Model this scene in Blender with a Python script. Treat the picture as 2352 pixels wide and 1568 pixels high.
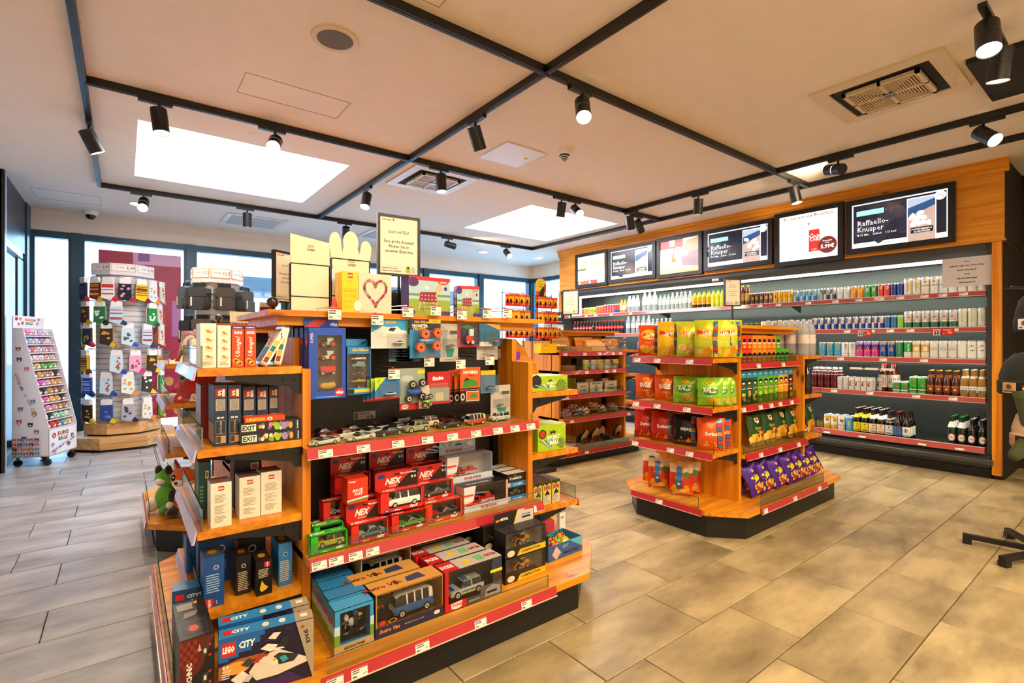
import bpy, math, random
from mathutils import Vector, Matrix
PI = math.pi
R = random.Random(7)
for o in list(bpy.data.objects): bpy.data.objects.remove(o)
scene = bpy.context.scene
COL = scene.collection
# ------------------------------------------------------------ camera, world, exposure
F, YAW, CX, HY, EYE = 1158.0, math.radians(37.6), 1176.0, 787.0, 1.18
cam = bpy.data.objects.new('camera', bpy.data.cameras.new('camera'))
COL.objects.link(cam)
cam.location = (0, 0, EYE); cam.rotation_euler = (PI/2, 0, -YAW)
cam.data.sensor_width = 36; cam.data.lens = F/2352*36; cam.data.shift_y = (HY-784)/2352
cam.data.clip_start = .05
scene.camera = cam
vs = scene.view_settings
vs.view_transform = 'Standard'; vs.look = 'None'; vs.gamma = 1; vs.use_curve_mapping = False
vs.exposure = 0.56
scene.cycles.use_denoising = True
scene.cycles.use_adaptive_sampling = True; scene.cycles.adaptive_threshold = .1; scene.cycles.adaptive_min_samples = 12
scene.cycles.max_bounces = 6; scene.cycles.diffuse_bounces = 3; scene.cycles.glossy_bounces = 2
scene.cycles.transmission_bounces = 3; scene.cycles.transparent_max_bounces = 10
scene.cycles.sample_clamp_indirect = 4; scene.cycles.caustics_reflective = False; scene.cycles.caustics_refractive = False
world = bpy.data.worlds.new('sky'); scene.world = world; world.use_nodes = True
bg = world.node_tree.nodes['Background']; bg.inputs[0].default_value = (.5, .73, 1, 1); bg.inputs[1].default_value = 6.5
SPOT_W, DOWN_W, SKY_W = 37, 9, 42
def area(name, loc, size, watts, color, rot=(0, 0, 0), sy=None, spread=PI):
    d = bpy.data.lights.new(name, 'AREA'); d.energy = watts; d.color = color; d.size = size; d.spread = spread
    if sy: d.shape = 'RECTANGLE'; d.size_y = sy
    o = bpy.data.objects.new(name, d); o.location = loc; o.rotation_euler = rot; COL.objects.link(o); return o
# daylight through the two opal rooflights and the shop front; unseen fill lights added behind the camera
CEIL = 2.75
for sx, sy in ((.83, 5.17), (4.42, 5.14)): area('rooflight_daylight', (sx, sy, CEIL-.02), 1.45, SKY_W, (.93, .95, 1))
area('counter_lamps', (1.2, -.8, CEIL-.06), 3.2, 114, (1, .79, .51), (0, 0, 0), 1.6)
area('counter_lamps', (4.4, -1.3, CEIL-.06), 2.6, 40, (1, .78, .49), (0, 0, 0), 1.6)
# ------------------------------------------------------------ pixel column -> place on a known vertical plane
def _dir(px):
    o = (px-CX)/F
    return math.sin(YAW)+o*math.cos(YAW), math.cos(YAW)-o*math.sin(YAW)
def xa(px, Y): a, b = _dir(px); return a*Y/b          # X where the column meets the plane y = Y
def ya(px, X): a, b = _dir(px); return b*X/a
def za(py, X, Y): return EYE-(py-HY)*(X*math.sin(YAW)+Y*math.cos(YAW))/F
# ------------------------------------------------------------ materials
def lin(c):
    if isinstance(c, tuple): return c if len(c) == 4 else (*c, 1)
    c = c.lstrip('#'); v = [int(c[i:i+2], 16)/255 for i in (0, 2, 4)]
    return tuple(x/12.92 if x <= .04045 else ((x+.055)/1.055)**2.4 for x in v)+(1,)
MATS = {}
def nmat(name):
    m = bpy.data.materials.new(name); m.use_nodes = True; MATS[name] = m
    nt = m.node_tree; return m, nt, nt.nodes['Principled BSDF']
def N(nt, t, **k):
    n = nt.nodes.new(t)
    for a, b in k.items():
        if a in n.inputs.keys() if hasattr(n.inputs, 'keys') else False: n.inputs[a].default_value = b
        else: setattr(n, a, b)
    return n
def colored(name, rough=.5, metal=0, bump=0, bscale=60, sheen=0, coat=0, emis=0, var=.06, spec=.5):
    """colour comes from the mesh's own colour attribute (printed colour), mottled a little by noise"""
    m, nt, b = nmat(name)
    at = N(nt, 'ShaderNodeAttribute', attribute_name='Col')
    tc = N(nt, 'ShaderNodeTexCoord')
    no = N(nt, 'ShaderNodeTexNoise'); no.inputs['Scale'].default_value = bscale
    nt.links.new(tc.outputs['Object'], no.inputs['Vector'])
    mr = N(nt, 'ShaderNodeMapRange'); mr.inputs['To Min'].default_value = 1-var; mr.inputs['To Max'].default_value = 1+var
    nt.links.new(no.outputs['Fac'], mr.inputs['Value'])
    vm = N(nt, 'ShaderNodeVectorMath', operation='SCALE')
    nt.links.new(at.outputs['Color'], vm.inputs[0]); nt.links.new(mr.outputs[0], vm.inputs['Scale'])
    nt.links.new(vm.outputs[0], b.inputs['Base Color'])
    b.inputs['Roughness'].default_value = rough; b.inputs['Metallic'].default_value = metal
    b.inputs['Specular IOR Level'].default_value = spec
    if sheen: b.inputs['Sheen Weight'].default_value = sheen
    if coat: b.inputs['Coat Weight'].default_value = coat
    if emis:
        nt.links.new(at.outputs['Color'], b.inputs['Emission Color']); b.inputs['Emission Strength'].default_value = emis
    if bump:
        bp = N(nt, 'ShaderNodeBump'); bp.inputs['Strength'].default_value = bump; bp.inputs['Distance'].default_value = .004
        nt.links.new(no.outputs['Fac'], bp.inputs['Height']); nt.links.new(bp.outputs[0], b.inputs['Normal'])
    return m
colored('card', .42); colored('gloss', .18, coat=.3); colored('foil', .27, metal=.25, bump=.35, bscale=28)
colored('metal', .25, metal=.75); colored('cloth', .95, bump=.6, bscale=220, sheen=.06); colored('plush', 1, bump=1, bscale=160, sheen=.6)
colored('matte', .7, bump=.05, bscale=90); colored('screen', .2, emis=.8); colored('lit', .5, emis=14, var=0); colored('paint', .35, var=.03)
colored('opal', .5, emis=3.2, var=0)
def pane(name, tint, mixv, rough=.03, top=.6):
    m, nt, b = nmat(name); out = nt.nodes['Material Output']
    tr = N(nt, 'ShaderNodeBsdfTransparent'); tr.inputs[0].default_value = tint
    gl = N(nt, 'ShaderNodeBsdfGlossy'); gl.inputs['Roughness'].default_value = rough
    lw = N(nt, 'ShaderNodeLayerWeight'); lw.inputs[0].default_value = .25
    mr = N(nt, 'ShaderNodeMapRange'); mr.inputs['To Min'].default_value = mixv; mr.inputs['To Max'].default_value = top
    mx = N(nt, 'ShaderNodeMixShader')
    nt.links.new(lw.outputs['Fresnel'], mr.inputs[0]); nt.links.new(mr.outputs[0], mx.inputs[0])
    nt.links.new(tr.outputs[0], mx.inputs[1]); nt.links.new(gl.outputs[0], mx.inputs[2]); nt.links.new(mx.outputs[0], out.inputs[0])
pane('glass', (.93, .98, .97, 1), .03); pane('film', (.95, .95, .95, 1), .03, .06, .3); pane('glass_edge', (.15, .75, .55, 1), .3)
pane('window_glass', (.85, .95, 1, 1), .04)
m, nt, b = nmat('pet'); out = nt.nodes['Material Output']
at = N(nt, 'ShaderNodeAttribute', attribute_name='Col'); tr = N(nt, 'ShaderNodeBsdfTransparent'); mx = N(nt, 'ShaderNodeMixShader'); mx.inputs[0].default_value = .42
nt.links.new(at.outputs['Color'], b.inputs['Base Color']); nt.links.new(at.outputs['Color'], tr.inputs[0]); b.inputs['Roughness'].default_value = .08
nt.links.new(tr.outputs[0], mx.inputs[1]); nt.links.new(b.outputs[0], mx.inputs[2]); nt.links.new(mx.outputs[0], out.inputs[0])
def wood(name, axis, c0, c1, knots=True, rough=.38):
    m, nt, b = nmat(name)
    tc = N(nt, 'ShaderNodeTexCoord'); mp = N(nt, 'ShaderNodeMapping')
    s = [26, 26, 26]; s[axis] = 1.3; mp.inputs['Scale'].default_value = s
    nt.links.new(tc.outputs['Object'], mp.inputs[0])
    no = N(nt, 'ShaderNodeTexNoise'); no.inputs['Scale'].default_value = 1; no.inputs['Detail'].default_value = 5; no.inputs['Distortion'].default_value = .4
    nt.links.new(mp.outputs[0], no.inputs['Vector'])
    cr = N(nt, 'ShaderNodeValToRGB'); e = cr.color_ramp.elements
    e[0].position = .34; e[0].color = lin(c1); e[1].position = .62; e[1].color = lin(c0)
    nt.links.new(no.outputs['Fac'], cr.inputs[0]); last = cr.outputs[0]
    if knots:
        mk = N(nt, 'ShaderNodeMapping'); k = [7, 7, 7]; k[axis] = 2.6; mk.inputs['Scale'].default_value = k
        nt.links.new(tc.outputs['Object'], mk.inputs[0])
        vo = N(nt, 'ShaderNodeTexVoronoi'); vo.inputs['Scale'].default_value = 1; nt.links.new(mk.outputs[0], vo.inputs['Vector'])
        kr = N(nt, 'ShaderNodeMapRange'); kr.inputs['From Min'].default_value = .05; kr.inputs['From Max'].default_value = .13
        nt.links.new(vo.outputs['Distance'], kr.inputs[0])
        mix = N(nt, 'ShaderNodeMix', data_type='RGBA'); mix.inputs[6].default_value = lin('#6b3410')
        nt.links.new(kr.outputs[0], mix.inputs[0]); nt.links.new(last, mix.inputs[7]); last = mix.outputs[2]
    nt.links.new(last, b.inputs['Base Color']); b.inputs['Roughness'].default_value = rough
    bp = N(nt, 'ShaderNodeBump'); bp.inputs['Strength'].default_value = .12; bp.inputs['Distance'].default_value = .003
    nt.links.new(no.outputs['Fac'], bp.inputs['Height']); nt.links.new(bp.outputs[0], b.inputs['Normal'])
for i, a in enumerate('xyz'): wood('pine_'+a, i, '#e89a1e', '#c26c0e')
wood('fascia', 1, '#e89c26', '#c97814'); wood('darkwood', 2, '#2c1e15', '#1c120c', False, .85); wood('butcher', 0, '#dcae72', '#b98850', False)
wood('board', 0, '#b98446', '#7d4f22', True, .6)
def peg():
    m, nt, b = nmat('pegboard')
    tc = N(nt, 'ShaderNodeTexCoord'); mp = N(nt, 'ShaderNodeMapping'); mp.inputs['Scale'].default_value = (40, 40, 40)
    nt.links.new(tc.outputs['Object'], mp.inputs[0])
    fr = N(nt, 'ShaderNodeVectorMath', operation='FRACTION'); nt.links.new(mp.outputs[0], fr.inputs[0])
    sb = N(nt, 'ShaderNodeVectorMath', operation='SUBTRACT'); sb.inputs[1].default_value = (.5, .5, .5); nt.links.new(fr.outputs[0], sb.inputs[0])
    sep = N(nt, 'ShaderNodeSeparateXYZ'); nt.links.new(sb.outputs[0], sep.inputs[0])
    cb = N(nt, 'ShaderNodeCombineXYZ'); nt.links.new(sep.outputs[0], cb.inputs[0]); nt.links.new(sep.outputs[2], cb.inputs[1])
    ln = N(nt, 'ShaderNodeVectorMath', operation='LENGTH'); nt.links.new(cb.outputs[0], ln.inputs[0])
    lt = N(nt, 'ShaderNodeMath', operation='LESS_THAN'); lt.inputs[1].default_value = .13; nt.links.new(ln.outputs['Value'], lt.inputs[0])
    mix = N(nt, 'ShaderNodeMix', data_type='RGBA'); mix.inputs[6].default_value = lin('#2b2c30'); mix.inputs[7].default_value = lin('#060607')
    nt.links.new(lt.outputs[0], mix.inputs[0]); nt.links.new(mix.outputs[2], b.inputs['Base Color']); b.inputs['Roughness'].default_value = .45
peg()
def tilemat(name, ca, cb_):
    m, nt, b = nmat(name)
    g = N(nt, 'ShaderNodeNewGeometry'); oi = N(nt, 'ShaderNodeObjectInfo')
    of = N(nt, 'ShaderNodeVectorMath', operation='SCALE'); cb = N(nt, 'ShaderNodeCombineXYZ')
    for i in range(3): nt.links.new(oi.outputs['Random'], cb.inputs[i])
    nt.links.new(cb.outputs[0], of.inputs[0]); of.inputs['Scale'].default_value = 30
    ad = N(nt, 'ShaderNodeVectorMath', operation='ADD'); nt.links.new(g.outputs['Position'], ad.inputs[0]); nt.links.new(of.outputs[0], ad.inputs[1])
    mp = N(nt, 'ShaderNodeMapping'); mp.inputs['Scale'].default_value = (2.2, 5.5, 3); nt.links.new(ad.outputs[0], mp.inputs[0])
    n1 = N(nt, 'ShaderNodeTexNoise'); n1.inputs['Scale'].default_value = 1; n1.inputs['Detail'].default_value = 6; n1.inputs['Roughness'].default_value = .62
    nt.links.new(mp.outputs[0], n1.inputs['Vector'])
    cr = N(nt, 'ShaderNodeValToRGB'); e = cr.color_ramp.elements; e[0].position = .3; e[0].color = lin(ca); e[1].position = .66; e[1].color = lin(cb_)
    nt.links.new(n1.outputs['Fac'], cr.inputs[0])
    hs = N(nt, 'ShaderNodeHueSaturation'); nt.links.new(cr.outputs[0], hs.inputs['Color'])
    mr = N(nt, 'ShaderNodeMapRange'); mr.inputs['To Min'].default_value = .84; mr.inputs['To Max'].default_value = 1.1
    nt.links.new(oi.outputs['Random'], mr.inputs[0]); nt.links.new(mr.outputs[0], hs.inputs['Value'])
    nt.links.new(hs.outputs[0], b.inputs['Base Color'])
    n2 = N(nt, 'ShaderNodeTexNoise'); n2.inputs['Scale'].default_value = 45; n2.inputs['Detail'].default_value = 4; nt.links.new(g.outputs['Position'], n2.inputs['Vector'])
    b.inputs['Roughness'].default_value = .42
    bp = N(nt, 'ShaderNodeBump'); bp.inputs['Strength'].default_value = .15; bp.inputs['Distance'].default_value = .003
    nt.links.new(n2.outputs['Fac'], bp.inputs['Height']); nt.links.new(bp.outputs[0], b.inputs['Normal'])
tilemat('floor_tile', '#7a6a4c', '#b9a67c'); tilemat('floor_tile_grey', '#746d6a', '#aaa5a4')  # warm tone holds near lamplight; grey is the left field plus its daylight
def plain(name, c, rough=.5, metal=0, nz=.04, sc=8):
    m, nt, b = nmat(name)
    no = N(nt, 'ShaderNodeTexNoise'); no.inputs['Scale'].default_value = sc
    tc = N(nt, 'ShaderNodeTexCoord'); nt.links.new(tc.outputs['Object'], no.inputs['Vector'])
    mr = N(nt, 'ShaderNodeMapRange'); mr.inputs['To Min'].default_value = 1-nz; mr.inputs['To Max'].default_value = 1+nz
    nt.links.new(no.outputs['Fac'], mr.inputs[0])
    vm = N(nt, 'ShaderNodeVectorMath', operation='SCALE'); vm.inputs[0].default_value = lin(c)[:3]; nt.links.new(mr.outputs[0], vm.inputs['Scale'])
    nt.links.new(vm.outputs[0], b.inputs['Base Color']); b.inputs['Roughness'].default_value = rough; b.inputs['Metallic'].default_value = metal
plain('plaster', '#efe6dc', .8); plain('anthracite', '#284c60', .35, .2); plain('black_steel', '#1a1a1c', .38, .2); plain('grout', '#4d4338', .9)  # the frames' anthracite is tinted blue to hold lens haze
plain('fridge_grey', '#46484a', .35, .3); plain('fridge_back', '#444c4b', .4, .35); plain('steel', '#c8c8c8', .25, .9); plain('track_black', '#111114', .4)
# ------------------------------------------------------------ mesh builder
_txt = {}
def text_mesh(t, bold=0, shear=0):
    k = (t, bold, shear)
    if k not in _txt:
        c = bpy.data.curves.new('t', 'FONT'); c.body = t; c.size = 1; c.offset = bold; c.shear = shear; c.resolution_u = 1; c.fill_mode = 'FRONT'
        o = bpy.data.objects.new('t', c); me = o.to_mesh()
        vs_ = [(v.co.x, v.co.y) for v in me.vertices]; fs = [tuple(p.vertices) for p in me.polygons]
        o.to_mesh_clear(); bpy.data.objects.remove(o); bpy.data.curves.remove(c)
        xs = [v[0] for v in vs_] or [0]; x0, x1 = min(xs), max(xs)
        _txt[k] = ([(x-x0, y) for x, y in vs_], fs, x1-x0)
    return _txt[k]
def flat(O, U, V, Nn):
    return lambda u, v, o: tuple(O[i]+U[i]*u+V[i]*v+Nn[i]*o for i in range(3))
class Surf:
    """prints flat shapes and lettering onto a surface given as fn(u, v, offset)"""
    def __init__(s, mb, fn, step=.00014): s.mb, s.fn, s.k, s.step = mb, fn, 0, step
    def poly(s, pts, c):
        s.k += 1; s.mb.face([s.fn(u, v, s.k*s.step) for u, v in pts], c); return s
    def rect(s, u0, v0, u1, v1, c, nu=1, nv=1):
        s.k += 1; o = s.k*s.step
        for i in range(nu):
            for j in range(nv):
                a, b_ = u0+(u1-u0)*i/nu, u0+(u1-u0)*(i+1)/nu; p, q = v0+(v1-v0)*j/nv, v0+(v1-v0)*(j+1)/nv
                s.mb.face([s.fn(a, p, o), s.fn(b_, p, o), s.fn(b_, q, o), s.fn(a, q, o)], c)
        return s
    def ell(s, cu, cv, ru, rv, c, n=14, rings=1, a0=0, a1=2*PI):
        s.k += 1; o = s.k*s.step
        P = lambda r, a: s.fn(cu+ru*r*math.cos(a), cv+rv*r*math.sin(a), o)
        for i in range(n):
            a, b_ = a0+(a1-a0)*i/n, a0+(a1-a0)*(i+1)/n
            for j in range(rings):
                r0, r1 = j/rings, (j+1)/rings
                s.mb.face([P(0, a), P(r1, a), P(r1, b_)] if j == 0 else [P(r0, a), P(r1, a), P(r1, b_), P(r0, b_)], c)
        return s
    def text(s, t, u, v, size, c, al='C', rot=0, bold=.012, shear=0, sx=1, maxw=None):
        vs_, fs, w = text_mesh(t, bold, shear); s.k += 1; o = s.k*s.step
        if maxw and w*size*sx > maxw: sx = maxw/(w*size)
        dx = {'C': -w/2, 'L': 0, 'R': -w}[al]; cr, sr = math.cos(rot), math.sin(rot)
        P = []
        for x, y in vs_:
            a, b_ = (x+dx)*size*sx, (y-.35)*size
            P.append(s.fn(u+a*cr-b_*sr, v+a*sr+b_*cr, o))
        s.mb.faces(P, fs, c); return s
    def lines(s, u0, v0, u1, v1, n, c, jit=.3):
        h = (v1-v0)/n
        for i in range(n):
            s.rect(u0, v0+h*(i+.3), u1-(u1-u0)*jit*R.random(), v0+h*(i+.75), c); s.k -= 1
        s.k += 1; return s
    def bars(s, u0, v0, u1, v1, c='#111111', n=12):
        w = (u1-u0)/n
        for i in range(n):
            s.rect(u0+w*i, v0, u0+w*(i+.35+.4*R.random()), v1, c); s.k -= 1
        s.k += 1; return s
class MB:
    def __init__(s, M=None): s.v, s.f, s.c, s.m, s.M, s.mi = [], [], [], [], M, 0
    def faces(s, pts, fs, c):
        b_ = len(s.v)
        if s.M is not None: pts = [tuple(s.M @ Vector(p)) for p in pts]
        s.v += [tuple(p) for p in pts]; c = lin(c)
        for f in fs: s.f.append(tuple(i+b_ for i in f)); s.c.append(c); s.m.append(s.mi)
    def face(s, pts, c): s.faces(pts, [tuple(range(len(pts)))], c)
    def box(s, x0, x1, y0, y1, z0, z1, c='#888888', cols=None):
        P = [(x0, y0, z0), (x1, y0, z0), (x1, y1, z0), (x0, y1, z0), (x0, y0, z1), (x1, y0, z1), (x1, y1, z1), (x0, y1, z1)]
        F6 = dict(b=(0, 3, 2, 1), t=(4, 5, 6, 7), f=(0, 1, 5, 4), r=(1, 2, 6, 5), k=(2, 3, 7, 6), l=(3, 0, 4, 7))
        for k, f in F6.items(): s.faces([P[i] for i in f], [(0, 1, 2, 3)], (cols or {}).get(k, c))
        return s
    def surf(s, x0, x1, y0, y1, z0, z1, side):
        d = dict(f=((x0, y0, z0), (1, 0, 0), (0, 0, 1), (0, -1, 0)), l=((x0, y1, z0), (0, -1, 0), (0, 0, 1), (-1, 0, 0)),
                 r=((x1, y0, z0), (0, 1, 0), (0, 0, 1), (1, 0, 0)), t=((x0, y0, z1), (1, 0, 0), (0, 1, 0), (0, 0, 1)))[side]
        return Surf(s, flat(*d))
    def prism(s, pts, a0, a1, axis='y', c='#888888'):
        """2-D outline extruded along an axis; pts are (x,z) for y, (y,z) for x, (x,y) for z"""
        def P(p, a): return {'y': (p[0], a, p[1]), 'x': (a, p[0], p[1]), 'z': (p[0], p[1], a)}[axis]
        n = len(pts); V_ = [P(p, a0) for p in pts]+[P(p, a1) for p in pts]
        s.faces(V_, [tuple(range(n)), tuple(range(2*n-1, n-1, -1))]+[(i, i+n, (i+1) % n+n, (i+1) % n) for i in range(n)], c); return s
    def lathe(s, prof, n=16, cf='#888888', cx=0, cy=0, cz=0, caps=True):
        """prof: list of (r, z); cf: colour or function(angle 0..1, z)"""
        for j in range(len(prof)-1):
            (r0, z0), (r1, z1) = prof[j], prof[j+1]
            for i in range(n):
                a, b_ = 2*PI*i/n, 2*PI*(i+1)/n
                c = cf((i+.5)/n, (z0+z1)/2) if callable(cf) else cf
                q = [(cx+r0*math.cos(a), cy+r0*math.sin(a), cz+z0), (cx+r0*math.cos(b_), cy+r0*math.sin(b_), cz+z0),
                     (cx+r1*math.cos(b_), cy+r1*math.sin(b_), cz+z1), (cx+r1*math.cos(a), cy+r1*math.sin(a), cz+z1)]
                if r0 < 1e-6: q = [q[0], q[2], q[3]]
                elif r1 < 1e-6: q = q[:3]
                s.face(q, c)
        return s
    def cyl(s, p, q, r, n=10, c='#888888', r2=None, cap=True):
        p, q = Vector(p), Vector(q); d = (q-p).normalized(); u = d.orthogonal().normalized(); w = d.cross(u); r2 = r if r2 is None else r2
        A = [p+(u*math.cos(2*PI*i/n)+w*math.sin(2*PI*i/n))*r for i in range(n)]
        B = [q+(u*math.cos(2*PI*i/n)+w*math.sin(2*PI*i/n))*r2 for i in range(n)]
        fs = [(i, (i+1) % n, (i+1) % n+n, i+n) for i in range(n)]
        if cap: fs += [tuple(range(n-1, -1, -1)), tuple(range(n, 2*n))]
        s.faces([tuple(x) for x in A+B], fs, c); return s
    def tube(s, pts, r, n=6, c='#888888'):
        for i in range(len(pts)-1): s.cyl(pts[i], pts[i+1], r, n, c)
        return s
    def ball(s, cx, cy, cz, rx, ry=None, rz=None, n=12, m_=8, c='#888888', cf=None):
        ry = ry or rx; rz = rz or rx; P = []; fs = []; 
        for j in range(m_+1):
            for i in range(n):
                t, a = PI*j/m_, 2*PI*i/n
                P.append((cx+rx*math.sin(t)*math.cos(a), cy+ry*math.sin(t)*math.sin(a), cz+rz*math.cos(t)))
        for j in range(m_):
            for i in range(n):
                q = (j*n+i, (j+1)*n+i, (j+1)*n+(i+1) % n, j*n+(i+1) % n)
                if j == 0: q = q[:3]
                elif j == m_-1: q = (q[0], q[1], q[3])
                if cf: s.faces([P[k] for k in q], [tuple(range(len(q)))], cf(j/m_, i/n))
                else: fs.append(q)
        if not cf: s.faces(P, fs, c)
        return s
    def mesh(s, name, mats, smooth=False):
        me = bpy.data.meshes.new(name); me.from_pydata(s.v, [], s.f)
        for m_ in ([mats] if isinstance(mats, str) else mats): me.materials.append(MATS[m_])
        ca = me.color_attributes.new('Col', 'FLOAT_COLOR', 'CORNER'); buf = []
        for f, c in zip(s.f, s.c): buf += list(c)*len(f)
        ca.data.foreach_set('color', buf)
        if any(s.m): me.polygons.foreach_set('material_index', s.m)
        if smooth:
            import bmesh
            bm = bmesh.new(); bm.from_mesh(me); bmesh.ops.remove_doubles(bm, verts=bm.verts, dist=1e-6); bm.to_mesh(me); bm.free()
            me.polygons.foreach_set('use_smooth', [True]*len(me.polygons))
            me.set_sharp_from_angle(angle=math.radians(38))
        return me
    def build(s, name, mats, parent=None, smooth=False, kind=None, label=None):
        return link(name, s.mesh(name, mats, smooth), parent, kind, label)
def link(name, me, parent=None, kind=None, label=None, loc=None):
    o = bpy.data.objects.new(name, me); COL.objects.link(o)
    if parent is not None: o.parent = parent
    if kind: o['kind'] = kind
    if label: o['label'] = label
    if loc is not None: o.location = loc
    return o
def thing(name, label, cat, loc=(0, 0, 0), rz=0, group=None):
    o = bpy.data.objects.new(name, None); COL.objects.link(o); o.location = loc; o.rotation_euler = (0, 0, rz); o.empty_display_size = .05
    o['label'] = label; o['category'] = cat
    if group: o['group'] = group
    return o
def dup(root, loc, rz=0, label=None, group=None, rot=None):
    r = root.copy(); COL.objects.link(r); r.location = loc; r.rotation_euler = rot or (0, 0, rz)
    if label: r['label'] = label
    if group: r['group'] = group
    for ch in root.children:
        c = ch.copy(); COL.objects.link(c); c.parent = r
        for g in ch.children:
            d = g.copy(); COL.objects.link(d); d.parent = c
    return r
class Kind:
    r = .03
    """first use places the prototype itself, later uses copy it with its parts"""
    def __init__(s, root): s.root, s.used = root, False
    def put(s, loc, rz=0, label=None, group=None, rot=None):
        if not s.used:
            s.used = True; r = s.root; r.location = loc; r.rotation_euler = rot or (0, 0, rz)
            if label: r['label'] = label
            if group: r['group'] = group
            return r
        return dup(s.root, loc, rz, label, group, rot)
ORD = ['first', 'second', 'third', 'fourth', 'fifth', 'sixth', 'seventh', 'eighth', 'ninth', 'tenth', 'eleventh', 'twelfth', 'thirteenth', 'fourteenth', 'fifteenth', 'sixteenth', 'seventeenth', 'eighteenth', 'nineteenth', 'twentieth']
def struct(name, mb, mats, parent=None, label=None):
    o = mb.build(name, mats, parent)
    if parent is None: o['kind'] = 'structure'
    if label: o['label'] = label
    return o
# ============================================================ the room
YB, XR, XL, YF = 8.05, 6.72, -1.7, -2.6
mb = MB(); mb.box(XL-.2, XR+.2, YF-.2, YB+.1, -.08, -.012, '#4d4338'); floor = struct('floor', mb, 'grout')
TX, TY, J = .603, .3022, .004
tm = MB()
x, y, b = TX/2-J/2, TY/2-J/2, .0022
P = [(-x, -y, -b), (x, -y, -b), (x, y, -b), (-x, y, -b), (-x+b, -y+b, 0), (x-b, -y+b, 0), (x-b, y-b, 0), (-x+b, y-b, 0), (-x, -y, -.012), (x, -y, -.012), (x, y, -.012), (-x, y, -.012)]
tm.faces(P, [(4, 5, 6, 7), (0, 1, 5, 4), (1, 2, 6, 5), (2, 3, 7, 6), (3, 0, 4, 7), (8, 9, 1, 0), (9, 10, 2, 1), (10, 11, 3, 2), (11, 8, 0, 3)], '#8a8272')
tile = tm.mesh('floor_tile', 'floor_tile'); tileg = tm.mesh('floor_tile', 'floor_tile_grey'); cells = []
for j in range(-13, 24):
    yc = 1.193+TY*(j+.5)
    if yc > YB or yc < YF: continue
    left = .27
    ph = [-.2635, -.46][(j+1) % 2]
    k = math.ceil((XL-ph)/TX)
    while ph+TX*(k+1) <= left+.3: cells.append((ph+TX*(k+.5), yc)); k += 1
    xe = ph+TX*k                                   # left field ends at the joint; the right field starts with its own phase
    ph2 = 1.541 if (j % 2) else 1.938
    k2 = math.ceil((xe-ph2)/TX); x0 = ph2+TX*k2
    if x0-xe > .03: cells.append(((xe+x0)/2, yc, x0-xe))
    while x0 < XR: cells.append((x0+TX/2, yc)); x0 += TX
def d2(c): return math.hypot(c[0]-1.5, c[1]-1.5) if c[1] > .2 else 99
cells.sort(key=d2); rest = MB()
for i, c in enumerate(cells):
    sx = (c[2]/TX) if len(c) > 2 else 1
    if i < 300:
        o = link('floor_tile', tileg if c[0] < .27 or c[1] > 4.5 else tile, floor, loc=(c[0], c[1], 0)); o.scale = (sx, 1, 1)  # grey for the left field and for the daylit far floor
    else:
        rest.box(c[0]-(TX*sx-J)/2, c[0]+(TX*sx-J)/2, c[1]-y, c[1]+y, -.012, 0)
rest.build('outer_tile', 'floor_tile', floor, kind='stuff')
mb = MB(); mb.box(.262, .268, YF, YB, -.002, .0012, '#3a3027'); mb.box(.276, .282, YF, YB, -.002, .0012, '#3a3027'); mb.build('movement_joint', 'matte', floor)
# ceiling with two rooflight openings
sky = [(.08, 1.585, 4.42, 5.92), (3.68, 5.17, 4.43, 5.85)]
mb = MB(); T = CEIL+.3
mb.box(XL, XR, YF, 4.42, CEIL, T); mb.box(XL, XR, 5.92, YB+.1, CEIL, T); mb.box(XL, .08, 4.42, 5.92, CEIL, T); mb.box(1.585, 3.68, 4.42, 5.92, CEIL, T); mb.box(5.17, XR, 4.42, 5.92, CEIL, T); mb.box(3.68, 5.17, 5.85, 5.92, CEIL, T)
ceiling = struct('ceiling', mb, 'plaster')
for i, (x0, x1, y0, y1) in enumerate(sky):
    mb = MB(); mb.box(x0+.004, x1-.004, y0+.004, y1-.004, CEIL+.01, CEIL+.05, '#ffffff'); o = mb.build('rooflight_panel', 'opal', ceiling, label=None)
def seam(x0, x1, y0, y1):
    mb = MB(); w = .003
    for a in ((x0, x1, y0, y0+w), (x0, x1, y1-w, y1), (x0, x0+w, y0, y1), (x1-w, x1, y0, y1)): mb.box(a[0], a[1], a[2], a[3], CEIL-.002, CEIL, '#a0907f')
    mb.build('panel_seam', 'matte', ceiling)
seam(.56, 1.18, 3.26, 3.55); seam(.6, 1.17, 1.6, 2.08); seam(-.75, -.2, 7.0, 7.45)
# walls
mb = MB(); mb.box(XL, XR+.1, YB, YB+.12, 2.5, T); wb = struct('wall_back', mb, 'plaster')
mb = MB(); mb.box(XR, XR+.12, YF, 6.45, 0, T); mb.box(XR, XR+.12, 6.45, YB+.12, 2.5, T); mb.box(XR, XR+.12, 6.45, YB+.12, 0, .4); struct('wall_right', mb, 'plaster')
mb = MB(); mb.box(XL-.12, XL, YF, 6.42, 0, T); struct('wall_left', mb, 'plaster')
mb = MB(); mb.box(XL-.12, XR+.12, YF-.12, YF, 0, T); struct('wall_front', mb, 'plaster')
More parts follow.
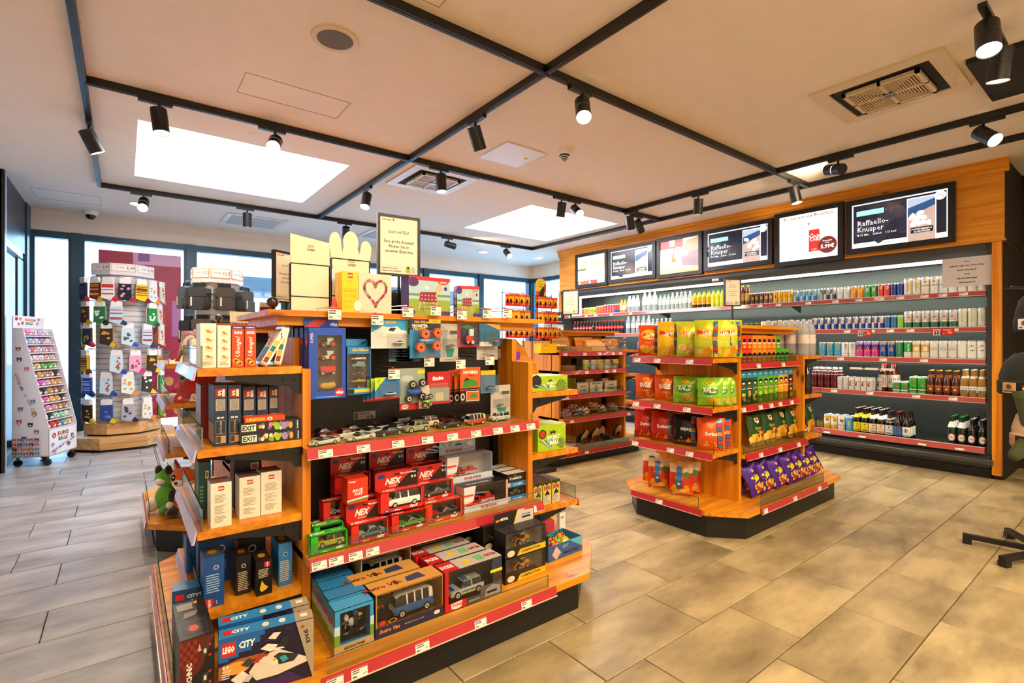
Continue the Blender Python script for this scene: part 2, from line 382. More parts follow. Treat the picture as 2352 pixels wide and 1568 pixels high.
# left return with the dark door
mb = MB(); mb.box(XL-.12, -.875, 6.42, 6.5, 0, T, '#101418'); mb.box(-.955, -.855, 6.42, 6.46, 0, CEIL, '#0c0e11'); struct('door_frame_1', mb, 'paint')
door = MB(); door.box(-.93, -.87, 6.5, 7.95, 2.16, CEIL, '#24323c'); door.box(-.95, -.855, 7.78, 8.05, 0, CEIL, '#24485e')
d1 = struct('door_1', door, 'paint')
mb = MB(); mb.box(-.91, -.855, 6.46, 6.53, 0, CEIL, '#b9c6d8'); mb.box(-.91, -.86, 6.5, 7.5, 2.08, 2.155, '#d5e2f2'); mb.build('door_rail', 'paint', d1)  # upright edge painted pale for the daylight reflected on it
mb = MB(); mb.box(-.905, -.88, 6.54, 6.6, 0, 2.08, '#1b2830'); mb.box(-.905, -.88, 7.35, 7.78, 0, 2.08, '#1e3442'); mb.box(-.905, -.88, 6.6, 7.35, 0, .1, '#1b2830'); mb.build('door_leaf', 'paint', d1)
mb = MB(); mb.box(-.9, -.89, 6.6, 7.35, .1, 2.08); mb.build('door_pane', 'window_glass', d1)
mb = MB(); mb.box(-1.69, -.9, 6.52, 8.05, .02, 2.1, '#17262e'); mb.box(-1.69, -.9, 6.52, 8.05, 2.1, 2.12); struct('wall_lobby', mb, 'anthracite')
# shop front: rails, mullions, panes, low panels
def window(n, x0, x1, low, side=False):
    """one glazed bay between two mullions"""
    w = MB(); f = .035
    def bx(a0, a1, b0, b1, z0, z1, c='#1f3f52'):
        if side: w.box(XR+b0, XR+b1, a0, a1, z0, z1, c)
        else: w.box(a0, a1, YB+b0, YB+b1, z0, z1, c)
    bx(x0, x1, -.02, .1, 2.42, 2.5); bx(x0, x1, -.03, .1, 0 if not low else low-.06, .07 if not low else low); bx(x0, x0+f, -.02, .1, low, 2.42); bx(x1-f, x1, -.02, .1, low, 2.42)
    if low:
        bx(x0, x1, 0, .06, 0, low-.06, '#15212a')
        for k in range(1, 4): bx(x0, x1, -.006, 0, low*k/4-.006, low*k/4+.006, '#31485a')
    o = struct('window_%d' % n, w, 'anthracite')
    g = MB(); (g.box(XR+.04, XR+.048, x0+f, x1-f, low, 2.42) if side else g.box(x0+f, x1-f, YB+.04, YB+.048, low, 2.42)); g.build('pane', 'window_glass', o)
    return o
bays = [(-.855, -.43, 0), (-.36, .87, 0), (.97, 1.86, .47), (1.93, 2.9, .47), (2.97, 3.98, .47), (4.02, 4.95, .47), (5.3, 6.6, .47)]
edges = [xa(p, YB) for p in (176, 437, 657, 815, 977, 1103)]
prev = -.855
for i, e in enumerate(edges+[6.66]):
    window(i+1, prev, e-.04 if i < 6 else 6.66, 0 if i < 2 else .47)
    if i < 6:
        m_ = MB(); m_.box(e-.05, e+.05, YB-.05, YB+.1, 0, 2.5, '#1c3d50'); struct('trim_%d' % (i+1), m_, 'anthracite')
    prev = e+.04
window(8, 6.5, YB-.05, .47, True)
mb = MB(); mb.box(XR-.06, XR+.1, YB-.06, YB+.1, 0, 2.5); struct('trim_7', mb, 'anthracite')
# outside the glass
mb = MB(); mb.box(-14, 30, YB+.3, 40, -.2, -.05, '#b9bec2'); struct('ground_outside', mb, 'matte')
mb = MB(); mb.box(1.0, 6.5, 9.8, 11.4, 2.1, 2.34, '#56646e'); mb.box(1.0, 1.15, 9.9, 10.05, 0, 2.1, '#2c3b45'); mb.box(2.35, 2.6, 9.9, 10.05, 0, 2.1, '#2c3b45'); mb.box(2.6, 3.3, 9.95, 10.0, 0, 2.1, '#2a3a44'); mb.M = None
t = thing('entrance_canopy', 'blue grey flat canopy on dark posts outside the shop front glass', 'canopy'); mb.build('canopy_frame', 'matte', t)
# ============================================================ ceiling equipment
def track(x0, x1, y0, y1, label):
    t = thing('lighting_track', label, 'track', ((x0+x1)/2, (y0+y1)/2, CEIL)); lx, ly = (x1-x0)/2, (y1-y0)/2; w = .017
    al = lx > ly; lx, ly = (lx, w) if al else (w, ly)
    mb = MB(); mb.box(-lx, lx, -ly, ly, -.045, 0, '#141417')
    if al: mb.box(-lx, lx, -.004, .004, -.047, -.045, '#303036')
    else: mb.box(-.004, .004, -ly, ly, -.047, -.045, '#303036')
    mb.build('rail', 'track_black', t)
    mb = MB(); L = max(lx, ly); k = -L+.35
    while k < L:
        if al: mb.box(k, k+.05, w, w+.008, -.006, 0, '#e8dccb')
        else: mb.box(w, w+.008, k, k+.05, -.006, 0, '#e8dccb')
        k += .75
    mb.build('clip', 'paint', t, kind='stuff')
track(-.19, 5.335, 2.14, 2.174, 'long black lighting track nearest the camera, crossing above the snack gondola')
track(-.19, 4.67, 3.87, 3.90, 'black lighting track running along the near edges of both rooflights')
track(4.69, 5.335, 3.87, 3.90, 'short black track stub next to the cooler header, far of the two')
track(-.19, 5.335, 6.365, 6.395, 'black lighting track farthest back, parallel to the window wall')
track(-.207, -.173, -1.6, 6.38, 'black lighting track at far left, running away from the camera')
track(1.887, 1.921, -1.6, 6.38, 'black lighting track between the two rooflights, running away from the camera')
track(4.653, 4.687, -1.6, 3.885, 'black lighting track in front of the cooler header, inner of two parallel rails')
track(5.318, 5.352, -1.6, 6.38, 'black lighting track closest to the cooler header')
def spot(x, y, along, aim, label, lit=2.0, watts=None, drop=.115, col=(1, .76, .48)):
    """track spotlight: adapter, stem, cylinder body with groove, bright lens, real lamp"""
    t = thing('track_spotlight', label, 'spotlight', (x, y, CEIL-.045)); a = Vector(aim).normalized(); r = .046; L = .155
    mb = MB(); (mb.box(-.11, .07, -.016, .016, -.022, 0, '#17171a') if along == 'x' else mb.box(-.016, .016, -.11, .07, -.022, 0, '#17171a')); mb.build('adapter', 'track_black', t)
    piv = Vector((0, 0, -drop+.02)); back = piv-a*.045
    mb = MB(); mb.cyl((0, 0, -.02), tuple(piv), .009, 8, '#1b1b1e'); mb.build('stem', 'track_black', t)
    mb = MB(); e = back+a*L
    mb.cyl(back, back+a*L*.47, r, 20, '#26262b'); mb.cyl(back+a*L*.47, back+a*L*.5, r*.94, 20, '#050506'); mb.cyl(back+a*L*.5, e, r, 20, '#26262b', cap=False)
    mb.build('lamp_body', 'track_black', t, True)
    mb = MB(); mb.cyl(e-a*.03, e-a*.004, r*.6, 20, '#b9a184', r2=r*.95, cap=False); mb.cyl(e-a*.032, e-a*.028, r*.62, 20, (lit, lit*.86, lit*.62)); mb.build('lens', 'lit', t, True)
    d = bpy.data.lights.new('lamp', 'SPOT'); d.energy = watts or SPOT_W; d.color = col; d.spot_size = math.radians(88); d.spot_blend = .8; d.shadow_soft_size = .03
    l = bpy.data.objects.new('lamp', d); COL.objects.link(l); l.parent = t; l.location = e+a*.01; l.rotation_euler = a.to_track_quat('-Z', 'Y').to_euler()
    return t
def cz(px, py):
    a, b = _dir(px); d = (EYE-CEIL)*F/(py-HY); return a*d, b*d
SP = [  # pixel column, track ('y', value of x) or ('x', value of y), aim, label, lens brightness
 (366, 'x', 3.885, (.1, -.12, -1), 'black spotlight in front of the near edge of the left rooflight', .6),
 (632, 'x', 3.885, (-.28, -.75, -.6), 'glaring spotlight on the track at the near edge of the left rooflight', 5),
 (205, 'y', -.19, (.35, .1, -.75), 'black spotlight hanging alone on the far left track', .6),
 (330, 'x', 6.38, (-.1, -.75, -.65), 'glaring spotlight at the left end of the farthest track above the sock stand', 5),
 (568, 'x', 6.38, (.03, .15, -1), 'small black spotlight in front of the pale ceiling panel', .6),
 (842, 'y', 1.904, (-.28, -.3, -.9), 'small black spotlight with pale lens above the crown shaped board', 1.5),
 (1092, 'y', 1.904, (.45, .15, -.85), 'black tilted spotlight on the middle track left of the ceiling hatch', 1.5),
 (1338, 'x', 2.157, (-.35, -.45, -.9), 'black spotlight with a bright lens right of the track crossing', 4),
 (1013, 'x', 3.885, (0, -.1, -1), 'black upright spotlight in front of the far air conditioning cassette', 1.2),
 (1290, 'x', 3.885, (0, .2, -1), 'small black spotlight before the right rooflight, left of a glaring one', .6),
 (1322, 'x', 3.885, (-.2, -.8, -.6), 'glaring small spotlight in front of the right rooflight', 5),
 (1447, 'y', 4.67, (.25, .1, -.7), 'left one of two black spotlights close together near the cooler header', .6),
 (1466, 'x', 3.885, (.6, .1, -.65), 'right one of two black spotlights close together near the cooler header', .6),
 (1604, 'y', 4.67, (.12, .15, -1), 'black spotlight above the cooler header, straight above the third screen', .6),
 (1925, 'y', 4.67, (.3, .65, .2), 'black spotlight tilted up to throw a pool of light on the ceiling', .6),
 (1825, 'x', 2.157, (.02, -.2, -1), 'black spotlight with bright lens hanging before the cooler header', 3),
 (2258, 'y', 4.67, (-.35, -.55, -.6), 'glaring spotlight at the right above the cooler', 6),
 (795, 'x', 6.38, (.1, .3, -.5), 'black spotlight mostly hidden behind the crown shaped board', .8),
 (1030, 'x', 6.38, (.95, 0, -.15), 'black spotlight lying level on the farthest track right of the framed ice cream sign', .8),
 (1164, 'x', 6.38, (-.05, -.75, -.65), 'glaring spotlight at the right end of the farthest track', 5)]
for p, ax, v, aim, lab, lit in SP:
    if ax == 'x': x, y = xa(p, v), v
    else: x, y = v, ya(p, v)
    spot(x, y, ax, aim, lab, lit, {1013: 80, 1092: 60, 1290: 80, 1338: 16, 2258: 22}.get(p))
x, y = cz(2268, 5); spot(x, y, 'x', (-.35, -.1, -.9), 'large black spotlight cut off by the top right corner of the picture', .6, 8)
x, y = cz(2300, 70); spot(x, y, 'x', (.1, .12, -.9), 'large black spotlight at the right picture edge before the dark ceiling panel', .6, 8)
for x, y, l in ((.9, .6, 'above the camera'), (2.0, -.3, 'behind the camera near the middle track'), (3.0, -.9, 'far behind the camera'), (.2, 1.2, 'above the left end of the toy gondola'), (4.4, -.2, 'over the hat stand')):  # unseen spotlights added as fill above and behind the camera
    spot(x, y, 'x', (.15, .75, -.8), 'black spotlight out of frame '+l, 2, 22)
def downlight(x, y, label):
    t = thing('recessed_downlight', label, 'lamp', (x, y, CEIL)); mb = MB(); mb.lathe([(.1, -.001), (.1, -.006), (.08, -.008), (.075, .0)], 28, '#e9e4dc'); mb.build('trim_ring', 'paint', t, True)
    mb = MB(); mb.lathe([(.075, -.001), (0, -.0012)], 28, (1.4, 1.2, .95)); mb.build('lens', 'lit', t)
    d = bpy.data.lights.new('lamp', 'SPOT'); d.energy = DOWN_W; d.color = (1, .85, .66); d.spot_size = 2; d.spot_blend = .8; d.shadow_soft_size = .05
    l = bpy.data.objects.new('lamp', d); COL.objects.link(l); l.parent = t; l.location = (0, 0, -.02)
downlight(*cz(318, 468), 'round recessed downlight beside the glaring spotlight above the sock stand')
downlight(*cz(1110, 578), 'round recessed downlight left of the glaring spotlight in the back corner')
downlight(*cz(1238, 592), 'round recessed downlight in the back corner by the cooler header')
def cassette(x, y, label, s=.66, blue=False):
    t = thing('air_conditioner', label, 'vent', (x, y, CEIL)); h = s/2
    mb = MB(); 
    for a in ((-h, h, -h, -h+.08), (-h, h, h-.08, h), (-h, -h+.08, -h+.08, h-.08), (h-.08, h, -h+.08, h-.08)): mb.box(*a, -.016, 0, '#dccaa8')
    mb.build('frame', 'paint', t); mb = MB(); mb.box(-h+.07, h-.07, -h+.07, h-.07, -.006, .0, '#0c0c0d'); mb.build('air_slot', 'matte', t)
    g = h-.135; mb = MB()
    for a in ((-g, g, -g, -g+.022), (-g, g, g-.022, g), (-g, -g+.022, -g, g), (g-.022, g, -g, g), (-.008, .008, -g, g), (-g, g, -.008, .008)): mb.box(*a, -.034, -.014, '#d9c39a')
    mb.build('grille_frame', 'paint', t); n = 24
    for i in range(n):
        c = -g+.022+(2*g-.044)*(i+.5)/n; e = abs(c); mb = MB()
        mb.box(c-.0035, c+.0035, -e, e, -.03, -.016, '#cdb78e'); mb.build('louvre', 'paint', t)
        mb = MB(); mb.box(-e, e, c-.0035, c+.0035, -.03, -.016, '#cdb78e'); mb.build('louvre', 'paint', t)
    mb = MB(); mb.box(-.03, .03, -.022, .022, -.038, -.03, '#2f7fc0' if blue else '#15171a'); mb.build('badge', 'gloss', t)
cassette(3.76, 1.05, 'large ceiling air conditioning cassette nearest the camera at upper right'); cassette(2.36, 4.33, 'ceiling air conditioning cassette between the rooflights with a blue centre badge', blue=True)
def panel(x, y, label):
    t = thing('ceiling_vent', label, 'vent', (x, y, CEIL)); mb = MB(); mb.box(-.34, .34, -.31, .31, -.012, 0, '#d8d2cf'); mb.build('frame', 'paint', t); mb = MB(); mb.box(-.28, .28, -.25, .25, -.016, -.011, '#b9b3b0'); mb.build('perforated_plate', 'matte', t)
panel(1.33, 7.2, 'pale square perforated ceiling vent above the bag stand'); panel(3.05, 6.95, 'pale square perforated ceiling vent behind the framed ice cream sign')
t = thing('ceiling_speaker', 'round grey ceiling loudspeaker with cream rim at upper left', 'speaker', (.865, 2.62, CEIL))
mb = MB(); mb.lathe([(.118, 0), (.116, -.007), (.09, -.009), (.088, -.004)], 36, '#dcc7a4'); mb.build('rim', 'paint', t, True); mb = MB(); mb.lathe([(.089, -.006), (0, -.008)], 36, '#6e655a'); mb.build('grille', 'matte', t)
t = thing('ceiling_hatch', 'square white access hatch with a yellow dot near the smoke detector', 'hatch', (2.575, 3.34, CEIL))
mb = MB(); mb.box(-.215, .215, -.215, .215, -.004, 0, '#d9cfc4'); mb.build('hatch_frame', 'paint', t); mb = MB(); mb.box(-.2, .2, -.2, .2, -.007, -.003, '#efe8e0'); mb.build('hatch_door', 'paint', t)
mb = MB(); mb.lathe([(.018, -.0085), (0, -.0086)], 16, '#d8c400', .13, -.02); mb.build('sticker', 'matte', t)
t = thing('smoke_detector', 'white cone shaped smoke detector with black slots', 'detector', (2.85, 3.0, CEIL))
mb = MB(); mb.lathe([(.052, 0), (.052, -.035), (.045, -.04)], 24, '#f2ede6'); mb.build('base', 'paint', t, True)
mb = MB(); [mb.lathe([(r, z), (r*.82, z-.012)], 24, c) for r, z, c in ((.045, -.04, '#2a2a2a'), (.04, -.046, '#f2ede6'), (.034, -.054, '#2a2a2a'), (.029, -.06, '#f2ede6'), (.022, -.068, '#2a2a2a'), (.018, -.074, '#f2ede6'))]; mb.build('sensor_cone', 'paint', t)
x, y = cz(208, 486); t = thing('dome_camera', 'white dome security camera with black glass eye at far left of the ceiling', 'camera', (x, y, CEIL))
mb = MB(); mb.lathe([(.085, 0), (.085, -.012), (.075, -.03), (.055, -.045)], 28, '#e9e9ec'); mb.build('housing', 'paint', t, True); mb = MB(); mb.ball(0, 0, -.045, .05, n=18, m_=10, c='#0b0c10'); mb.build('dome', 'gloss', t, True)
mb = MB(); mb.box(-.35, .35, -.4, .4, -.03, 0, '#0e0e10'); t = thing('dark_ceiling_unit', 'dark square ceiling unit behind the spotlight at the right picture edge', 'vent', (4.05, .28, CEIL)); mb.build('casing', 'matte', t)
# ============================================================ shelving
def tag_mesh(i, w=.052, h=.03):
    mb = MB(); mb.box(-w/2, w/2, -.001, 0, 0, h, '#f3efe6'); s = Surf(mb, flat((-w/2, -.001, 0), (1, 0, 0), (0, 0, 1), (0, -1, 0)))
    s.rect(0, h-.0035, w, h, '#b83a3e'); s.lines(.003, h*.45, w*.62, h*.85, 2, '#333333'); s.bars(.004, .003, .018, .009)
    s.text(['9,99', '4,99', '12,99', '6,99', '2,99', '7,95'][i], w-.003, .008, .0075, '#222222', 'R', bold=.01); return mb.mesh('price_tag', 'matte')
TAGS = [tag_mesh(i) for i in range(6)]
def shelf(par, cx, cy, z, rz, w, d, rail='#b8323a', tags=(), riser=.06, th=.026, name='shelf', rh=.038, mat='pine_x', inset=0.02, riser_span=None):
    """local frame: centre of the front edge at the origin, front to -y, board top at z"""
    mb = MB(); mb.box(-w/2, w/2, 0, d, -th, 0); o = mb.build(name, mat, par); o.location = (cx, cy, z); o.rotation_euler = (0, 0, rz)
    if rail:
        mb = MB(); mb.prism([(0, .002), (-.004, .002), (-.014, -rh), (-.008, -rh)], -w/2+.001, w/2-.001, 'x', rail)
        mb.prism([(-.0042, .0022), (-.0055, .0022), (-.0158, -rh+.002), (-.0148, -rh)], -w/2+.001, w/2-.001, 'x', rail)
        mb.prism([(-.0138, -rh), (-.0165, -rh), (-.0165, -rh+.003), (-.0138, -rh+.003)], -w/2+.001, w/2-.001, 'x', '#e8b8a8'); mb.build('price_rail', 'gloss', o)
        for k, (u, i) in enumerate(tags):
            t = link('price_tag', TAGS[i % 6], o, loc=(-w/2+u*w, -.0168, -rh+.004)); t.rotation_euler = (-.24, 0, 0)
    if riser:
        mb = MB(); a, b_ = riser_span or (-w/2+.003, w/2-.003); mb.box(a, b_, .012, .015, 0, riser); mb.mi = 1
        mb.box(a, a+.0025, .0115, .0155, 0, riser); mb.box(b_-.0025, b_, .0115, .0155, 0, riser); mb.box(a, b_, .0118, .0152, riser-.0008, riser)
        mb.build('glass_lip', ['glass', 'glass_edge'], o)
    return o
def gondola(label, pl, pr, yc, yfront, base, zbase, panel_h, cap, back, rows, ends, base_rail=None, capd=.31, capl=-.11):
    cx = (pl+pr)/2; t = thing('gondola_shelving', label, 'shelf', (cx, yc, 0)); L = lambda x: x-cx; K = lambda y: y-yc
    bp = [(L(x), K(y)) for x, y in base]
    mb = MB(); mb.prism(bp, zbase-.03, zbase, 'z'); mb.build('base_board', 'pine_x', t)
    c0 = (sum(p[0] for p in bp)/len(bp), sum(p[1] for p in bp)/len(bp)); s_ = [(c0[0]+(p[0]-c0[0])*.955, c0[1]+(p[1]-c0[1])*.93) for p in bp]
    mb = MB(); mb.prism(s_, 0.0, zbase-.03, 'z', '#141416'); mb.build('plinth', 'black_steel', t)
    dep = yc-yfront
    for x in (pl, pr-.028):
        lo, hi = panel_h; mb = MB(); q = [(-dep, 0), (dep, 0), (dep, lo-zbase), (dep*.62, lo-zbase), (dep*.62, hi-zbase), (-dep*.62, hi-zbase), (-dep*.62, lo-zbase), (-dep, lo-zbase)]
        mb.prism(q, L(x), L(x)+.028, 'x'); mb.M = None; o = mb.build('end_panel', 'pine_z', t); o.location = (0, 0, zbase)
    for x in (pl+.03, pr-.06):
        mb = MB(); mb.box(L(x), L(x)+.03, -.095, -.065, zbase, cap-.03, '#1b1b1d'); 
        k = zbase+.05
        while k < cap-.08: mb.box(L(x)+.012, L(x)+.018, -.0965, -.095, k, k+.025, '#a9a9a9'); k += .05
        mb.build('upright', 'black_steel', t)
    mb = MB(); mb.box(L(pl)+.03, L(pr)-.03, -.06, .06, zbase, cap-.03, '#2b2c30'); mb.build('back_panel', back, t)
    if cap:
        mb = MB(); mb.box(L(pl)+capl, L(pr)+.11, -capd, capd, cap-.022, cap); mb.box(L(pl)+capl+.04, L(pr)+.07, .04-capd, capd-.04, cap-.055, cap-.022); mb.build('top_board', 'pine_x', t)
    for (z, yf, kw) in rows:
        nm = 'shelf'; shelf(t, 0, K(yf), z, 0, pr-pl-.062 if kw.pop('inner', 0) else pr-pl, kw.pop('d', yc-.06-yf), **kw)
    for (side, z, x, y0, y1, kw) in ends:
        w = y1-y0; px_ = pl if side == 'l' else pr; d = abs(px_-x)
        o = shelf(t, L(x), K((y0+y1)/2), z, -PI/2 if side == 'l' else PI/2, w, d, **kw)
        if z > zbase+.05:
            for s in (-1, 1):
                mb = MB(); mb.prism([(d, -.026), (d*.25, -.026), (d*.25, -.04), (d-.04, -.075), (d-.02, -.1), (d, -.1)], s*(w/2-.012), s*(w/2-.006), 'x', '#151517'); 
                mb.cyl((s*(w/2-.004), d-.06, -.045), (s*(w/2), d-.06, -.045), .006, 8, '#b9b9b9'); mb.cyl((s*(w/2-.004), d-.02, -.045), (s*(w/2), d-.02, -.045), .006, 8, '#b9b9b9'); mb.build('bracket', 'black_steel', o)
    if base_rail:
        for (p, q, tg, rs) in base_rail:
            dx, dy = q[0]-p[0], q[1]-p[1]; ln = math.hypot(dx, dy); ang = math.atan2(dy, dx)
            e = bpy.data.objects.new('front_rail', None)
            mb = MB(); mb.prism([(0, .002), (-.004, .002), (-.010, -.036), (-.004, -.036)], -ln/2, ln/2, 'x', '#b8323a'); mb.prism([(-.010, -.036), (-.013, -.036), (-.013, -.033), (-.010, -.033)], -ln/2, ln/2, 'x', '#e8c8b8')
            o = mb.build('front_rail', 'gloss', t); o.location = (L((p[0]+q[0])/2), K((p[1]+q[1])/2), zbase); o.rotation_euler = (0, 0, ang)
            for u, i in tg: k = link('price_tag', TAGS[i % 6], o, loc=(-ln/2+u*ln, -.0105, -.034)); k.rotation_euler = (-.16, 0, 0)
            if rs:
                mb = MB(); mb.box(-ln/2+.02, ln/2-.03, .01, .013, 0, rs); mb.mi = 1; mb.box(-ln/2+.02, ln/2-.03, .0098, .0132, rs-.001, rs); mb.box(ln/2-.0325, ln/2-.03, .0096, .0134, 0, rs); mb.build('glass_lip', ['glass', 'glass_edge'], o)
    return t
CL = '#cfc0e8'
tg = lambda *a: [(u, i) for i, u in enumerate(a)]
lk = dict(rail=CL, riser=.075)
G1 = gondola('pine toy gondola nearest the camera with a black pegboard back', .515, 1.603, 2.26, 1.915,
    [(.105, 1.72), (.27, 1.55), (1.625, 1.55), (1.86, 1.76), (1.93, 2.0), (1.93, 2.75), (1.75, 2.97), (.27, 2.97), (.105, 2.8)], .17, (1.085, 1.2), 1.30, 'pegboard',
    [(.80, 1.875, dict(tags=tg(.06, .19, .32, .44, .55, .66, .77, .86, .95), riser=.035, riser_span=(-.52, .52))), (.415, 1.84, dict(tags=tg(.03, .085, .15, .93)+[(.21, 2)], riser=.045))],
    [('l', 1.095, .19, 1.925, 2.6, lk), ('l', .828, .19, 1.925, 2.6, dict(lk)), ('l', .56, .19, 1.925, 2.6, dict(lk)), ('l', .292, .19, 1.925, 2.6, dict(lk)),
     ('r', .93, 1.925, 1.925, 2.6, dict(riser=.06)), ('r', .62, 1.925, 1.925, 2.6, dict(riser=.06)), ('r', .345, 1.925, 1.925, 2.6, dict(riser=.07))],
    base_rail=[((.47, 1.548), (1.42, 1.548), tg(.04, .35, .6, .83)+[(.12, 3)], .05), ((.103, 2.78), (.103, 1.74), (), .09)])
G2 = gondola('pine snack gondola on an eight sided base in front of the cooler', 3.09, 4.045, 1.97, 1.655,
    [(2.765, 1.69), (2.93, 1.51), (4.31, 1.51), (4.54, 1.75), (4.54, 2.19), (4.31, 2.43), (2.93, 2.43), (2.765, 2.25)], .17, (1.085, 1.12), 1.30, 'pine_z',
    [(1.045, 1.69, dict(tags=tg(.3, .7), inner=1)), (.765, 1.69, dict(tags=tg(.08, .33, .5, .65, .85), inner=1)), (.468, 1.63, dict(tags=tg(.2, .5, .82), inner=1))],
    [('l', 1.083, 2.8, 1.66, 2.26, dict(tags=tg(.08, .35, .75), riser=.06)), ('l', .783, 2.8, 1.66, 2.26, dict(tags=tg(.06, .35, .72), riser=.06)), ('l', .51, 2.8, 1.66, 2.26, dict(tags=tg(.05, .52, .75), riser=.06)),
     ('r', 1.083, 4.36, 1.66, 2.26, dict(riser=.06)), ('r', .783, 4.36, 1.66, 2.26, dict(riser=.06)), ('r', .47, 4.36, 1.66, 2.26, dict(riser=.06))],
    base_rail=[((2.763, 2.24), (2.763, 1.71), tg(.43), .07), ((3.07, 1.508), (4.05, 1.508), tg(.05, .46, .85), .07)], capd=.24, capl=.03)
G3 = gondola('pine souvenir gondola standing between the toys and the cooler', 3.36, 4.36, 3.98, 3.62,
    [(3.02, 3.68), (3.2, 3.5), (4.5, 3.5), (4.72, 3.7), (4.72, 4.26), (4.5, 4.46), (3.2, 4.46), (3.02, 4.28)], .12, (1.11, 1.2), 1.31, 'pine_z',
    [(1.087, 3.62, dict(tags=tg(.08, .35, .57, .78, .9))), (.90, 3.62, dict(tags=tg(.38, .68, .8))), (.655, 3.62, dict(tags=tg(.05, .1))), (.435, 3.55, dict(tags=tg(.1, .95), riser=.07))],
    [('r', 1.10, 4.66, 3.66, 4.3, dict(riser=0)), ('r', .83, 4.66, 3.66, 4.3, dict(riser=0)), ('r', .52, 4.66, 3.66, 4.3, dict(riser=0))],
    base_rail=[((3.25, 3.498), (4.48, 3.498), tg(.3), .06)], capd=.18)
GB = gondola('pine gondola behind the toy gondola with plush toys on its left end', .515, 1.6, 3.85, 3.5,
    [(.105, 3.47), (.27, 3.30), (1.6, 3.30), (1.9, 3.5), (1.9, 4.2), (1.6, 4.4), (.27, 4.4), (.105, 4.23)], .17, (1.085, 1.2), 1.30, 'pegboard',
    [(.80, 3.5, dict()), (.41, 3.48, dict())],
    [('l', 1.06, .19, 3.45, 4.2, lk), ('l', .83, .19, 3.45, 4.2, dict(lk)), ('l', .55, .19, 3.45, 4.2, dict(lk))], base_rail=[((.103, 4.2), (.103, 3.5), (), .09)])
for (x, y, lab) in ((.45, 2.08, 'dark round knob on the left end of the toy gondola top board'), (.47, 3.62, 'dark round knob on the top board of the rear gondola by the wallet sign'), (4.33, 2.0, 'dark round knob on the top board of the snack gondola'), (4.1, 3.85, 'dark round knob on the top board of the souvenir gondola')):
    t = thing('knob', lab, 'knob', (x, y, 1.30 if x < 4.1 or y < 3 else 1.31)); mb = MB(); mb.lathe([(.012, 0), (.006, .008), (.006, .014)], 12, '#2a1d12'); mb.build('stem', 'metal', t); mb = MB(); mb.ball(0, 0, .034, .022, n=18, m_=12, c='#2c1b12'); mb.build('ball', 'gloss', t, True)
# pegboard sticker
mb = MB(); mb.box(0, .1, -.001, 0, 0, .034, '#a5a29c'); s = mb.surf(0, .1, -.001, 0, 0, .034, 'f'); s.rect(.003, .002, .02, .03, '#5a5a5a'); s.text('CE', .035, .01, .012, '#222222'); s.bars(.055, .004, .096, .014); s.lines(.025, .019, .09, .03, 2, '#333333')
o = mb.build('rating_plate', 'matte', G1); o.location = (xa(812, 2.2)-1.059, -.061, za(962, .85, 2.2))
# ============================================================ cooler wall
CF = 5.93; Y0, Y1 = .93, 6.36; CY = (Y0+Y1)/2
fr = thing('refrigerated_display', 'long open drinks cooler with five lit shelves along the right wall', 'cooler', (CF, CY, 0)); LY = lambda y: y-CY
mb = MB(); mb.box(.05, .75, LY(Y0), LY(Y1), 0, .07, '#0e0e10'); mb.build('plinth', 'black_steel', fr)
mb = MB(); mb.prism([(.05, .07), (.0, .10), (0, .13), (.012, .14), (.0, .15), (0, .185), (.03, .2), (.75, .2), (.75, .07)], LY(Y0), LY(Y1), 'y', '#3b3d3f'); mb.build('bumper', 'fridge_grey', fr)
mb = MB(); mb.prism([(-.028, .12), (-.04, .13), (-.04, .16), (-.028, .172), (0, .165), (0, .125)], LY(Y0)-.02, LY(Y1), 'y', '#2e3032'); mb.build('buffer_rail', 'fridge_grey', fr)
mb = MB(); mb.prism([(.03, .2), (.02, .235), (.03, .24), (.66, .24), (.66, .2)], LY(Y0)+.03, LY(Y1)-.03, 'y', '#5e6668'); mb.build('tray', 'fridge_back', fr)
mb = MB(); mb.box(.66, .7, LY(Y0), LY(Y1), .2, 2.05); mb.build('back_wall', 'fridge_back', fr)
for y in (Y0, Y1-.03): mb = MB(); mb.box(.05, .7, LY(y), LY(y)+.03, .07, 2.05, '#30363a'); mb.build('side_panel', 'fridge_grey', fr)
mb = MB(); mb.prism([(.03, 2.05), (.03, 2.0), (.08, 1.95), (.14, 1.935), (.14, 1.95), (.69, 1.97), (.69, 2.05)], LY(Y0)+.03, LY(Y1)-.03, 'y', '#4a5157'); mb.build('canopy', 'fridge_grey', fr)
mb = MB(); mb.cyl((.125, LY(Y0)+.05, 1.93), (.125, LY(Y1)-.05, 1.93), .008, 10, (1.0, .97, .8)); mb.build('light_tube', 'lit', fr)
mb = MB()
for k in range(90):
    y = LY(Y0)+.06+k*(Y1-Y0-.12)/90
    for z in (.28, .4, .52, .72, .82, .92, 1.08, 1.16, 1.22, 1.38, 1.46, 1.52, 1.7, 1.8): mb.box(.6585, .66, y, y+.02, z, z+.004, '#2b3232')
mb.build('back_slot', 'matte', fr, kind='stuff')
SH = [(1.635, .07, .5), (1.315, .07, .5), (1.03, .05, .52), (.69, .03, .56), (.262, .0, .6)]   # last: front rail of the tray
ftag = {0: (0.03, .1, .14, .2, .27, .36, .43, .5, .57, .63, .67, .73, .78, .82, .855, .885, .92, .945, .972), 1: (.33, .42, .55, .66, .72, .8, .84, .87, .9, .96), 2: (.42, .48, .55, .6, .66, .72, .79, .86, .92), 3: (.45, .53, .62, .68, .73, .78, .84, .91, .96), 4: (.5, .53, .56, .61, .66, .7, .73, .77, .83, .92, .97)}
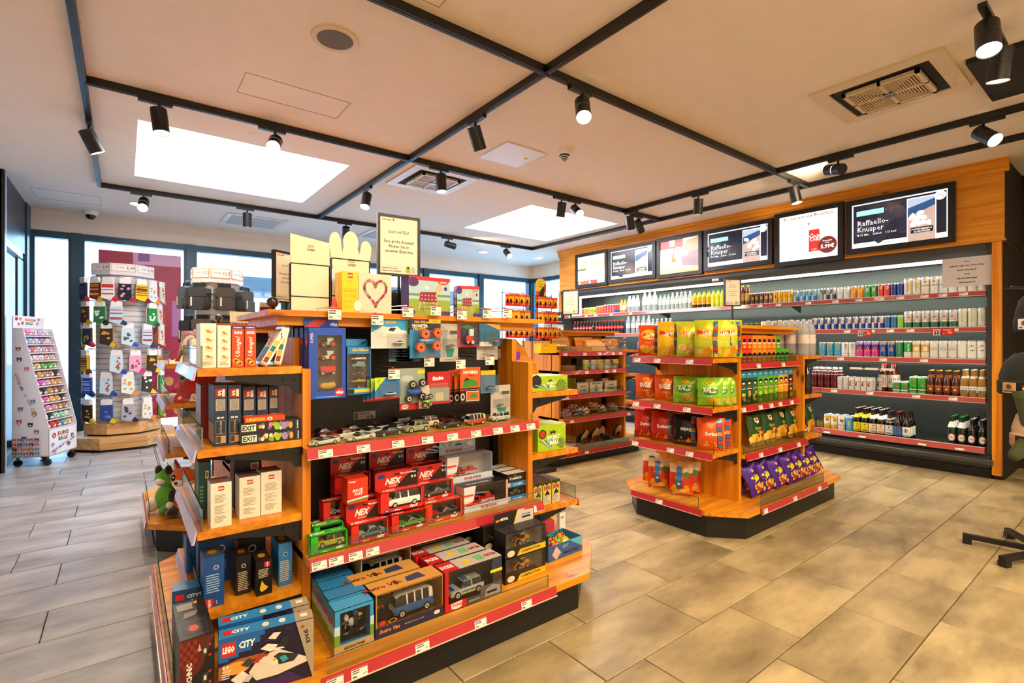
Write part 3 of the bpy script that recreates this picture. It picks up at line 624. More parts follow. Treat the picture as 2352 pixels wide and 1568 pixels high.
for i, (z, dx, d) in enumerate(SH):
    w = Y1-Y0-.07; mb = MB(); mb.box(-w/2, w/2, 0, d-dx if i < 4 else .08, -.018, 0, '#4b5052'); o = mb.build('shelf', 'fridge_grey', fr); o.location = (dx, 0, z); o.rotation_euler = (0, 0, -PI/2)
    h = .034 if i < 4 else .04; mb = MB(); mb.prism([(0, .006), (-.006, .006), (-.02 if i < 4 else -.03, -h), (-.012, -h)], -w/2, w/2, 'x', '#b24a48' ); mb.box(-w/2, w/2, -.016, -.004, -h-.006, -h, '#d8d8c8'); mb.box(-w/2, w/2, -.008, 0, .004, .009, '#dcd8cc'); mb.build('price_rail', 'gloss', o)
    for u in ftag[i]:
        k = link('price_tag', TAGS[int(u*100) % 6], o, loc=(-w/2+u*w, -.0185 if i < 4 else -.028, -h+.004)); k.rotation_euler = (-.36 if i < 4 else -.55, 0, 0); k.scale = (1.15, 1, 1)
    if i < 4:
        mb = MB(); mb.cyl((-w/2+.03, .025, -.028), (w/2-.03, .025, -.028), .006, 8, (.42, .41, .34)); mb.build('light_tube', 'lit', o)
        mb = MB()
        for u in (-w*.16, w*.18): mb.prism([(.12, -.02), (d-dx, -.02), (d-dx, -.1), (d-dx-.04, -.09)], u, u+.006, 'x', '#26292b')
        mb.build('bracket', 'fridge_grey', o)
area('cooler_canopy_light', (CF+.14, CY, 1.915), 5.2, 24, (1, .97, .8), (0, math.radians(-25), 0), .04)
bpy.data.objects['cooler_canopy_light'].data.shape = 'RECTANGLE'; bpy.data.objects['cooler_canopy_light'].data.size = .04; bpy.data.objects['cooler_canopy_light'].data.size_y = 5.2
for z in (1.59, 1.27, .985, .645):
    o = area('cooler_shelf_light', (CF+.11, CY, z), .02, 8, (1, .97, .8), (0, math.radians(-20), 0), 5.2)
def sgn(x, y, z, w, h, lines, label, name='printed_notice', cat='notice', rz=-PI/2, fs=.02, bgc='#cfc8c8', tilt=0):
    t = thing(name, label, cat, (x, y, z), rz); mb = MB(); mb.box(-w/2, w/2, -.001, .001, 0, h, bgc); s = Surf(mb, flat((-w/2, -.001, 0), (1, 0, 0), (0, 0, 1), (0, -1, 0)))
    for k, l in enumerate(lines): s.text(l, w/2, h-(k+1)*h/(len(lines)+1), fs, '#1a1a1a', bold=.03, sx=1.25)
    mb.build('sheet', 'matte', t); return t
sgn(CF+.03, ya(2220, CF+.02), 1.685, .34, .26, ['Von', '24:00 Uhr bis 7:00 Uhr', 'kein Verkauf', 'von', 'alkoholischen', 'Getränken!'], 'grey paper notice about alcohol sale hours taped under the cooler canopy', fs=.02)
sgn(CF+.03, ya(1642, CF+.02), 1.965, .09, .03, ['costa'], 'tiny white sticker on the cooler canopy edge', 'sticker', 'sticker', fs=.02, bgc='#eef0f2')
sgn(CF+.03, ya(1322, CF), 1.62, .22, .3, [''], 'blank white sheet at the far left end of the cooler', bgc='#eef2f6')
# wooden fascia and end panel
mb = MB(); H0, H1 = 2.05, CEIL
mb.box(CF, CF+.76, Y0-.09, Y1, H0, H1-.02); fas = struct('wall_header', mb, 'fascia')
mb = MB(); mb.prism([(0, -.115), (-.012, -.115), (-.012, -.09), (-.022, -.085), (-.022, -.05), (-.035, -.04), (-.035, -.015), (-.05, -.008), (-.05, 0), (0, 0)], Y0-.12, Y1+.02, 'y'); o = mb.build('crown_moulding', 'fascia', fas); o.location = (CF, 0, H1)
mb = MB(); mb.prism([(0, 0), (-.015, .002), (-.018, .014), (0, .02)], Y0-.1, Y1+.01, 'y'); o = mb.build('bottom_moulding', 'fascia', fas); o.location = (CF, 0, H0)
mb = MB(); mb.box(CF, CF+.05, Y0-.07, Y0-.01, 0.04, H0); struct('trim_8', mb, 'pine_z')
mb = MB(); mb.box(CF+.05, XR, Y0-.08, Y0-.01, 0, H1); mb.box(CF, XR, Y0-.1, Y0-.09, H0, H1); mb.box(XR-.03, XR, YF, Y0-.08, 0, CEIL); struct('wall_side_panel', mb, 'darkwood')
mb = MB(); mb.box(CF+.02, CF+.76, Y1, Y1+.05, 0, H0); struct('trim_9', mb, 'pine_z')
# screens and posters on the fascia
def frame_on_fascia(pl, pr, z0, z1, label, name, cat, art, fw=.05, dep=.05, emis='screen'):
    ya0, ya1 = ya(pr, CF-.03), ya(pl, CF-.03); w = ya1-ya0; h = z1-z0; t = thing(name, label, cat, (CF-.001, (ya0+ya1)/2, z0), -PI/2)
    for a in ((-w/2, w/2, 0, fw), (-w/2, w/2, h-fw, h), (-w/2, -w/2+fw, fw, h-fw), (w/2-fw, w/2, fw, h-fw)):
        mb = MB(); mb.box(a[0], a[1], -dep, 0, a[2], a[3], '#16171a'); mb.build('frame_rail', 'paint', t)
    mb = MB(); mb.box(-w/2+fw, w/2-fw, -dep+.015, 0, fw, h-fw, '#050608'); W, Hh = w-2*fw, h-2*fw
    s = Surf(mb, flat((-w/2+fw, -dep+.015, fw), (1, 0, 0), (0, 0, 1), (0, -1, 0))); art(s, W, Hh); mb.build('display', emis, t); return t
def blob(s, u, v, r, c, n=9, k=.3):
    s.poly([(u+r*(1+k*(R.random()-.5))*math.cos(2*PI*i/n), v+r*(1+k*(R.random()-.5))*math.sin(2*PI*i/n)) for i in range(n)], c)
def art_tv(s, W, H):
    s.rect(0, 0, W, H, '#e9eef5'); s.rect(.012, .05, W-.012, H-.012, '#1b1d2b')
    for k in range(14): blob(s, .06+R.random()*(W*.52), .12+R.random()*(H-.25), .05+.05*R.random(), R.choice(['#232637', '#2a2c3c', '#1f2130', '#30303c']), 12, .5)
    s.rect(.04, H-.12, W*.36, H-.07, '#9adfe0'); s.text('Raffaello-', .05, H*.56, .075, '#f4f4f4', 'L', bold=0, maxw=W*.34); s.text('Knusper', .05, H*.42, .075, '#f4f4f4', 'L', bold=0, maxw=W*.29)
    s.text('15 Min.   einfach   113 kcal', .075, H*.29, .028, '#e6e6e6', 'L', bold=.005, maxw=W*.42); s.ell(.055, H*.29, .009, .009, '#e6e6e6'); s.text('Eine App, täglich neue Rezepte', .12, .028, .02, '#333333', 'L', bold=0)
    s.rect(W*.60, .0, W*.89, H-.03, '#dfe6f2'); s.rect(W*.61, .0, W*.88, H-.04, '#a9b6cf'); s.poly([(W*.61, 0), (W*.88, 0), (W*.88, H*.72), (W*.61, H*.52)], '#b39c92'); s.poly([(W*.61, H*.72), (W*.88, H*.86), (W*.88, H*.72), (W*.61, H*.52)], '#2a4d7c')
    for k in range(12): blob(s, W*(.65+.19*R.random()), H*(.33+.33*R.random()), .018+.008*R.random(), '#efe9dc', 8, .6)
    s.rect(W*.64, H*.17, W*.86, H*.29, '#15171a'); s.text('PORTIONIEREN &', W*.75, H*.25, .022, '#ffffff', maxw=W*.2); s.text('AUSKÜHLEN', W*.75, H*.2, .022, '#ffffff', maxw=W*.16)
    s.ell(W-.055, H-.05, .042, .042, '#eef2f4', 20); s.text('EAT', W-.055, H-.04, .022, '#33434f'); s.text('CLUB', W-.055, H-.06, .022, '#33434f')
def art_wurst(s, W, H):
    s.rect(0, 0, W, H, '#fbf6e8'); s.text('Bockwurst mit Brötchen', W*.5, H-.03, .05, '#6a4636', bold=.01, maxw=W*.84); s.text('+', W*.52, H-.12, .07, '#6a4636'); s.text('1 Coca-Cola Dose 0,33l', .05, H-.19, .026, '#7a5646', 'L', bold=0, maxw=W*.4)
    s.rect(W*.52, .07, W*.7, H*.62, '#d83026'); s.ell(W*.61, .07, W*.09, .012, '#c9c4be'); s.rect(W*.53, H*.62, W*.69, H*.65, '#c9c4be'); s.text('Coca', W*.61, H*.49, .07, '#ffffff', shear=.4, maxw=W*.17); s.text('Cola', W*.61, H*.42, .06, '#ffffff', shear=.4, maxw=W*.15); s.text('WORLD', W*.61, .1, .014, '#ffffff')
    s.ell(W*.83, .13, .09, .09, '#6b2c26', 24); s.text('5,99€', W*.83, .115, .055, '#ffffff', bold=.03, maxw=.16); s.text('Komplett-', W*.83, .175, .022, '#ffffff'); s.text('Preis', W*.83, .155, .02, '#ffffff')
def art_people(s, W, H):
    s.rect(0, 0, W, H, '#f6d9b8'); s.rect(0, H*.75, W*.6, H, '#a83028'); s.rect(W*.25, H*.8, W*.4, H, '#d8b090'); s.rect(0, 0, W, H*.16, '#f0b880')
    s.poly([(W*.3, H*.35), (W*.36, H*.72), (W*.44, H*.8), (W*.52, H*.7), (W*.48, H*.42), (W*.4, H*.3)], '#c46a30'); s.ell(W*.47, H*.58, .06, .09, '#f2cdb0'); s.poly([(W*.3, H*.32), (W*.5, H*.35), (W*.55, H*.2), (W*.3, H*.16)], '#f4f0ec')
    s.poly([(W*.6, H*.2), (W*.55, H*.42), (W*.7, H*.62), (W, H*.72), (W, H*.15)], '#8a7480'); s.ell(W*.66, H*.64, .06, .08, '#edc0a0'); s.poly([(W*.62, H*.7), (W*.7, H*.92), (W, H), (W, H*.62), (W*.78, H*.58)], '#b08c68'); s.rect(W*.05, H*.12, W*.8, H*.17, '#fbeedd')
def art_street(s, W, H):
    s.rect(0, 0, W, H, '#f1e7d3'); s.poly([(0, H*.5), (W*.12, H*.8), (W*.35, H*.86), (W*.35, H*.5)], '#b8a890'); s.poly([(W*.5, H*.5), (W*.6, H*.9), (W*.9, H), (W, H*.9), (W, H*.5)], '#e0cfae'); s.rect(0, H*.5, W*.3, H*.56, '#6a6a5a')
    for k in range(6): s.rect(W*(.55+.07*k), H*.6, W*(.58+.07*k), H*.8, '#c4ad86')
    s.rect(0, 0, W*.38, H*.13, '#d9623a'); s.rect(W*.38, 0, W*.72, H*.13, '#c2463c'); s.ell(W*.07, H*.065, .02, .02, '#ffffff'); s.ell(W*.45, H*.065, .02, .02, '#ffffff'); s.text('So einfach', .03, H*.36, .045, '#8a4030', 'L'); s.text("geht's:", .03, H*.28, .045, '#8a4030', 'L')
frame_on_fascia(1945, 2195, 2.085, 2.625, 'large menu screen at the right end of the cooler header', 'menu_screen', 'screen', art_tv)
frame_on_fascia(1618, 1775, 2.09, 2.61, 'menu screen straight above the small framed drinks sign', 'menu_screen', 'screen', art_tv)
frame_on_fascia(1398, 1507, 2.09, 2.61, 'menu screen with a bright glare, second from the left on the header', 'menu_screen', 'screen', art_tv)
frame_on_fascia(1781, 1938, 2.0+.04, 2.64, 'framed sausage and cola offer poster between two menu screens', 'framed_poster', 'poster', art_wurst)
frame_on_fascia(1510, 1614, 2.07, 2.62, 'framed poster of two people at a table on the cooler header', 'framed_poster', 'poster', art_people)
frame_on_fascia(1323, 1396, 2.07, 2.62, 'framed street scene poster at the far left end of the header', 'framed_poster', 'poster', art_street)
# framed signs on the gondolas
def sign(x, y, z, w, h, rz, label, lines, fs, pole, big=False):
    t = thing('framed_sign', label, 'sign', (x, y, z), rz); f = .012 if big else .008
    mb = MB(); [mb.box(*a, '#17181b') for a in ((-w/2, w/2, -.009, .009, 0, f), (-w/2, w/2, -.009, .009, h-f, h), (-w/2, -w/2+f, -.009, .009, f, h-f), (w/2-f, w/2, -.009, .009, f, h-f))]; mb.build('frame', 'paint', t)
    mb = MB(); mb.box(-w/2+f, w/2-f, -.004, .004, f, h-f, '#f4ecdc'); s = Surf(mb, flat((-w/2+f, -.004, f), (1, 0, 0), (0, 0, 1), (0, -1, 0))); W, H = w-2*f, h-2*f
    s.text('Serways', W*.06, H*.955, H*.05, '#b03a34', 'L', bold=.03); s.ell(W*.35, H*.958, H*.018, H*.018, '#b03a34')
    for v, l in lines: s.text(l, W/2, H*v, fs*H, '#2c2a28', bold=.008, maxw=W*.78)
    s.text('SANIFAIR Wert-Bon', W*.05, H*.095, H*.034, '#23211f', 'L', bold=.01, maxw=W*.46); s.text('einlösen nicht vergessen!*', W*.05, H*.052, H*.034, '#23211f', 'L', bold=.02, maxw=W*.58); s.rect(W*.04, H*.125, W*.6, H*.127, '#777777')
    s.rect(W*.68, H*.03, W*.8, H*.13, '#a3c62c'); s.rect(W*.71, H*.10, W*.77, H*.14, '#333333'); s.rect(W*.83, H*.02, W*.95, H*.15, '#e9e9e9'); s.lines(W*.84, H*.03, W*.94, H*.14, 6, '#888888'); mb.build('sheet', 'matte', t)
    if pole: mb = MB(); mb.box(-.006, .006, -.003, .003, -pole, 0, '#1a1a1c'); mb.build('pole', 'black_steel', t)
ex = [(.75, 'Lust auf Eis?'), (.575, 'Eine große Auswahl'), (.49, 'finden Sie in'), (.405, 'unserer Eistruhe')]
X = xa(916, 2.2); sign(X, 2.2, za(635, X, 2.2), .148*1.40, .285, -YAW*.12, 'large framed ice cream sign standing on the toy gondola', ex, .078, .13, True)
X = xa(1682, 1.98); sign(X, 1.98, za(703, X, 1.98), .135, .205, -.5, 'framed cold drinks sign above the crisps on the snack gondola', [(.8, 'Lust auf ein'), (.72, 'kühles Getränk?'), (.55, 'Eine große Auswahl'), (.465, 'finden Sie in'), (.385, 'unserer Kühltheke')], .045, .12)
X = xa(1311, 4.0); sign(X, 4.0, za(722, X, 4.0), .19, .27, -1.18, 'framed sign seen nearly edge on beside the cooler', ex, .05, .2)
X = xa(657, 2.3); sign(X, 2.3, za(697, X, 2.3), .14, .22, .55, 'framed sign partly hidden behind the left blank board', ex, .05, .03)
# ============================================================ product builders
def carton(name, label, cat, x0, x1, y0, y1, z, h, c, f=None, l=None, t=None, r=None, rz=0, group=None, mat='card', cols=None):
    w, d = x1-x0, y1-y0; mb = MB(); mb.box(-w/2, w/2, -d/2, d/2, 0, h, c, cols)
    if f: f(mb.surf(-w/2, w/2, -d/2, d/2, 0, h, 'f'), w, h)
    if l: l(mb.surf(-w/2, w/2, -d/2, d/2, 0, h, 'l'), d, h)
    if r: r(mb.surf(-w/2, w/2, -d/2, d/2, 0, h, 'r'), d, h)
    if t: t(mb.surf(-w/2, w/2, -d/2, d/2, 0, h, 't'), w, d)
    o = mb.build(name, mat); o.location = ((x0+x1)/2, (y0+y1)/2, z); o.rotation_euler = (0, 0, rz)
    o['label'] = label; o['category'] = cat
    if group: o['group'] = group
    return o
def cpx(name, label, cat, p0, p1, Y, dep, z, ytop, c, **k):
    """carton whose front spans pixel columns p0..p1 on the plane y = Y and whose top edge shows at row ytop"""
    x0, x1 = xa(p0, Y), xa(p1, Y); h = za(ytop, (x0+x1)/2, Y)-z
    return carton(name, label, cat, x0, x1, Y, Y+dep, z, h, c, **k)
# ---- toy cars
ST = dict(sedan=[(0, .3, .3), (.03, .44, .44), (.27, .55, .55), (.42, .57, .96), (.66, .58, 1), (.84, .6, .62), (.97, .58, .58), (1, .38, .38)],
 sports=[(0, .28, .28), (.04, .42, .42), (.3, .56, .56), (.47, .6, .97), (.6, .62, 1), (.86, .68, .7), (.98, .66, .66), (1, .4, .4)],
 suv=[(0, .34, .34), (.03, .52, .52), (.28, .6, .6), (.38, .62, .97), (.6, .62, 1), (.62, .62, 1), (.92, .62, .98), (.98, .6, .6), (1, .4, .4)],
 van=[(0, .34, .34), (.02, .5, .5), (.13, .58, .6), (.24, .6, .95), (.34, .6, 1), (.37, .6, 1), (.6, .6, 1), (.63, .6, 1), (.94, .6, 1), (.99, .58, .95), (1, .4, .4)],
 bus=[(0, .3, .3), (.015, .52, .56), (.06, .54, .9), (.12, .55, .97), (.14, .55, 1), (.3, .55, 1), (.33, .55, 1), (.49, .55, 1), (.52, .55, 1), (.68, .55, 1), (.71, .55, 1), (.87, .55, 1), (.97, .54, .95), (1, .35, .35)])
NG = dict(suv={4}, van={4, 6}, bus={5, 7, 9, 11})
def car_mb(mb, L, W, H, kind, c, c2=None):
    st = ST[kind]; zb = .17; w = W/2; rings = []
    for x, b_, r_ in st:
        e = .86 if x in (0, 1) else (.95 if x < .05 or x > .95 else 1)
        rings.append([(-L/2+x*L, s*w*k*e, z*H) for s, k, z in ((-1, .96, zb), (-1, 1, (zb+b_)/2), (-1, .95, b_), (-1, .74, r_), (1, .74, r_), (1, .95, b_), (1, 1, (zb+b_)/2), (1, .96, zb))])
    g = '#15181c'; low = c2 or c
    for i in range(len(st)-1):
        a, b_ = rings[i], rings[i+1]; cab = st[i][2]-st[i][1] > .2 or st[i+1][2]-st[i+1][1] > .2; both = st[i][2]-st[i][1] > .2 and st[i+1][2]-st[i+1][1] > .2
        for k in range(8):
            j = (k+1) % 8; col = c
            if k in (0, 1, 5, 6): col = low
            if k in (2, 4) and cab: col = c if i in NG.get(kind, ()) else g
            if k == 3: col = g if (cab and not both) else c
            if k == 7: col = '#222222'
            mb.face([a[k], a[j], b_[j], b_[k]], col)
    mb.faces(rings[0], [(7, 6, 5, 4, 3, 2, 1, 0)], low); mb.faces(rings[-1], [tuple(range(8))], low)
    x = -L/2-.0006
    for s in (-1, 1): mb.faces([(x, s*w*.5, H*.3), (x, s*w*.8, H*.3), (x, s*w*.8, H*.38), (x, s*w*.5, H*.38)], [(0, 1, 2, 3)], '#f5f5e8')
    mb.faces([(x, -w*.4, H*.22), (x, w*.4, H*.22), (x, w*.4, H*.32), (x, -w*.4, H*.32)], [(0, 1, 2, 3)], '#1a1a1a')
_wh = {}
def wheel(par, x, y, r, hub='#c9ccd0', w=.3):
    k = (hub, w)
    if k not in _wh:
        mb = MB(); mb.cyl((0, -w, 0), (0, w, 0), 1, 14, '#17171a'); [mb.cyl((0, s*w*1.01, 0), (0, s*w*1.08, 0), .6, 12, hub) for s in (-1, 1)]; [mb.cyl((0, s*w*1.08, 0), (0, s*w*1.12, 0), .25, 8, '#55585c') for s in (-1, 1)]; _wh[k] = mb.mesh('wheel', 'gloss')
    o = link('wheel', _wh[k], par, loc=(x, y, r)); o.scale = (r, r, r); return o
def car_into(par, L, kind, c, c2=None, loc=(0, 0, 0), rz=0, name='toy_car', W=None, H=None, decal=None):
    W = W or L*.42; H = H or L*{'sedan': .3, 'sports': .26, 'suv': .4, 'van': .42, 'bus': .48}[kind]; mb = MB(); car_mb(mb, L, W, H, kind, c, c2)
    if decal: decal(mb, L, W, H)
    o = mb.build(name, 'gloss', par, True); o.location = loc; o.rotation_euler = (0, 0, rz); o.scale = (1.02, 1.03, 1.05); cr = o.data.attributes.new('crease_edge', 'FLOAT', 'EDGE'); cr.data.foreach_set('value', [.62]*len(o.data.edges))
    sd = o.modifiers.new('round', 'SUBSURF'); sd.levels = sd.render_levels = 2; r = H*(.19 if kind in ('bus', 'van') else .25)
    for x in (-.32, .3):
        for y in (-1, 1): wheel(o, x*L, y*W*.465, r)
    return o
def shelf_car(px_, Y, z, kind, c, label, c2=None, L=.122, rz=.15, decal=None):
    X = xa(px_, Y); t = thing('model_car', label, 'toy car', (X, Y, z+.0), rz, 'model cars on the middle shelf'); car_into(t, L, kind, c, c2, name='body', decal=decal); return t
def truck_mb(mb, L, W, H, c='#d42a20'):
    mb.box(-L/2, -L*.2, -W/2, W/2, H*.18, H*.72, c); mb.box(-L/2-.0005, -L*.46, -W*.42, W*.42, H*.42, H*.66, '#1a1d22'); mb.box(-L*.42, -L*.26, -W/2-.0005, W/2+.0005, H*.45, H*.66, '#1a1d22')
    mb.box(-L*.18, L/2, -W/2, W/2, H*.18, H*.5, c); mb.box(-L*.16, L*.48, -W/2-.0006, W/2+.0006, H*.26, H*.4, '#c9ccd2'); mb.box(-L/2-.002, L*.5, -W/2-.0008, W/2+.0008, H*.2, H*.235, '#f2f2f2')
    mb.box(-L*.45, -L*.3, -W*.3, W*.3, H*.72, H*.78, '#2a5fd0'); mb.box(L*.1, L*.34, -W*.3, W*.3, H*.5, H*.72, c)
    mb.tube([(L*.3, 0, H*.75), (-L*.55, 0, H*.86)], H*.035, 6, '#b7b9bb')
    for s in (-1, 1): mb.tube([(L*.3, s*W*.2, H*.77), (-L*.55, s*W*.2, H*.9)], H*.02, 5, '#b7b9bb')
    for k in range(9): x = L*.3-k*L*.1; z_ = H*(.77+.13*k/8.5); mb.box(x-.001, x+.001, -W*.2, W*.2, z_, z_+H*.03, '#b7b9bb')
def loader_mb(mb, L, W, H, c='#c98a1e'):
    mb.box(-L*.12, L*.42, -W*.4, W*.4, H*.25, H*.55, c); mb.box(-L*.05, L*.15, -W*.32, W*.32, H*.55, H*.98, '#1b1e22'); mb.box(-L*.08, L*.18, -W*.36, W*.36, H*.95, H*1.02, '#e8e2d6'); mb.prism([(L*.15, H*.55), (L*.42, H*.55), (L*.4, H*.72), (L*.15, H*.8)], -W*.36, W*.36, 'y', c)
    for s in (-1, 1): mb.tube([(-L*.1, s*W*.25, H*.6), (-L*.28, s*W*.25, H*.62), (-L*.42, s*W*.25, H*.22)], H*.04, 6, c)
    mb.prism([(-L*.42, H*.1), (-L*.5, H*.14), (-L*.48, H*.36), (-L*.4, H*.3)], -W*.5, W*.5, 'y', '#a87018')
def bike_mb(mb, L, H):
    for x in (-.3, .3):
        for a in range(12):
            p, q = 2*PI*a/12, 2*PI*(a+1)/12; mb.cyl((x*L+.27*H*math.cos(p), 0, .28*H+.27*H*math.sin(p)), (x*L+.27*H*math.cos(q), 0, .28*H+.27*H*math.sin(q)), H*.07, 6, '#1a1a1c', cap=False)
    mb.ball(0, 0, H*.5, L*.22, L*.09, H*.2, 10, 6, '#c9ccd0'); mb.ball(L*.2, 0, H*.72, L*.2, L*.06, H*.1, 8, 5, '#d8c820'); mb.ball(-L*.25, 0, H*.75, L*.1, L*.08, H*.16, 8, 5, '#e8e8e8'); mb.tube([(-L*.3, 0, H*.28), (-L*.2, 0, H*.85)], H*.04, 6, '#8a8d90'); mb.tube([(-L*.2, -L*.12, H*.9), (-L*.2, L*.12, H*.9)], H*.03, 6, '#1a1a1c')
def window_box(name, label, x0, x1, Y, dep, z, h, c, win, toy, f=None, t=None, l=None, head=None, rz=0, cat='toy', inside='#d8d4cc', cols=None, group=None, mat='card'):
    """open-fronted carton: printed shell, clear film, toy inside. win = (left, right, bottom, top) margins"""
    w = x1-x0; T = thing(name, label, cat, ((x0+x1)/2, Y+dep/2, z), rz, group); th = .0015; a, b_, cbot, d = win; y0, y1 = -dep/2, dep/2
    mb = MB(); C = cols or {}
    mb.box(-w/2, w/2, y1-th, y1, 0, h, inside); mb.box(-w/2, -w/2+th, y0, y1, 0, h, C.get('l', c)); mb.box(w/2-th, w/2, y0, y1, 0, h, C.get('r', c)); mb.box(-w/2, w/2, y0, y1, 0, th, c); mb.box(-w/2, w/2, y0, y1, h-th, h, C.get('t', c))
    for q in ((-w/2, w/2, 0, cbot), (-w/2, w/2, h-d, h), (-w/2, -w/2+a, cbot, h-d), (w/2-b_, w/2, cbot, h-d)):
        if q[1]-q[0] > 1e-4 and q[3]-q[2] > 1e-4: mb.box(q[0], q[1], y0, y0+th, q[2], q[3], C.get('f', c))
    if f: f(mb.surf(-w/2, w/2, y0, y1, 0, h, 'f'), w, h)
    if t: t(mb.surf(-w/2, w/2, y0, y1, 0, h, 't'), w, dep)
    if l: l(mb.surf(-w/2, w/2, y0, y1, 0, h, 'l'), dep, h)
    if head:
        hh, hc, hf = head[:3]; u0, u1 = (head[3] if len(head) > 3 else (0, 1)); mb.prism([(-w/2+u0*w, h), (-w/2+u1*w, h), (-w/2+u1*w, h+hh-.006), (-w/2+u1*w-.006, h+hh), (-w/2+u0*w+.006, h+hh), (-w/2+u0*w, h+hh-.006)], y1-th, y1, 'y', hc)
        s = Surf(mb, flat((-w/2+u0*w, y1-th, h), (1, 0, 0), (0, 0, 1), (0, -1, 0))); hf(s, w*(u1-u0), hh)
    mb.build('carton', mat, T)
    mb = MB(); mb.box(-w/2+a, w/2-b_, y0+.0002, y0+.0008, cbot, h-d); mb.build('clear_window', 'film', T)
    toy(T, w, dep, h); return T
def putcar(L, kind, c, c2=None, z=.01, rz=.0, x=0, decal=None): return lambda T, w, d, h: car_into(T, L, kind, c, c2, (x, 0, z), rz, decal=decal)
def puttruck(L, z=.02):
    def g(T, w, d, h):
        mb = MB(); truck_mb(mb, L, L*.3, L*.55); o = mb.build('toy_fire_engine', 'gloss', T); o.location = (0, 0, z)
        for x in (-.36, .2, .38):
            for y in (-1, 1): wheel(o, x*L, y*L*.13, L*.085)
    return g
def putloader(L, z=.02):
    def g(T, w, d, h):
        mb = MB(); loader_mb(mb, L, L*.4, L*.5); o = mb.build('toy_wheel_loader', 'gloss', T); o.location = (0, 0, z)
        for x in (-.15, .28):
            for y in (-1, 1): wheel(o, x*L, y*L*.17, L*.12, '#8a8f94')
    return g
# ---- crisp bags
def bag_mesh(w, h, t, cf, prints, seed=1):
    rr = random.Random(seed); ph = [rr.random()*6 for _ in range(4)]
    def fn(u, v, o, s=-1):
        e = max(0, math.sin(PI*min(max(u, 0), 1)))**.55*max(0, math.sin(PI*min(max((v-.04)/.92, 0), 1)))**.5
        wr = .012*w*(math.sin(9*u+7*v+ph[0])+math.sin(17*u-11*v+ph[1])*.7+math.sin(27*v+ph[2])*.4)*(1-.5*e)
        x = (u-.5)*w*(1-.05*math.sin(PI*v)) + .01*w*math.sin(8*v+ph[3]); return (x, s*(t/2*e+o)+wr, v*h)
    mb = MB(); nu, nv = 12, 14
    for s in (-1, 1):
        P = [fn(i/nu, j/nv, 0, s) for j in range(nv+1) for i in range(nu+1)]
        for j in range(nv):
            for i in range(nu):
                q = (j*(nu+1)+i, j*(nu+1)+i+1, (j+1)*(nu+1)+i+1, (j+1)*(nu+1)+i); q = q if s < 0 else q[::-1]
                mb.faces([P[k] for k in q], [(0, 1, 2, 3)], cf((i+.5)/nu, (j+.5)/nv))
    s = Surf(mb, lambda u, v, o: fn(u, v, o), .0004); prints(s); me = mb.mesh('crisp_bag', 'foil', True); return me
def ellm(s, u, v, ru, rv, c, n=16, rings=3): s.ell(u, v, ru, rv, c, n, rings)
CHIP = ['#f4c440', '#e8a828', '#f8d868', '#dd9420']
def chips(s, u0, u1, v0, v1, n, r, cols=CHIP):
    for k in range(n): s.k -= .8; ellm(s, u0+(u1-u0)*R.random(), v0+(v1-v0)*R.random(), r*(.7+.6*R.random()), r*.7*(.7+.6*R.random()), R.choice(cols), 8, 1)
def wstrip(s, u0=.7, u1=.85):
    s.rect(u0-.01, .03, u1+.01, .97, '#20242e', 2, 12); 
    for k in range(7): s.rect(u0, .04+k*.133, u1, .16+k*.133, ['#3f7fc4', '#b8402c', '#2f6cb8', '#d88a30', '#3a5f9c', '#c83a2a', '#3f7fc4'][k], 2, 2); s.k -= .9
    s.k += 1
def lays(c, c2, food, strip=True):
    def p(s):
        ellm(s, .45, .68, .34, .17, '#f8cc20', 20, 4); s.poly([(.08+.74*i/9, .60+.035*math.sin(i*.7)) for i in range(10)]+[(.82-.74*i/9, .73+.03*math.sin(i*.7+1)) for i in range(10)], '#cf2a20')
        s.text("Lay's", .45, .665, .2, '#ffffff', bold=.03, shear=.35, sx=.8, maxw=.7); s.text(food, .42, .42, .055, '#f6f0d8', bold=.01, maxw=.5); chips(s, .15, .8, .08, .28, 14, .11)
        if strip: wstrip(s)
    return (lambda u, v: c if v > .3 else c2), p
def bugles(c, c2):
    def p(s):
        ellm(s, .5, .5, .33, .15, c2, 16, 3); s.text('BUGLES', .5, .55, .26, '#f7f2e4', bold=.04, sx=.62, maxw=.82); ellm(s, .5, .8, .17, .07, '#f2c41e', 14, 2); s.text("Lay's", .5, .8, .09, '#c8281c', bold=.02, shear=.3, sx=.9); s.text('ORIGINAL', .5, .33, .05, '#f6f0d8'); chips(s, .5, .9, .08, .25, 9, .07, ['#e8a030', '#f0bc50', '#d88820'])
    return (lambda u, v: c), p
def doritos(c, c2, flip=False):
    def p(s):
        k = -1 if flip else 1; T = [(.2, .42+.2*k), (.8, .42+.2*k), (.5, .42-.16*k)]
        s.poly(T, '#f0a018'); s.poly([(.27, .42+.17*k), (.73, .42+.17*k), (.5, .42-.1*k)], '#141414'); s.text('Doritos', .5, .5, .17, '#ffffff', bold=.035, sx=.8, maxw=.9, rot=PI if flip else 0)
        for a, b_ in (((.2, .1), (.45, .28)), ((.5, .08), (.75, .25))): s.poly([a, (b_[0], a[1]+.02), ((a[0]+b_[0])/2, b_[1])], '#f0a030')
        if c2: wstrip(s, .72, .9)
    return (lambda u, v: c), p
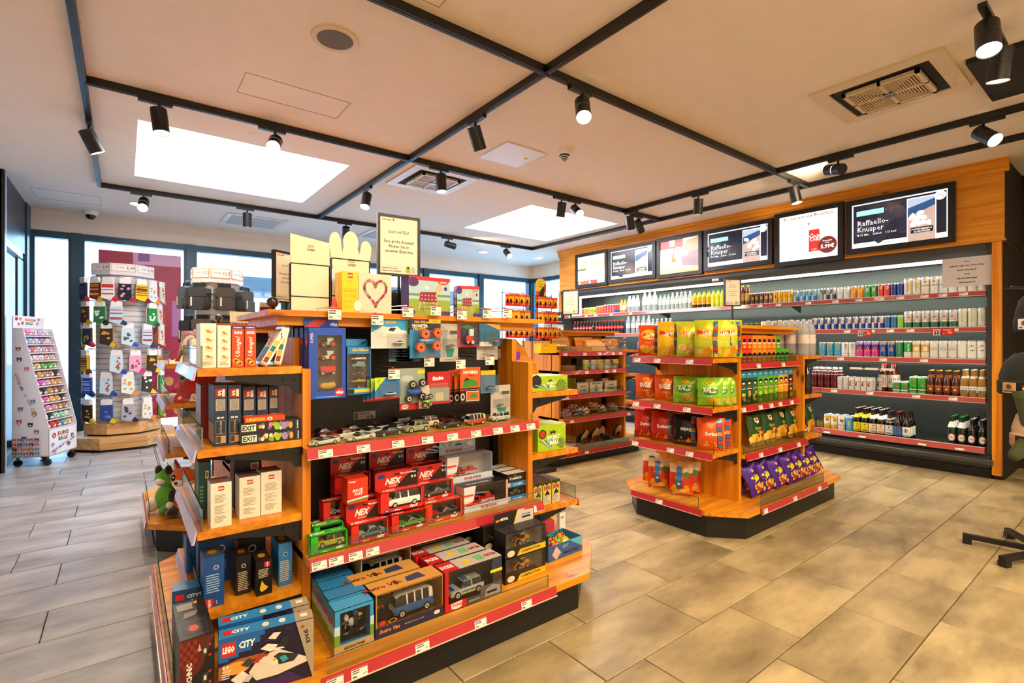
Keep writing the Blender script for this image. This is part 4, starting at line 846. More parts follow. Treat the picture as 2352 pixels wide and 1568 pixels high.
def ofen():
    def p(s):
        ellm(s, .45, .8, .22, .08, '#f2c41e', 14, 2); s.text("Lay's", .45, .8, .1, '#c8281c', shear=.3, bold=.02); s.text('Ofen', .42, .55, .22, '#ffffff', bold=.03, shear=.3, sx=.7); s.text('CHIPS', .42, .43, .06, '#ffffff'); ellm(s, .75, .65, .15, .1, '#3f9a3a', 10, 2); chips(s, .12, .85, .06, .26, 12, .1); s.rect(.3, .2, .55, .9, '#2f6cb8', 2, 6); s.rect(.32, .45, .53, .6, '#3f8fd4', 2, 2); ellm(s, .42, .35, .07, .04, '#f2ece0', 8, 1)
    return (lambda u, v: '#f0d9b0' if v > .7 else '#d8401c'), p
def chipsfrisch(t='Chipsfrisch'):
    def p(s):
        s.poly([(.36, .9), (.64, .9), (.64, .78), (.5, .72), (.36, .78)], '#f4f0e4'); s.poly([(.4, .88), (.6, .88), (.5, .77)], '#c8281c'); s.text(t, .5, .58, .13, '#f4d820', bold=.02, sx=.72, shear=.2, maxw=.86); s.text('ungarisch', .5, .49, .055, '#f6f0d8'); chips(s, .1, .9, .06, .42, 30, .12); ellm(s, .7, .34, .1, .07, '#c8281c', 10, 2)
    return (lambda u, v: '#1f4a26' if v > .35 else '#7a2418'), p
def takis():
    def p(s):
        s.poly([(.1, .05), (.95, .05), (.95, .4), (.6, .5), (.1, .2)], '#e0641c'); s.text('Takis', .5, .55, .3, '#f6e81c', bold=.05, sx=.62, rot=.25, maxw=.9); s.ell(.55, .8, .07, .05, '#f2a020', 8); s.text('FUEGO', .55, .35, .07, '#f6e81c', rot=.25); chips(s, .3, .9, .06, .3, 14, .09, ['#e8a030', '#f0c050', '#c8401c'])
    return (lambda u, v: '#4a1d8c' if v > .12 else '#5a2498'), p
# ---- cans and bottles
def cyl_fn(r, z0=0): return lambda u, v, o: ((r+o)*math.sin(u/r), -(r+o)*math.cos(u/r), z0+v)
def can(label, r, h, cf, prints=None, rim='#c9ccd0', lid='#d4d6d8', mat='gloss'):
    t = thing('drink_can', label, 'can'); mb = MB(); k = min(.12*h, .014)
    mb.lathe([(0, 0), (r*.78, 0), (r*.98, k*.6), (r, k)], 18, rim); n = 6
    mb.lathe([(r, k+(h-2*k)*i/n) for i in range(n+1)], 18, cf); mb.lathe([(r, h-k), (r*.86, h-.002), (r*.86, h)], 18, rim)
    if prints: prints(Surf(mb, cyl_fn(r), .0002), r, h)
    mb.build('can_body', mat, t, True); mb = MB(); mb.lathe([(r*.86, h), (r*.8, h-.003), (0, h-.003)], 16, lid); mb.box(-.004, .004, -.014, .006, h-.003, h-.0015, '#b9bcbf'); mb.build('lid', 'metal', t); k = Kind(t); k.r = r; return k
def bottle(label, prof, col, cap, capr, caph, lab=None, prints=None, mat='gloss', name='bottle', neck=None, cat='bottle'):
    """prof: (r, z) outline; lab = (z0, z1, colour)"""
    t = thing(name, label, cat); mb = MB(); H = prof[-1][1]; mb.lathe(prof, 16, col); mb.build('glass_body' if mat != 'pet' else 'plastic_body', mat, t, True)
    mb = MB(); mb.lathe([(capr, H-caph*.5), (capr, H+caph*.5), (0, H+caph*.5)], 14, cap)
    mb.build('cap', 'gloss', t, True)
    def rad(z):
        for (r0, z0), (r1, z1) in zip(prof, prof[1:]):
            if z0 <= z <= z1 and z1 > z0: return r0+(r1-r0)*(z-z0)/(z1-z0)
        return prof[0][0]
    if lab:
        z0, z1, lc = lab; mb = MB(); r = max(rad(z0), rad(z1)); mb.lathe([(r+.0006, z0), (r+.0006, z1)], 18, lc)
        if prints: prints(Surf(mb, cyl_fn(r+.0006, z0), .0002), r, z1-z0)
        mb.build('label', 'card', t, True)
    if neck: z0, z1, nc = neck; mb = MB(); mb.lathe([(rad(z0)+.0008, z0), (rad(z1)+.0008, z1)], 14, nc); mb.build('neck_label', 'card', t, True)
    k = Kind(t); k.r = max(p[0] for p in prof); return k
def beer_prof(H=.235, r=.03): return [(0, 0), (r*.9, 0), (r, .006), (r, H*.55), (r*.9, H*.63), (r*.45, H*.76), (r*.4, H*.95), (r*.43, H)]
def pet_prof(H=.22, r=.031): return [(0, 0), (r*.9, 0), (r, .01), (r, H*.3), (r*.92, H*.34), (r, H*.38), (r, H*.66), (r*.9, H*.76), (r*.42, H*.92), (r*.4, H)]
SHN = ['top', 'second', 'third', 'fourth', 'bottom']
def facing(X, Y, k=.75): return -PI/2+k*(math.atan2(-Y, -X)-PI)+0 if False else -PI/2+k*math.atan2(Y, X)
ROWS = {}
def crow(kind, look, pxs, sh, back=0, dx=.04, group=None, jit=.08, rowgap=None, gap=.062, backn=None):
    """a row of alike drinks on cooler shelf sh at the given pixel columns, with rows behind it"""
    z, sdx, d = SH[sh]; X = CF+sdx+(.12 if sh == 4 else dx)
    for b_ in range(back+1):
        Xb = X+gap*b_; pp = pxs if b_ == 0 or backn is None else pxs[:backn]
        for i, p in enumerate(pp):
            Y = ya(p, X)
            where = '%s cooler shelf%s' % (SHN[sh], '' if back == 0 else (' front' if b_ == 0 else ' row %s' % ORD[b_]))
            lab = '%s, %s%s' % (look, (ORD[i]+' from left, ') if len(pp) > 1 else '', where)
            o = kind.put((Xb, Y, z+(.001 if sh < 4 else -.0215)), facing(Xb, Y)+jit*(R.random()-.5)*4, lab, group or look+'s on the cooler shelf'); ROWS.setdefault((sh, b_), []).append([Y, kind.r, o])
# ============================================================ drinks in the cooler
def band(*bs):
    """bs: (z below which, colour) ascending"""
    def f(a, z):
        for zz, c in bs:
            if z < zz: return c
        return bs[-1][1]
    return f
def P_text(t, c, v, size, rot=PI/2, **k): return lambda s, r, h: s.text(t, 0, h*v, size, c, rot=rot, **k)
rb_h, rb_r = .135, .0265
def rb(label, a, b_, tc='#d8342c'):
    def cf(an, z):
        an = (an*4) % 2; q = (an < 1) == (z > rb_h*.5); return a if q else b_
    def p(s, r, h):
        s.poly([(-r*.9, h*.5), (r*.9, h*.58), (r*.9, h*.47), (-r*.9, h*.4)], tc); s.ell(0, h*.66, r*.35, r*.35, '#f0c020', 10)
        s.text('Red Bull', 0, h*.5, .013, '#ffffff' if tc != '#ffffff' else '#d8342c', bold=.02)
    return can(label, rb_r, rb_h, cf, p)
def plaincan(c, r=.0265, h=.135, p=None, c2=None): return can('x', r, h, (lambda a, z: c if c2 is None or z > h*.4 else c2), p)
# top shelf
Z_ = [(rb('', '#2f8fd0', '#9fc4dc', '#d8342c'), 'light blue energy drink can', [1829, 1844, 1857, 1870]),
 (rb('', '#b9c2c8', '#5a93bc'), 'silver and pale blue energy can', [1885]), (rb('', '#20304a', '#c4c8cc'), 'dark blue and silver energy can', [1899, 1914]),
 (plaincan('#eef0f0', p=lambda s, r, h: s.text('White', 0, h*.5, .014, '#9aa0a8')), 'white slim energy can', [1930, 1945]), (plaincan('#f2a01c', p=lambda s, r, h: s.ell(0, h*.6, .012, .02, '#f7d060')), 'orange slim energy can', [1961, 1977]),
 (plaincan('#2fae3c', p=lambda s, r, h: s.ell(0, h*.62, .012, .02, '#d8e8d0')), 'green slim energy can', [1995, 2012]), (plaincan('#e8432a', p=lambda s, r, h: s.ell(0, h*.7, .012, .016, '#e8d8d0')), 'red slim energy can', [2029, 2047]),
 (plaincan('#26389c', p=lambda s, r, h: s.rect(-.012, h*.2, .012, h*.45, '#8fa0d8')), 'royal blue slim energy can', [2065, 2085])]
for k, look, pxs in Z_: crow(k, look, pxs, 0)
def krom(s, r, h): s.ell(0, h*.72, r*.3, r*.3, '#b89a40', 10); s.text('Krombacher', 0, h*.52, .017, '#22201e', bold=.02, sx=.8); s.lines(-r*.6, h*.15, r*.6, h*.4, 4, '#b0b0a8')
def krom2(s, r, h): krom(s, r, h); s.rect(-r*.7, h*.46, r*.7, h*.49, '#c8322a', 4, 1)
crow(can('', .033, .168, lambda a, z: '#f2f0e6' if z < .155 else '#e6d840', lambda s, r, h: (s.text('Krombacher', -.008, h*.5, .018, '#2a2622', rot=PI/2, bold=.02, sx=.9), s.ell(.012, h*.6, .009, .014, '#ecd030'), s.ell(.012, h*.42, .008, .011, '#ecd030'))), 'tall white beer can with yellow fruit', [2105, 2125], 0)
crow(can('', .033, .168, lambda a, z: '#f2f0ea', krom, '#e8e8e4'), 'tall white beer can with black script', [2145, 2167, 2187, 2209], 0)
crow(can('', .033, .168, lambda a, z: '#f4f0ec' if z > .02 else '#b8382c', krom2, '#e8e8e4'), 'tall white beer can with red stripe', [2232, 2255, 2276], 0)
def fanta(s, r, h): s.ell(0, h*.55, r*.7, r*.6, '#2a3f9c', 12, 2); s.text('Fanta', 0, h*.55, .013, '#ffffff', bold=.03, rot=.2)
crow(plaincan('#f08a20', .03, .115, fanta), 'orange soda can', [1324, 1331, 1339], 0); crow(plaincan('#f2a822', .03, .12), 'amber soda can', [1346, 1353], 0)
crow(plaincan('#bcd62c', .03, .12, lambda s, r, h: s.ell(0, h*.5, r*.5, r*.6, '#2a8a4c')), 'lime green soda can', [1359, 1366], 0); crow(plaincan('#f07a1c', .0265, .135, lambda s, r, h: s.rect(-r, 0, r, h*.3, '#6a3a9c', 4, 1)), 'orange can with purple foot', [1373, 1379, 1385], 0)
crow(plaincan('#df3428', .0265, .145, lambda s, r, h: s.text('Coca-Cola', 0, h*.5, .02, '#ffffff', rot=PI/2, shear=.3, bold=.02)), 'bright red cola can', [1391, 1397, 1403, 1409], 0); crow(plaincan('#d8453a', .0265, .145, c2='#2f4aa8'), 'red and blue cola can', [1415, 1421], 0)
WB = lambda lc, cap, H=.22, r=.031, w='#dfe9ea': bottle('', pet_prof(H, r), w, cap, .0135, .018, (H*.34, H*.64, lc), lambda s, r_, h: (s.text('Gerolsteiner' if lc == '#f4f6f4' else 'Still', 0, h*.5, .011, '#2a8a7c', bold=.02), s.rect(-r_, 0, r_, h*.18, '#bcd8d0', 6, 1)), 'pet', 'water_bottle')
crow(bottle('', pet_prof(.19, .03), '#f29a24', '#f0a020', .014, .016, (.05, .12, '#f4ecd8'), None, 'gloss', 'juice_bottle'), 'orange juice bottle', [1428, 1435], 0)
crow(WB('#f4f6f4', '#d8e8d8', .24, .035), 'clear water bottle with green cap', [1446, 1455, 1464], 0); crow(WB('#f6f6f4', '#e8e8e8', .27, .038), 'larger clear water bottle', [1481, 1492, 1504], 0)
crow(WB('#bfe4dc', '#4a9a84', .22, .028), 'slim water bottle with teal label', [1517, 1526, 1535], 0); crow(WB('#e6ecec', '#c8d4d4', .23, .028), 'slim water bottle with pale label', [1545, 1555, 1565, 1574, 1585], 0)
crow(bottle('', pet_prof(.215, .031), lambda a, z: '#f0c030' if z > .1 else '#3a2a14', '#2f8a3c', .015, .018, (.05, .15, '#e8b428'), lambda s, r, h: (s.ell(0, h*.7, r*.5, r*.4, '#4aa83c'), s.ell(0, h*.35, r*.5, r*.4, '#e0541c')), 'gloss', 'juice_bottle'), 'mixed fruit juice bottle with green cap', [1596, 1606, 1617, 1628], 0)
crow(bottle('', pet_prof(.22, .031), '#c8d82c', '#3f9a3c', .015, .018, (.05, .15, '#d8dc30'), None, 'gloss', 'juice_bottle'), 'yellow green juice bottle', [1639, 1650, 1660, 1670], 0)
crow(bottle('', pet_prof(.24, .032), '#6a3a18', '#e8d020', .015, .018, (.06, .15, '#c8a050'), None, 'gloss', 'juice_bottle'), 'brown iced tea bottle with yellow cap', [1713, 1722], 0)
crow(plaincan('#5a3418', .0265, .145, lambda s, r, h: s.ell(0, h*.55, r*.5, r*.7, '#e0b040')), 'brown and gold coffee can', [1731, 1740, 1750], 0); crow(plaincan('#8a5424', .0265, .145, lambda s, r, h: s.ell(0, h*.55, r*.5, r*.7, '#f0e0b8')), 'caramel coffee can', [1760, 1770], 0)
crow(plaincan('#f0b820', .0265, .15, lambda s, r, h: s.text('J', 0, h*.55, .035, '#4a2a14', bold=.04)), 'yellow coffee can', [1780, 1790, 1801, 1812], 0)
# second shelf
cola = lambda: bottle('', [(0, 0), (.025, 0), (.027, .02), (.023, .07), (.027, .11), (.026, .14), (.013, .19), (.012, .21)], '#2a0f08', '#c8281c', .0135, .018, (.085, .13, '#d8281e'), lambda s, r, h: s.text('Coca-Cola', 0, h*.5, .018, '#ffffff', shear=.3, bold=.02), 'gloss', 'cola_bottle')
crow(cola(), 'dark cola bottle with red label', [1321+7.2*i for i in range(16)], 1, jit=.02)
crow(WB('#f2e4e0', '#e6e6ea', .25, .034, '#d4dce4'), 'clear water bottle with pink label', [1443, 1455, 1466, 1478, 1490], 1)
crow(WB('#e8eef2', '#e6e6ea', .2, .03, '#d4dce4'), 'small clear water bottle', [1500+10*i for i in range(5)], 1)
crow(can('', .033, .105, lambda a, z: '#5a3a20' if z > .04 else '#e8d0a8', None, '#3f8a3c', '#3f8a3c'), 'brown dessert jar with green lid', [1709, 1720, 1731, 1742], 1)
crow(can('', .031, .12, lambda a, z: '#f0e2b8', lambda s, r, h: s.ell(0, h*.5, r*.4, r*.5, '#e0a040')), 'cream coloured coffee cup', [1756, 1768, 1780, 1792, 1804, 1816], 1)
crow(can('', .03, .11, lambda a, z: '#f4f2f0', lambda s, r, h: s.ell(0, h*.4, r*.6, r*.5, '#7a3a20')), 'white milk drink cup with brown print', [1829, 1842, 1855], 1)
crow(rb('', '#2334a0', '#c9ccd2'), 'blue and silver energy can', [1869, 1885, 1901, 1917, 1933, 1949, 1965, 1982, 1998, 2016, 2033], 1)
crow(plaincan('#2b6aa8', p=lambda s, r, h: s.rect(-.01, h*.3, .01, h*.6, '#7ab0d8')), 'mid blue slim energy can', [2052, 2071], 1); crow(plaincan('#8fd032'), 'bright green slim energy can', [2089], 1)
def becks(s, r, h): s.ell(0, h*.5, r*.85, r*.85, '#b8322c', 20, 3); s.ell(0, h*.5, r*.75, r*.72, '#f0ece4', 20, 3); s.rect(-r*.85, h*.45, r*.85, h*.56, '#16181a', 6, 1); s.text("BECK'S", 0, h*.505, .017, '#ffffff', bold=.03); s.ell(0, h*.63, r*.25, r*.25, '#b8322c', 8)
crow(can('', .033, .168, lambda a, z: '#1f6a44' if z < .06 else '#c9ccd0', becks), 'tall silver and green beer can', [2110, 2132, 2151, 2171, 2193, 2214], 1)
crow(can('', .033, .175, lambda a, z: '#d8dccc' if .01 < z < .16 else '#d8d82c', lambda s, r, h: s.text('BECKS', .0, h*.5, .02, '#a0a890', rot=PI/2)), 'tall silver can with yellow ends', [2236, 2258, 2276], 1)
# third shelf
def claw(c): return lambda s, r, h: [s.poly([(x-.003, h*.9), (x+.004, h*.88), (x+.002, h*.45+y), (x-.002, h*.35+y)], c) for x, y in ((-.01, .02), (0, 0), (.01, .02))] and s.text('MONSTER', 0, h*.25, .012, c, bold=.02)
crow(can('', .033, .158, lambda a, z: '#3aa4c8', claw('#c8a040')), 'sky blue energy can with gold claw marks', [1890, 1907, 1927], 2); crow(can('', .033, .158, lambda a, z: '#e8e8e8', claw('#8a8d92')), 'white energy can with grey claw marks', [1945, 1963], 2)
def star(c1, c2): return lambda s, r, h: (s.poly([(r*.85*math.cos(PI/2+k*PI/5)*(1 if k % 2 == 0 else .42), h*.5+r*.95*math.sin(PI/2+k*PI/5)*(1 if k % 2 == 0 else .42)) for k in range(10)], c1), s.ell(0, h*.5, r*.2, r*.2, c2), s.text('ROCKSTAR', 0, h*.84, .013, '#ffffff', bold=.03))
crow(can('', .033, .165, lambda a, z: '#6a2a9c' if z > .09 else '#d03a90', star('#f0a828', '#b8322c')), 'purple and pink energy can with star', [1983, 2001, 2021], 2); crow(can('', .033, .165, lambda a, z: '#1f4fa0', star('#f0b028', '#c86a1c'), '#d8a83c'), 'deep blue energy can with gold star', [2041, 2061], 2)
crow(can('', .033, .168, lambda a, z: '#2a7a48', lambda s, r, h: s.poly([(0, h*.9), (r*.8, h*.55), (0, h*.2), (-r*.8, h*.55)], '#ece8dc')), 'green beer can with white diamond', [2082], 2); crow(can('', .033, .168, lambda a, z: '#1f9a4c' if z > .05 else '#d4d8d4', lambda s, r, h: s.text('VELTINS', 0, h*.6, .02, '#ffffff', rot=PI/2, bold=.03)), 'green beer can with white upright lettering', [2103], 2)
crow(can('', .033, .168, lambda a, z: '#cfa850' if .05 < z < .13 else '#e4d8b4', lambda s, r, h: s.ell(0, h*.55, r*.6, r*.7, '#f0e4c0', 16, 2)), 'gold beer can', [2124, 2145], 2)
crow(can('', .033, .168, lambda a, z: '#dadcde', lambda s, r, h: (s.ell(0, h*.55, r*.8, r*.5, '#6a2a28', 18, 3), s.ell(0, h*.55, r*.74, r*.44, '#e4e4e2', 18, 3), s.text('Bitburger', 0, h*.55, .013, '#2a2622', shear=.3, bold=.02))), 'silver beer can with oval script', [2168, 2189, 2212], 2)
crow(can('', .033, .168, lambda a, z: '#e6eaec', lambda s, r, h: (s.poly([(-r, h*.1), (r, h*.6), (r, h*.75), (-r, h*.25)], '#2a8a70'), s.poly([(-r, h*.02), (r, h*.5), (r, h*.58), (-r, h*.1)], '#2a62b0'))), 'white can with green and blue diagonal stripes', [2233], 2)
def wheelp(s, r, h):
    for k in range(12): s.ell(0, h*.6, r*.8, r*.8, ['#d83028', '#f0b020', '#2a8a48', '#2a4fb0', '#1a1a1a', '#e86a20'][k % 6], 2, 1, 2*PI*k/12, 2*PI*(k+.7)/12); s.k -= 1
    s.k += 1; s.ell(0, h*.6, r*.42, r*.42, '#f0f0ee', 12, 1)
crow(can('', .033, .168, lambda a, z: '#eceeee', wheelp), 'white can with a ring of coloured flags', [2255, 2276], 2)
crow(bottle('', pet_prof(.2, .031), '#a8d8e8', '#4ac83a', .014, .02, (.07, .13, '#3a6aa8'), None, 'pet', 'water_bottle'), 'pale water bottle with lime green cap', [1469, 1480, 1491], 2); crow(bottle('', pet_prof(.2, .031), '#6aa8d8', '#3a7ac8', .014, .02, (.07, .13, '#2f6ab0'), None, 'pet', 'water_bottle'), 'blue water bottle', [1500, 1510], 2)
# fourth shelf
crow(bottle('', pet_prof(.215, .031), '#5a0c18', '#e4e6ea', .015, .022, None, None, 'gloss', 'juice_bottle', (.15, .19, '#e8e4e4')), 'dark red drink bottle with white cap', [1874, 1889, 1905, 1920], 3, back=2, gap=.066)
crow(bottle('', pet_prof(.2, .03), '#1f4a8c', '#e4e6ea', .015, .02, None, None, 'gloss', 'juice_bottle'), 'blue drink bottle with white cap', [1861], 3)
crow(can('', .0265, .135, lambda a, z: '#c8cacc', lambda s, r, h: (s.ell(0, h*.5, r*.62, r*.62, '#b8322c', 14, 2), s.ell(0, h*.5, r*.5, r*.5, '#e8e4e0', 14, 2), s.text('28', 0, h*.5, .014, '#b8322c'))), 'silver can with red round badge', [1936, 1950], 3, back=2)
def dots(s, r, h): [s.ell(-r*.1+i*r*.38, h*(.25+.12*j), r*.13, r*.13, '#b8322c', 7) for i in range(3) for j in range(5)]; s.text('effect', -r*.55, h*.5, .024, '#222222', rot=PI/2, bold=.03)
crow(can('', .0265, .135, lambda a, z: '#dcdad6', dots), 'silver can with red dots', [1965, 1980, 1995, 2011], 3, back=2)
crow(bottle('', [(0, 0), (.038, 0), (.04, .01), (.04, .17), (.03, .2), (.013, .25), (.013, .27)], '#6a2a08', '#d83a20', .015, .02, (.04, .165, '#eeeae4'), dots, 'gloss', 'mixed_drink_bottle'), 'large amber bottle with red dot label', [2031, 2054], 3, back=1, gap=.085, dx=.19)
def hein(s, r, h): s.ell(0, h*.62, r*.35, r*.35, '#c8281c', 10); s.rect(-r*1.1, h*.18, r*1.1, h*.4, '#1f6a30', 6, 1); s.text('Heineken', 0, h*.28, .02, '#ffffff', bold=.03)
crow(can('', .033, .115, lambda a, z: '#2f9a3a', hein), 'short green beer can', [2073, 2092], 3, back=1, gap=.07); crow(can('', .033, .168, lambda a, z: '#34a63c', hein), 'tall green beer can', [2111, 2132], 3, back=1, gap=.07)
crow(bottle('', beer_prof(.23), '#4a1c08', '#d8b040', .0135, .008, (.035, .1, '#7a2a18'), lambda s, r, h: (s.ell(0, h*.4, r*.4, r*.3, '#c8d83c', 10), s.text('desperados', 0, h*.8, .012, '#e8c040', bold=.03)), 'gloss', 'beer_bottle', (.165, .19, '#8a4a2c')), 'amber glass bottle with dark red label', [2154, 2174, 2194, 2215], 3, back=2, gap=.066)
crow(bottle('', beer_prof(.245), '#d8b060', '#e8e8e4', .0135, .008, (.045, .1, '#e8e4d8'), lambda s, r, h: (s.rect(-r, 0, r, h*.4, '#20304a', 6, 1), s.text('Corona', 0, h*.7, .013, '#20304a', bold=.03, shear=.2)), 'pet', 'beer_bottle', (.17, .19, '#f0ead8')), 'clear bottle of pale beer', [2236, 2257, 2276], 3, back=2, gap=.066)
# bottom shelf
jar = bottle('', [(0, 0), (.034, 0), (.036, .01), (.036, .085), (.03, .1), (.03, .105)], '#5a4420', '#2a2a2c', .031, .014, (.025, .08, '#8a6a2c'), None, 'gloss', 'food_jar', None, 'jar')
crow(jar, 'dark sausage jar with black lid', [1872, 1886], 4, back=1, gap=.08)
def paul(c): return lambda s, r, h: (s.ell(0, h*.68, r*.5, r*.5, '#4a3a30', 14, 2), s.ell(0, h*.68, r*.36, r*.36, c, 12, 1), s.text('PAULANER', 0, h*.42, .009, '#2a2420', bold=.02), s.lines(-r*.5, h*.12, r*.5, h*.34, 3, '#c8a050'))
crow(can('', .033, .168, lambda a, z: '#d8a838' if z < .05 or z > .14 else '#efe4c4', paul('#e8b030')), 'gold and cream beer can', [1898, 1914], 4, back=1, gap=.07); crow(can('', .033, .168, lambda a, z: '#e6d8d0', paul('#b8846a')), 'pinkish white beer can', [1932], 4, back=2, gap=.07)
crow(can('', .033, .168, lambda a, z: '#4a9cc8', lambda s, r, h: s.text('LAGER', -r*.3, h*.5, .026, '#f0d8a0', rot=PI/2, bold=.04)), 'light blue beer can', [1952], 4, back=2, gap=.07)
def bl(c, c2, t, tc='#4a3a28'): return lambda s, r, h: (s.ell(0, h*.78, r*.3, r*.22, c2, 10), s.text(t, 0, h*.5, .011, tc, bold=.03, shear=.2), s.rect(-r*.7, h*.08, r*.7, h*.22, c2, 4, 1))
crow(bottle('', beer_prof(.262, .034), '#1c0d06', '#f0ece4', .0135, .009, (.03, .12, '#e8d428'), bl('', '#8a6a20', 'Fischer'), 'gloss', 'beer_bottle', (.17, .205, '#e8d428')), 'dark beer bottle with yellow labels', [1970, 1986], 4, back=3, gap=.075)
crow(bottle('', beer_prof(.262, .034), '#1c0d06', '#f0ece4', .0135, .009, (.03, .12, '#e4d4bc'), bl('', '#b86a3c', 'Fischer'), 'gloss', 'beer_bottle', (.17, .205, '#f0ece4')), 'dark beer bottle with beige label', [2004, 2023], 4, back=3, gap=.075)
crow(bottle('', beer_prof(.255, .034), '#241006', '#3a5fa8', .0135, .009, (.03, .12, '#dfe6ea'), bl('', '#6a4a3c', 'PAULANER'), 'gloss', 'beer_bottle', (.15, .185, '#e8ecee')), 'brown beer bottle with white and blue labels', [2043], 4, back=2, gap=.075)
crow(bottle('', beer_prof(.255, .034), '#241006', '#c83a2c', .0135, .009, (.03, .12, '#3a66ae'), lambda s, r, h: (s.poly([(-r*.6, 0), (r*.6, 0), (r*.6, h*.5), (0, h*.7), (-r*.6, h*.5)], '#ecd8b4'), s.ell(0, h*.75, r*.3, r*.3, '#6a3a2c', 10)), 'gloss', 'beer_bottle'), 'brown beer bottle with blue label', [2062], 4, back=2, gap=.075)
crow(bottle('', beer_prof(.255, .034), '#120a08', '#1a1a1c', .0135, .009, (.03, .12, '#e8ecec'), lambda s, r, h: (s.ell(0, h*.6, r*.5, r*.5, '#5a3a2c', 12), s.rect(-r, 0, r, h*.2, '#7ab0d8', 4, 1)), 'gloss', 'beer_bottle'), 'near black beer bottle with white label', [2082], 4, back=2, gap=.075)
def becb(s, r, h): s.ell(0, h*.5, r*.8, h*.52, '#b8322c', 18, 3); s.ell(0, h*.5, r*.68, h*.42, '#efeae2', 18, 3); s.rect(-r*.8, h*.4, r*.8, h*.62, '#14201a', 6, 1); s.text("BECK'S", 0, h*.51, .016, '#ffffff', bold=.03)
crow(bottle('', beer_prof(.262, .034), '#0c2a18', '#2fa04c', .0135, .009, (.04, .11, '#0e2c1a'), becb, 'gloss', 'beer_bottle', (.165, .215, '#e8e4e0')), 'dark green beer bottle with red oval label', [2209, 2232], 4, back=3, gap=.075)
crow(bottle('', beer_prof(.25, .034), '#0a0c0c', '#d8d8d8', .0135, .009, (.04, .11, '#101412'), becb, 'gloss', 'beer_bottle', (.15, .19, '#3a2420')), 'black beer bottle with red oval label', [2256, 2275], 4, back=2, gap=.075)
for row in ROWS.values():                       # nudge neighbours apart until none touches
    row.sort(key=lambda e: e[0])
    for _ in range(200):
        for a, b_ in zip(row, row[1:]):
            g = a[1]+b_[1]+.0015-(b_[0]-a[0])
            if g > 0: a[0] -= g/2; b_[0] += g/2
        row[0][0] = max(row[0][0], Y0+.035+row[0][1])
    for Y, r, o in row: o.location.y = Y
# snack rack hanging below the third shelf, sale signs on the rails
X0 = CF+.09; ya0, ya1 = ya(2058, X0), ya(1947, X0)
t = thing('snack_rack', 'clear rack of snack bars hanging under the third cooler shelf', 'rack', (X0, (ya0+ya1)/2, .9), -PI/2); w = ya1-ya0
mb = MB(); mb.box(-w/2, w/2, 0, .003, 0, .05); mb.box(-w/2, w/2, 0, .08, 0, .002); mb.box(-w/2, -w/2+.003, 0, .08, 0, .11); mb.box(w/2-.003, w/2, 0, .08, 0, .11); mb.build('clear_tray', 'film', t)
mb = MB(); [mb.box(-w/2+.02+w*.33*k, -w/2+.02+w*.26+w*.33*k, -.002, 0, .004, .026, '#f2eee6') for k in range(3)]; mb.build('price_card', 'matte', t)
for k in range(12):
    c = ['#4a2418', '#e8c060', '#8a2a1c', '#d8a0a0'][k//3 % 4]; x = -w/2+.03+k*(w-.06)/11.5; y = X0; wx = (ya0+ya1)/2-x
    mb = MB(); mb.box(-.016, .016, -.035, .035, 0, .012, c); mb.box(-.013, .013, -.036, -.03, .002, .011, '#f0e4d0'); o = mb.build('snack_bar', 'foil'); o.location = (X0+.042, wx, .905); o.rotation_euler = (0, 0, -PI/2)
    o['label'] = '%s wrapped snack bar, %s from the left in the clear rack' % (['chocolate brown', 'golden yellow', 'dark red', 'pale pink'][k//3 % 4], ORD[k]); o['category'] = 'snack'; o['group'] = 'snack bars in the clear rack'
def promo(p, sh, w, label):
    X = CF+SH[sh][1]-.03; Y = ya(p, X); t = thing('promotion_sign', label, 'sign', (X, Y, SH[sh][0]-.07), -PI/2)
    mb = MB(); mb.box(-w/2, w/2, -.002, 0, 0, .068, '#b81c24'); s = mb.surf(-w/2, w/2, -.002, 0, 0, .068, 'f'); s.text('AKTION', .006, .057, .015, '#ffffff', 'L', bold=.03); s.rect(.01, .004, w*.42, .046, '#f0e8e0'); [s.rect(.016+.02*k, .008, .03+.02*k, .042, '#4a4a50') for k in range(3)]; s.ell(w*.8, .03, .022, .014, '#f0702c'); s.text('2,99', w*.8, .03, .014, '#ffffff'); s.lines(w*.5, .045, w*.95, .062, 2, '#f0c0b8'); s.text('2x', w*.5, .02, .014, '#ffffff', 'L')
    mb.build('card', 'card', t)
promo(1985, 1, .13, 'red promotion sign on the rail below the blue energy cans'); promo(2166, 1, .16, 'red promotion sign on the rail below the green beer cans')
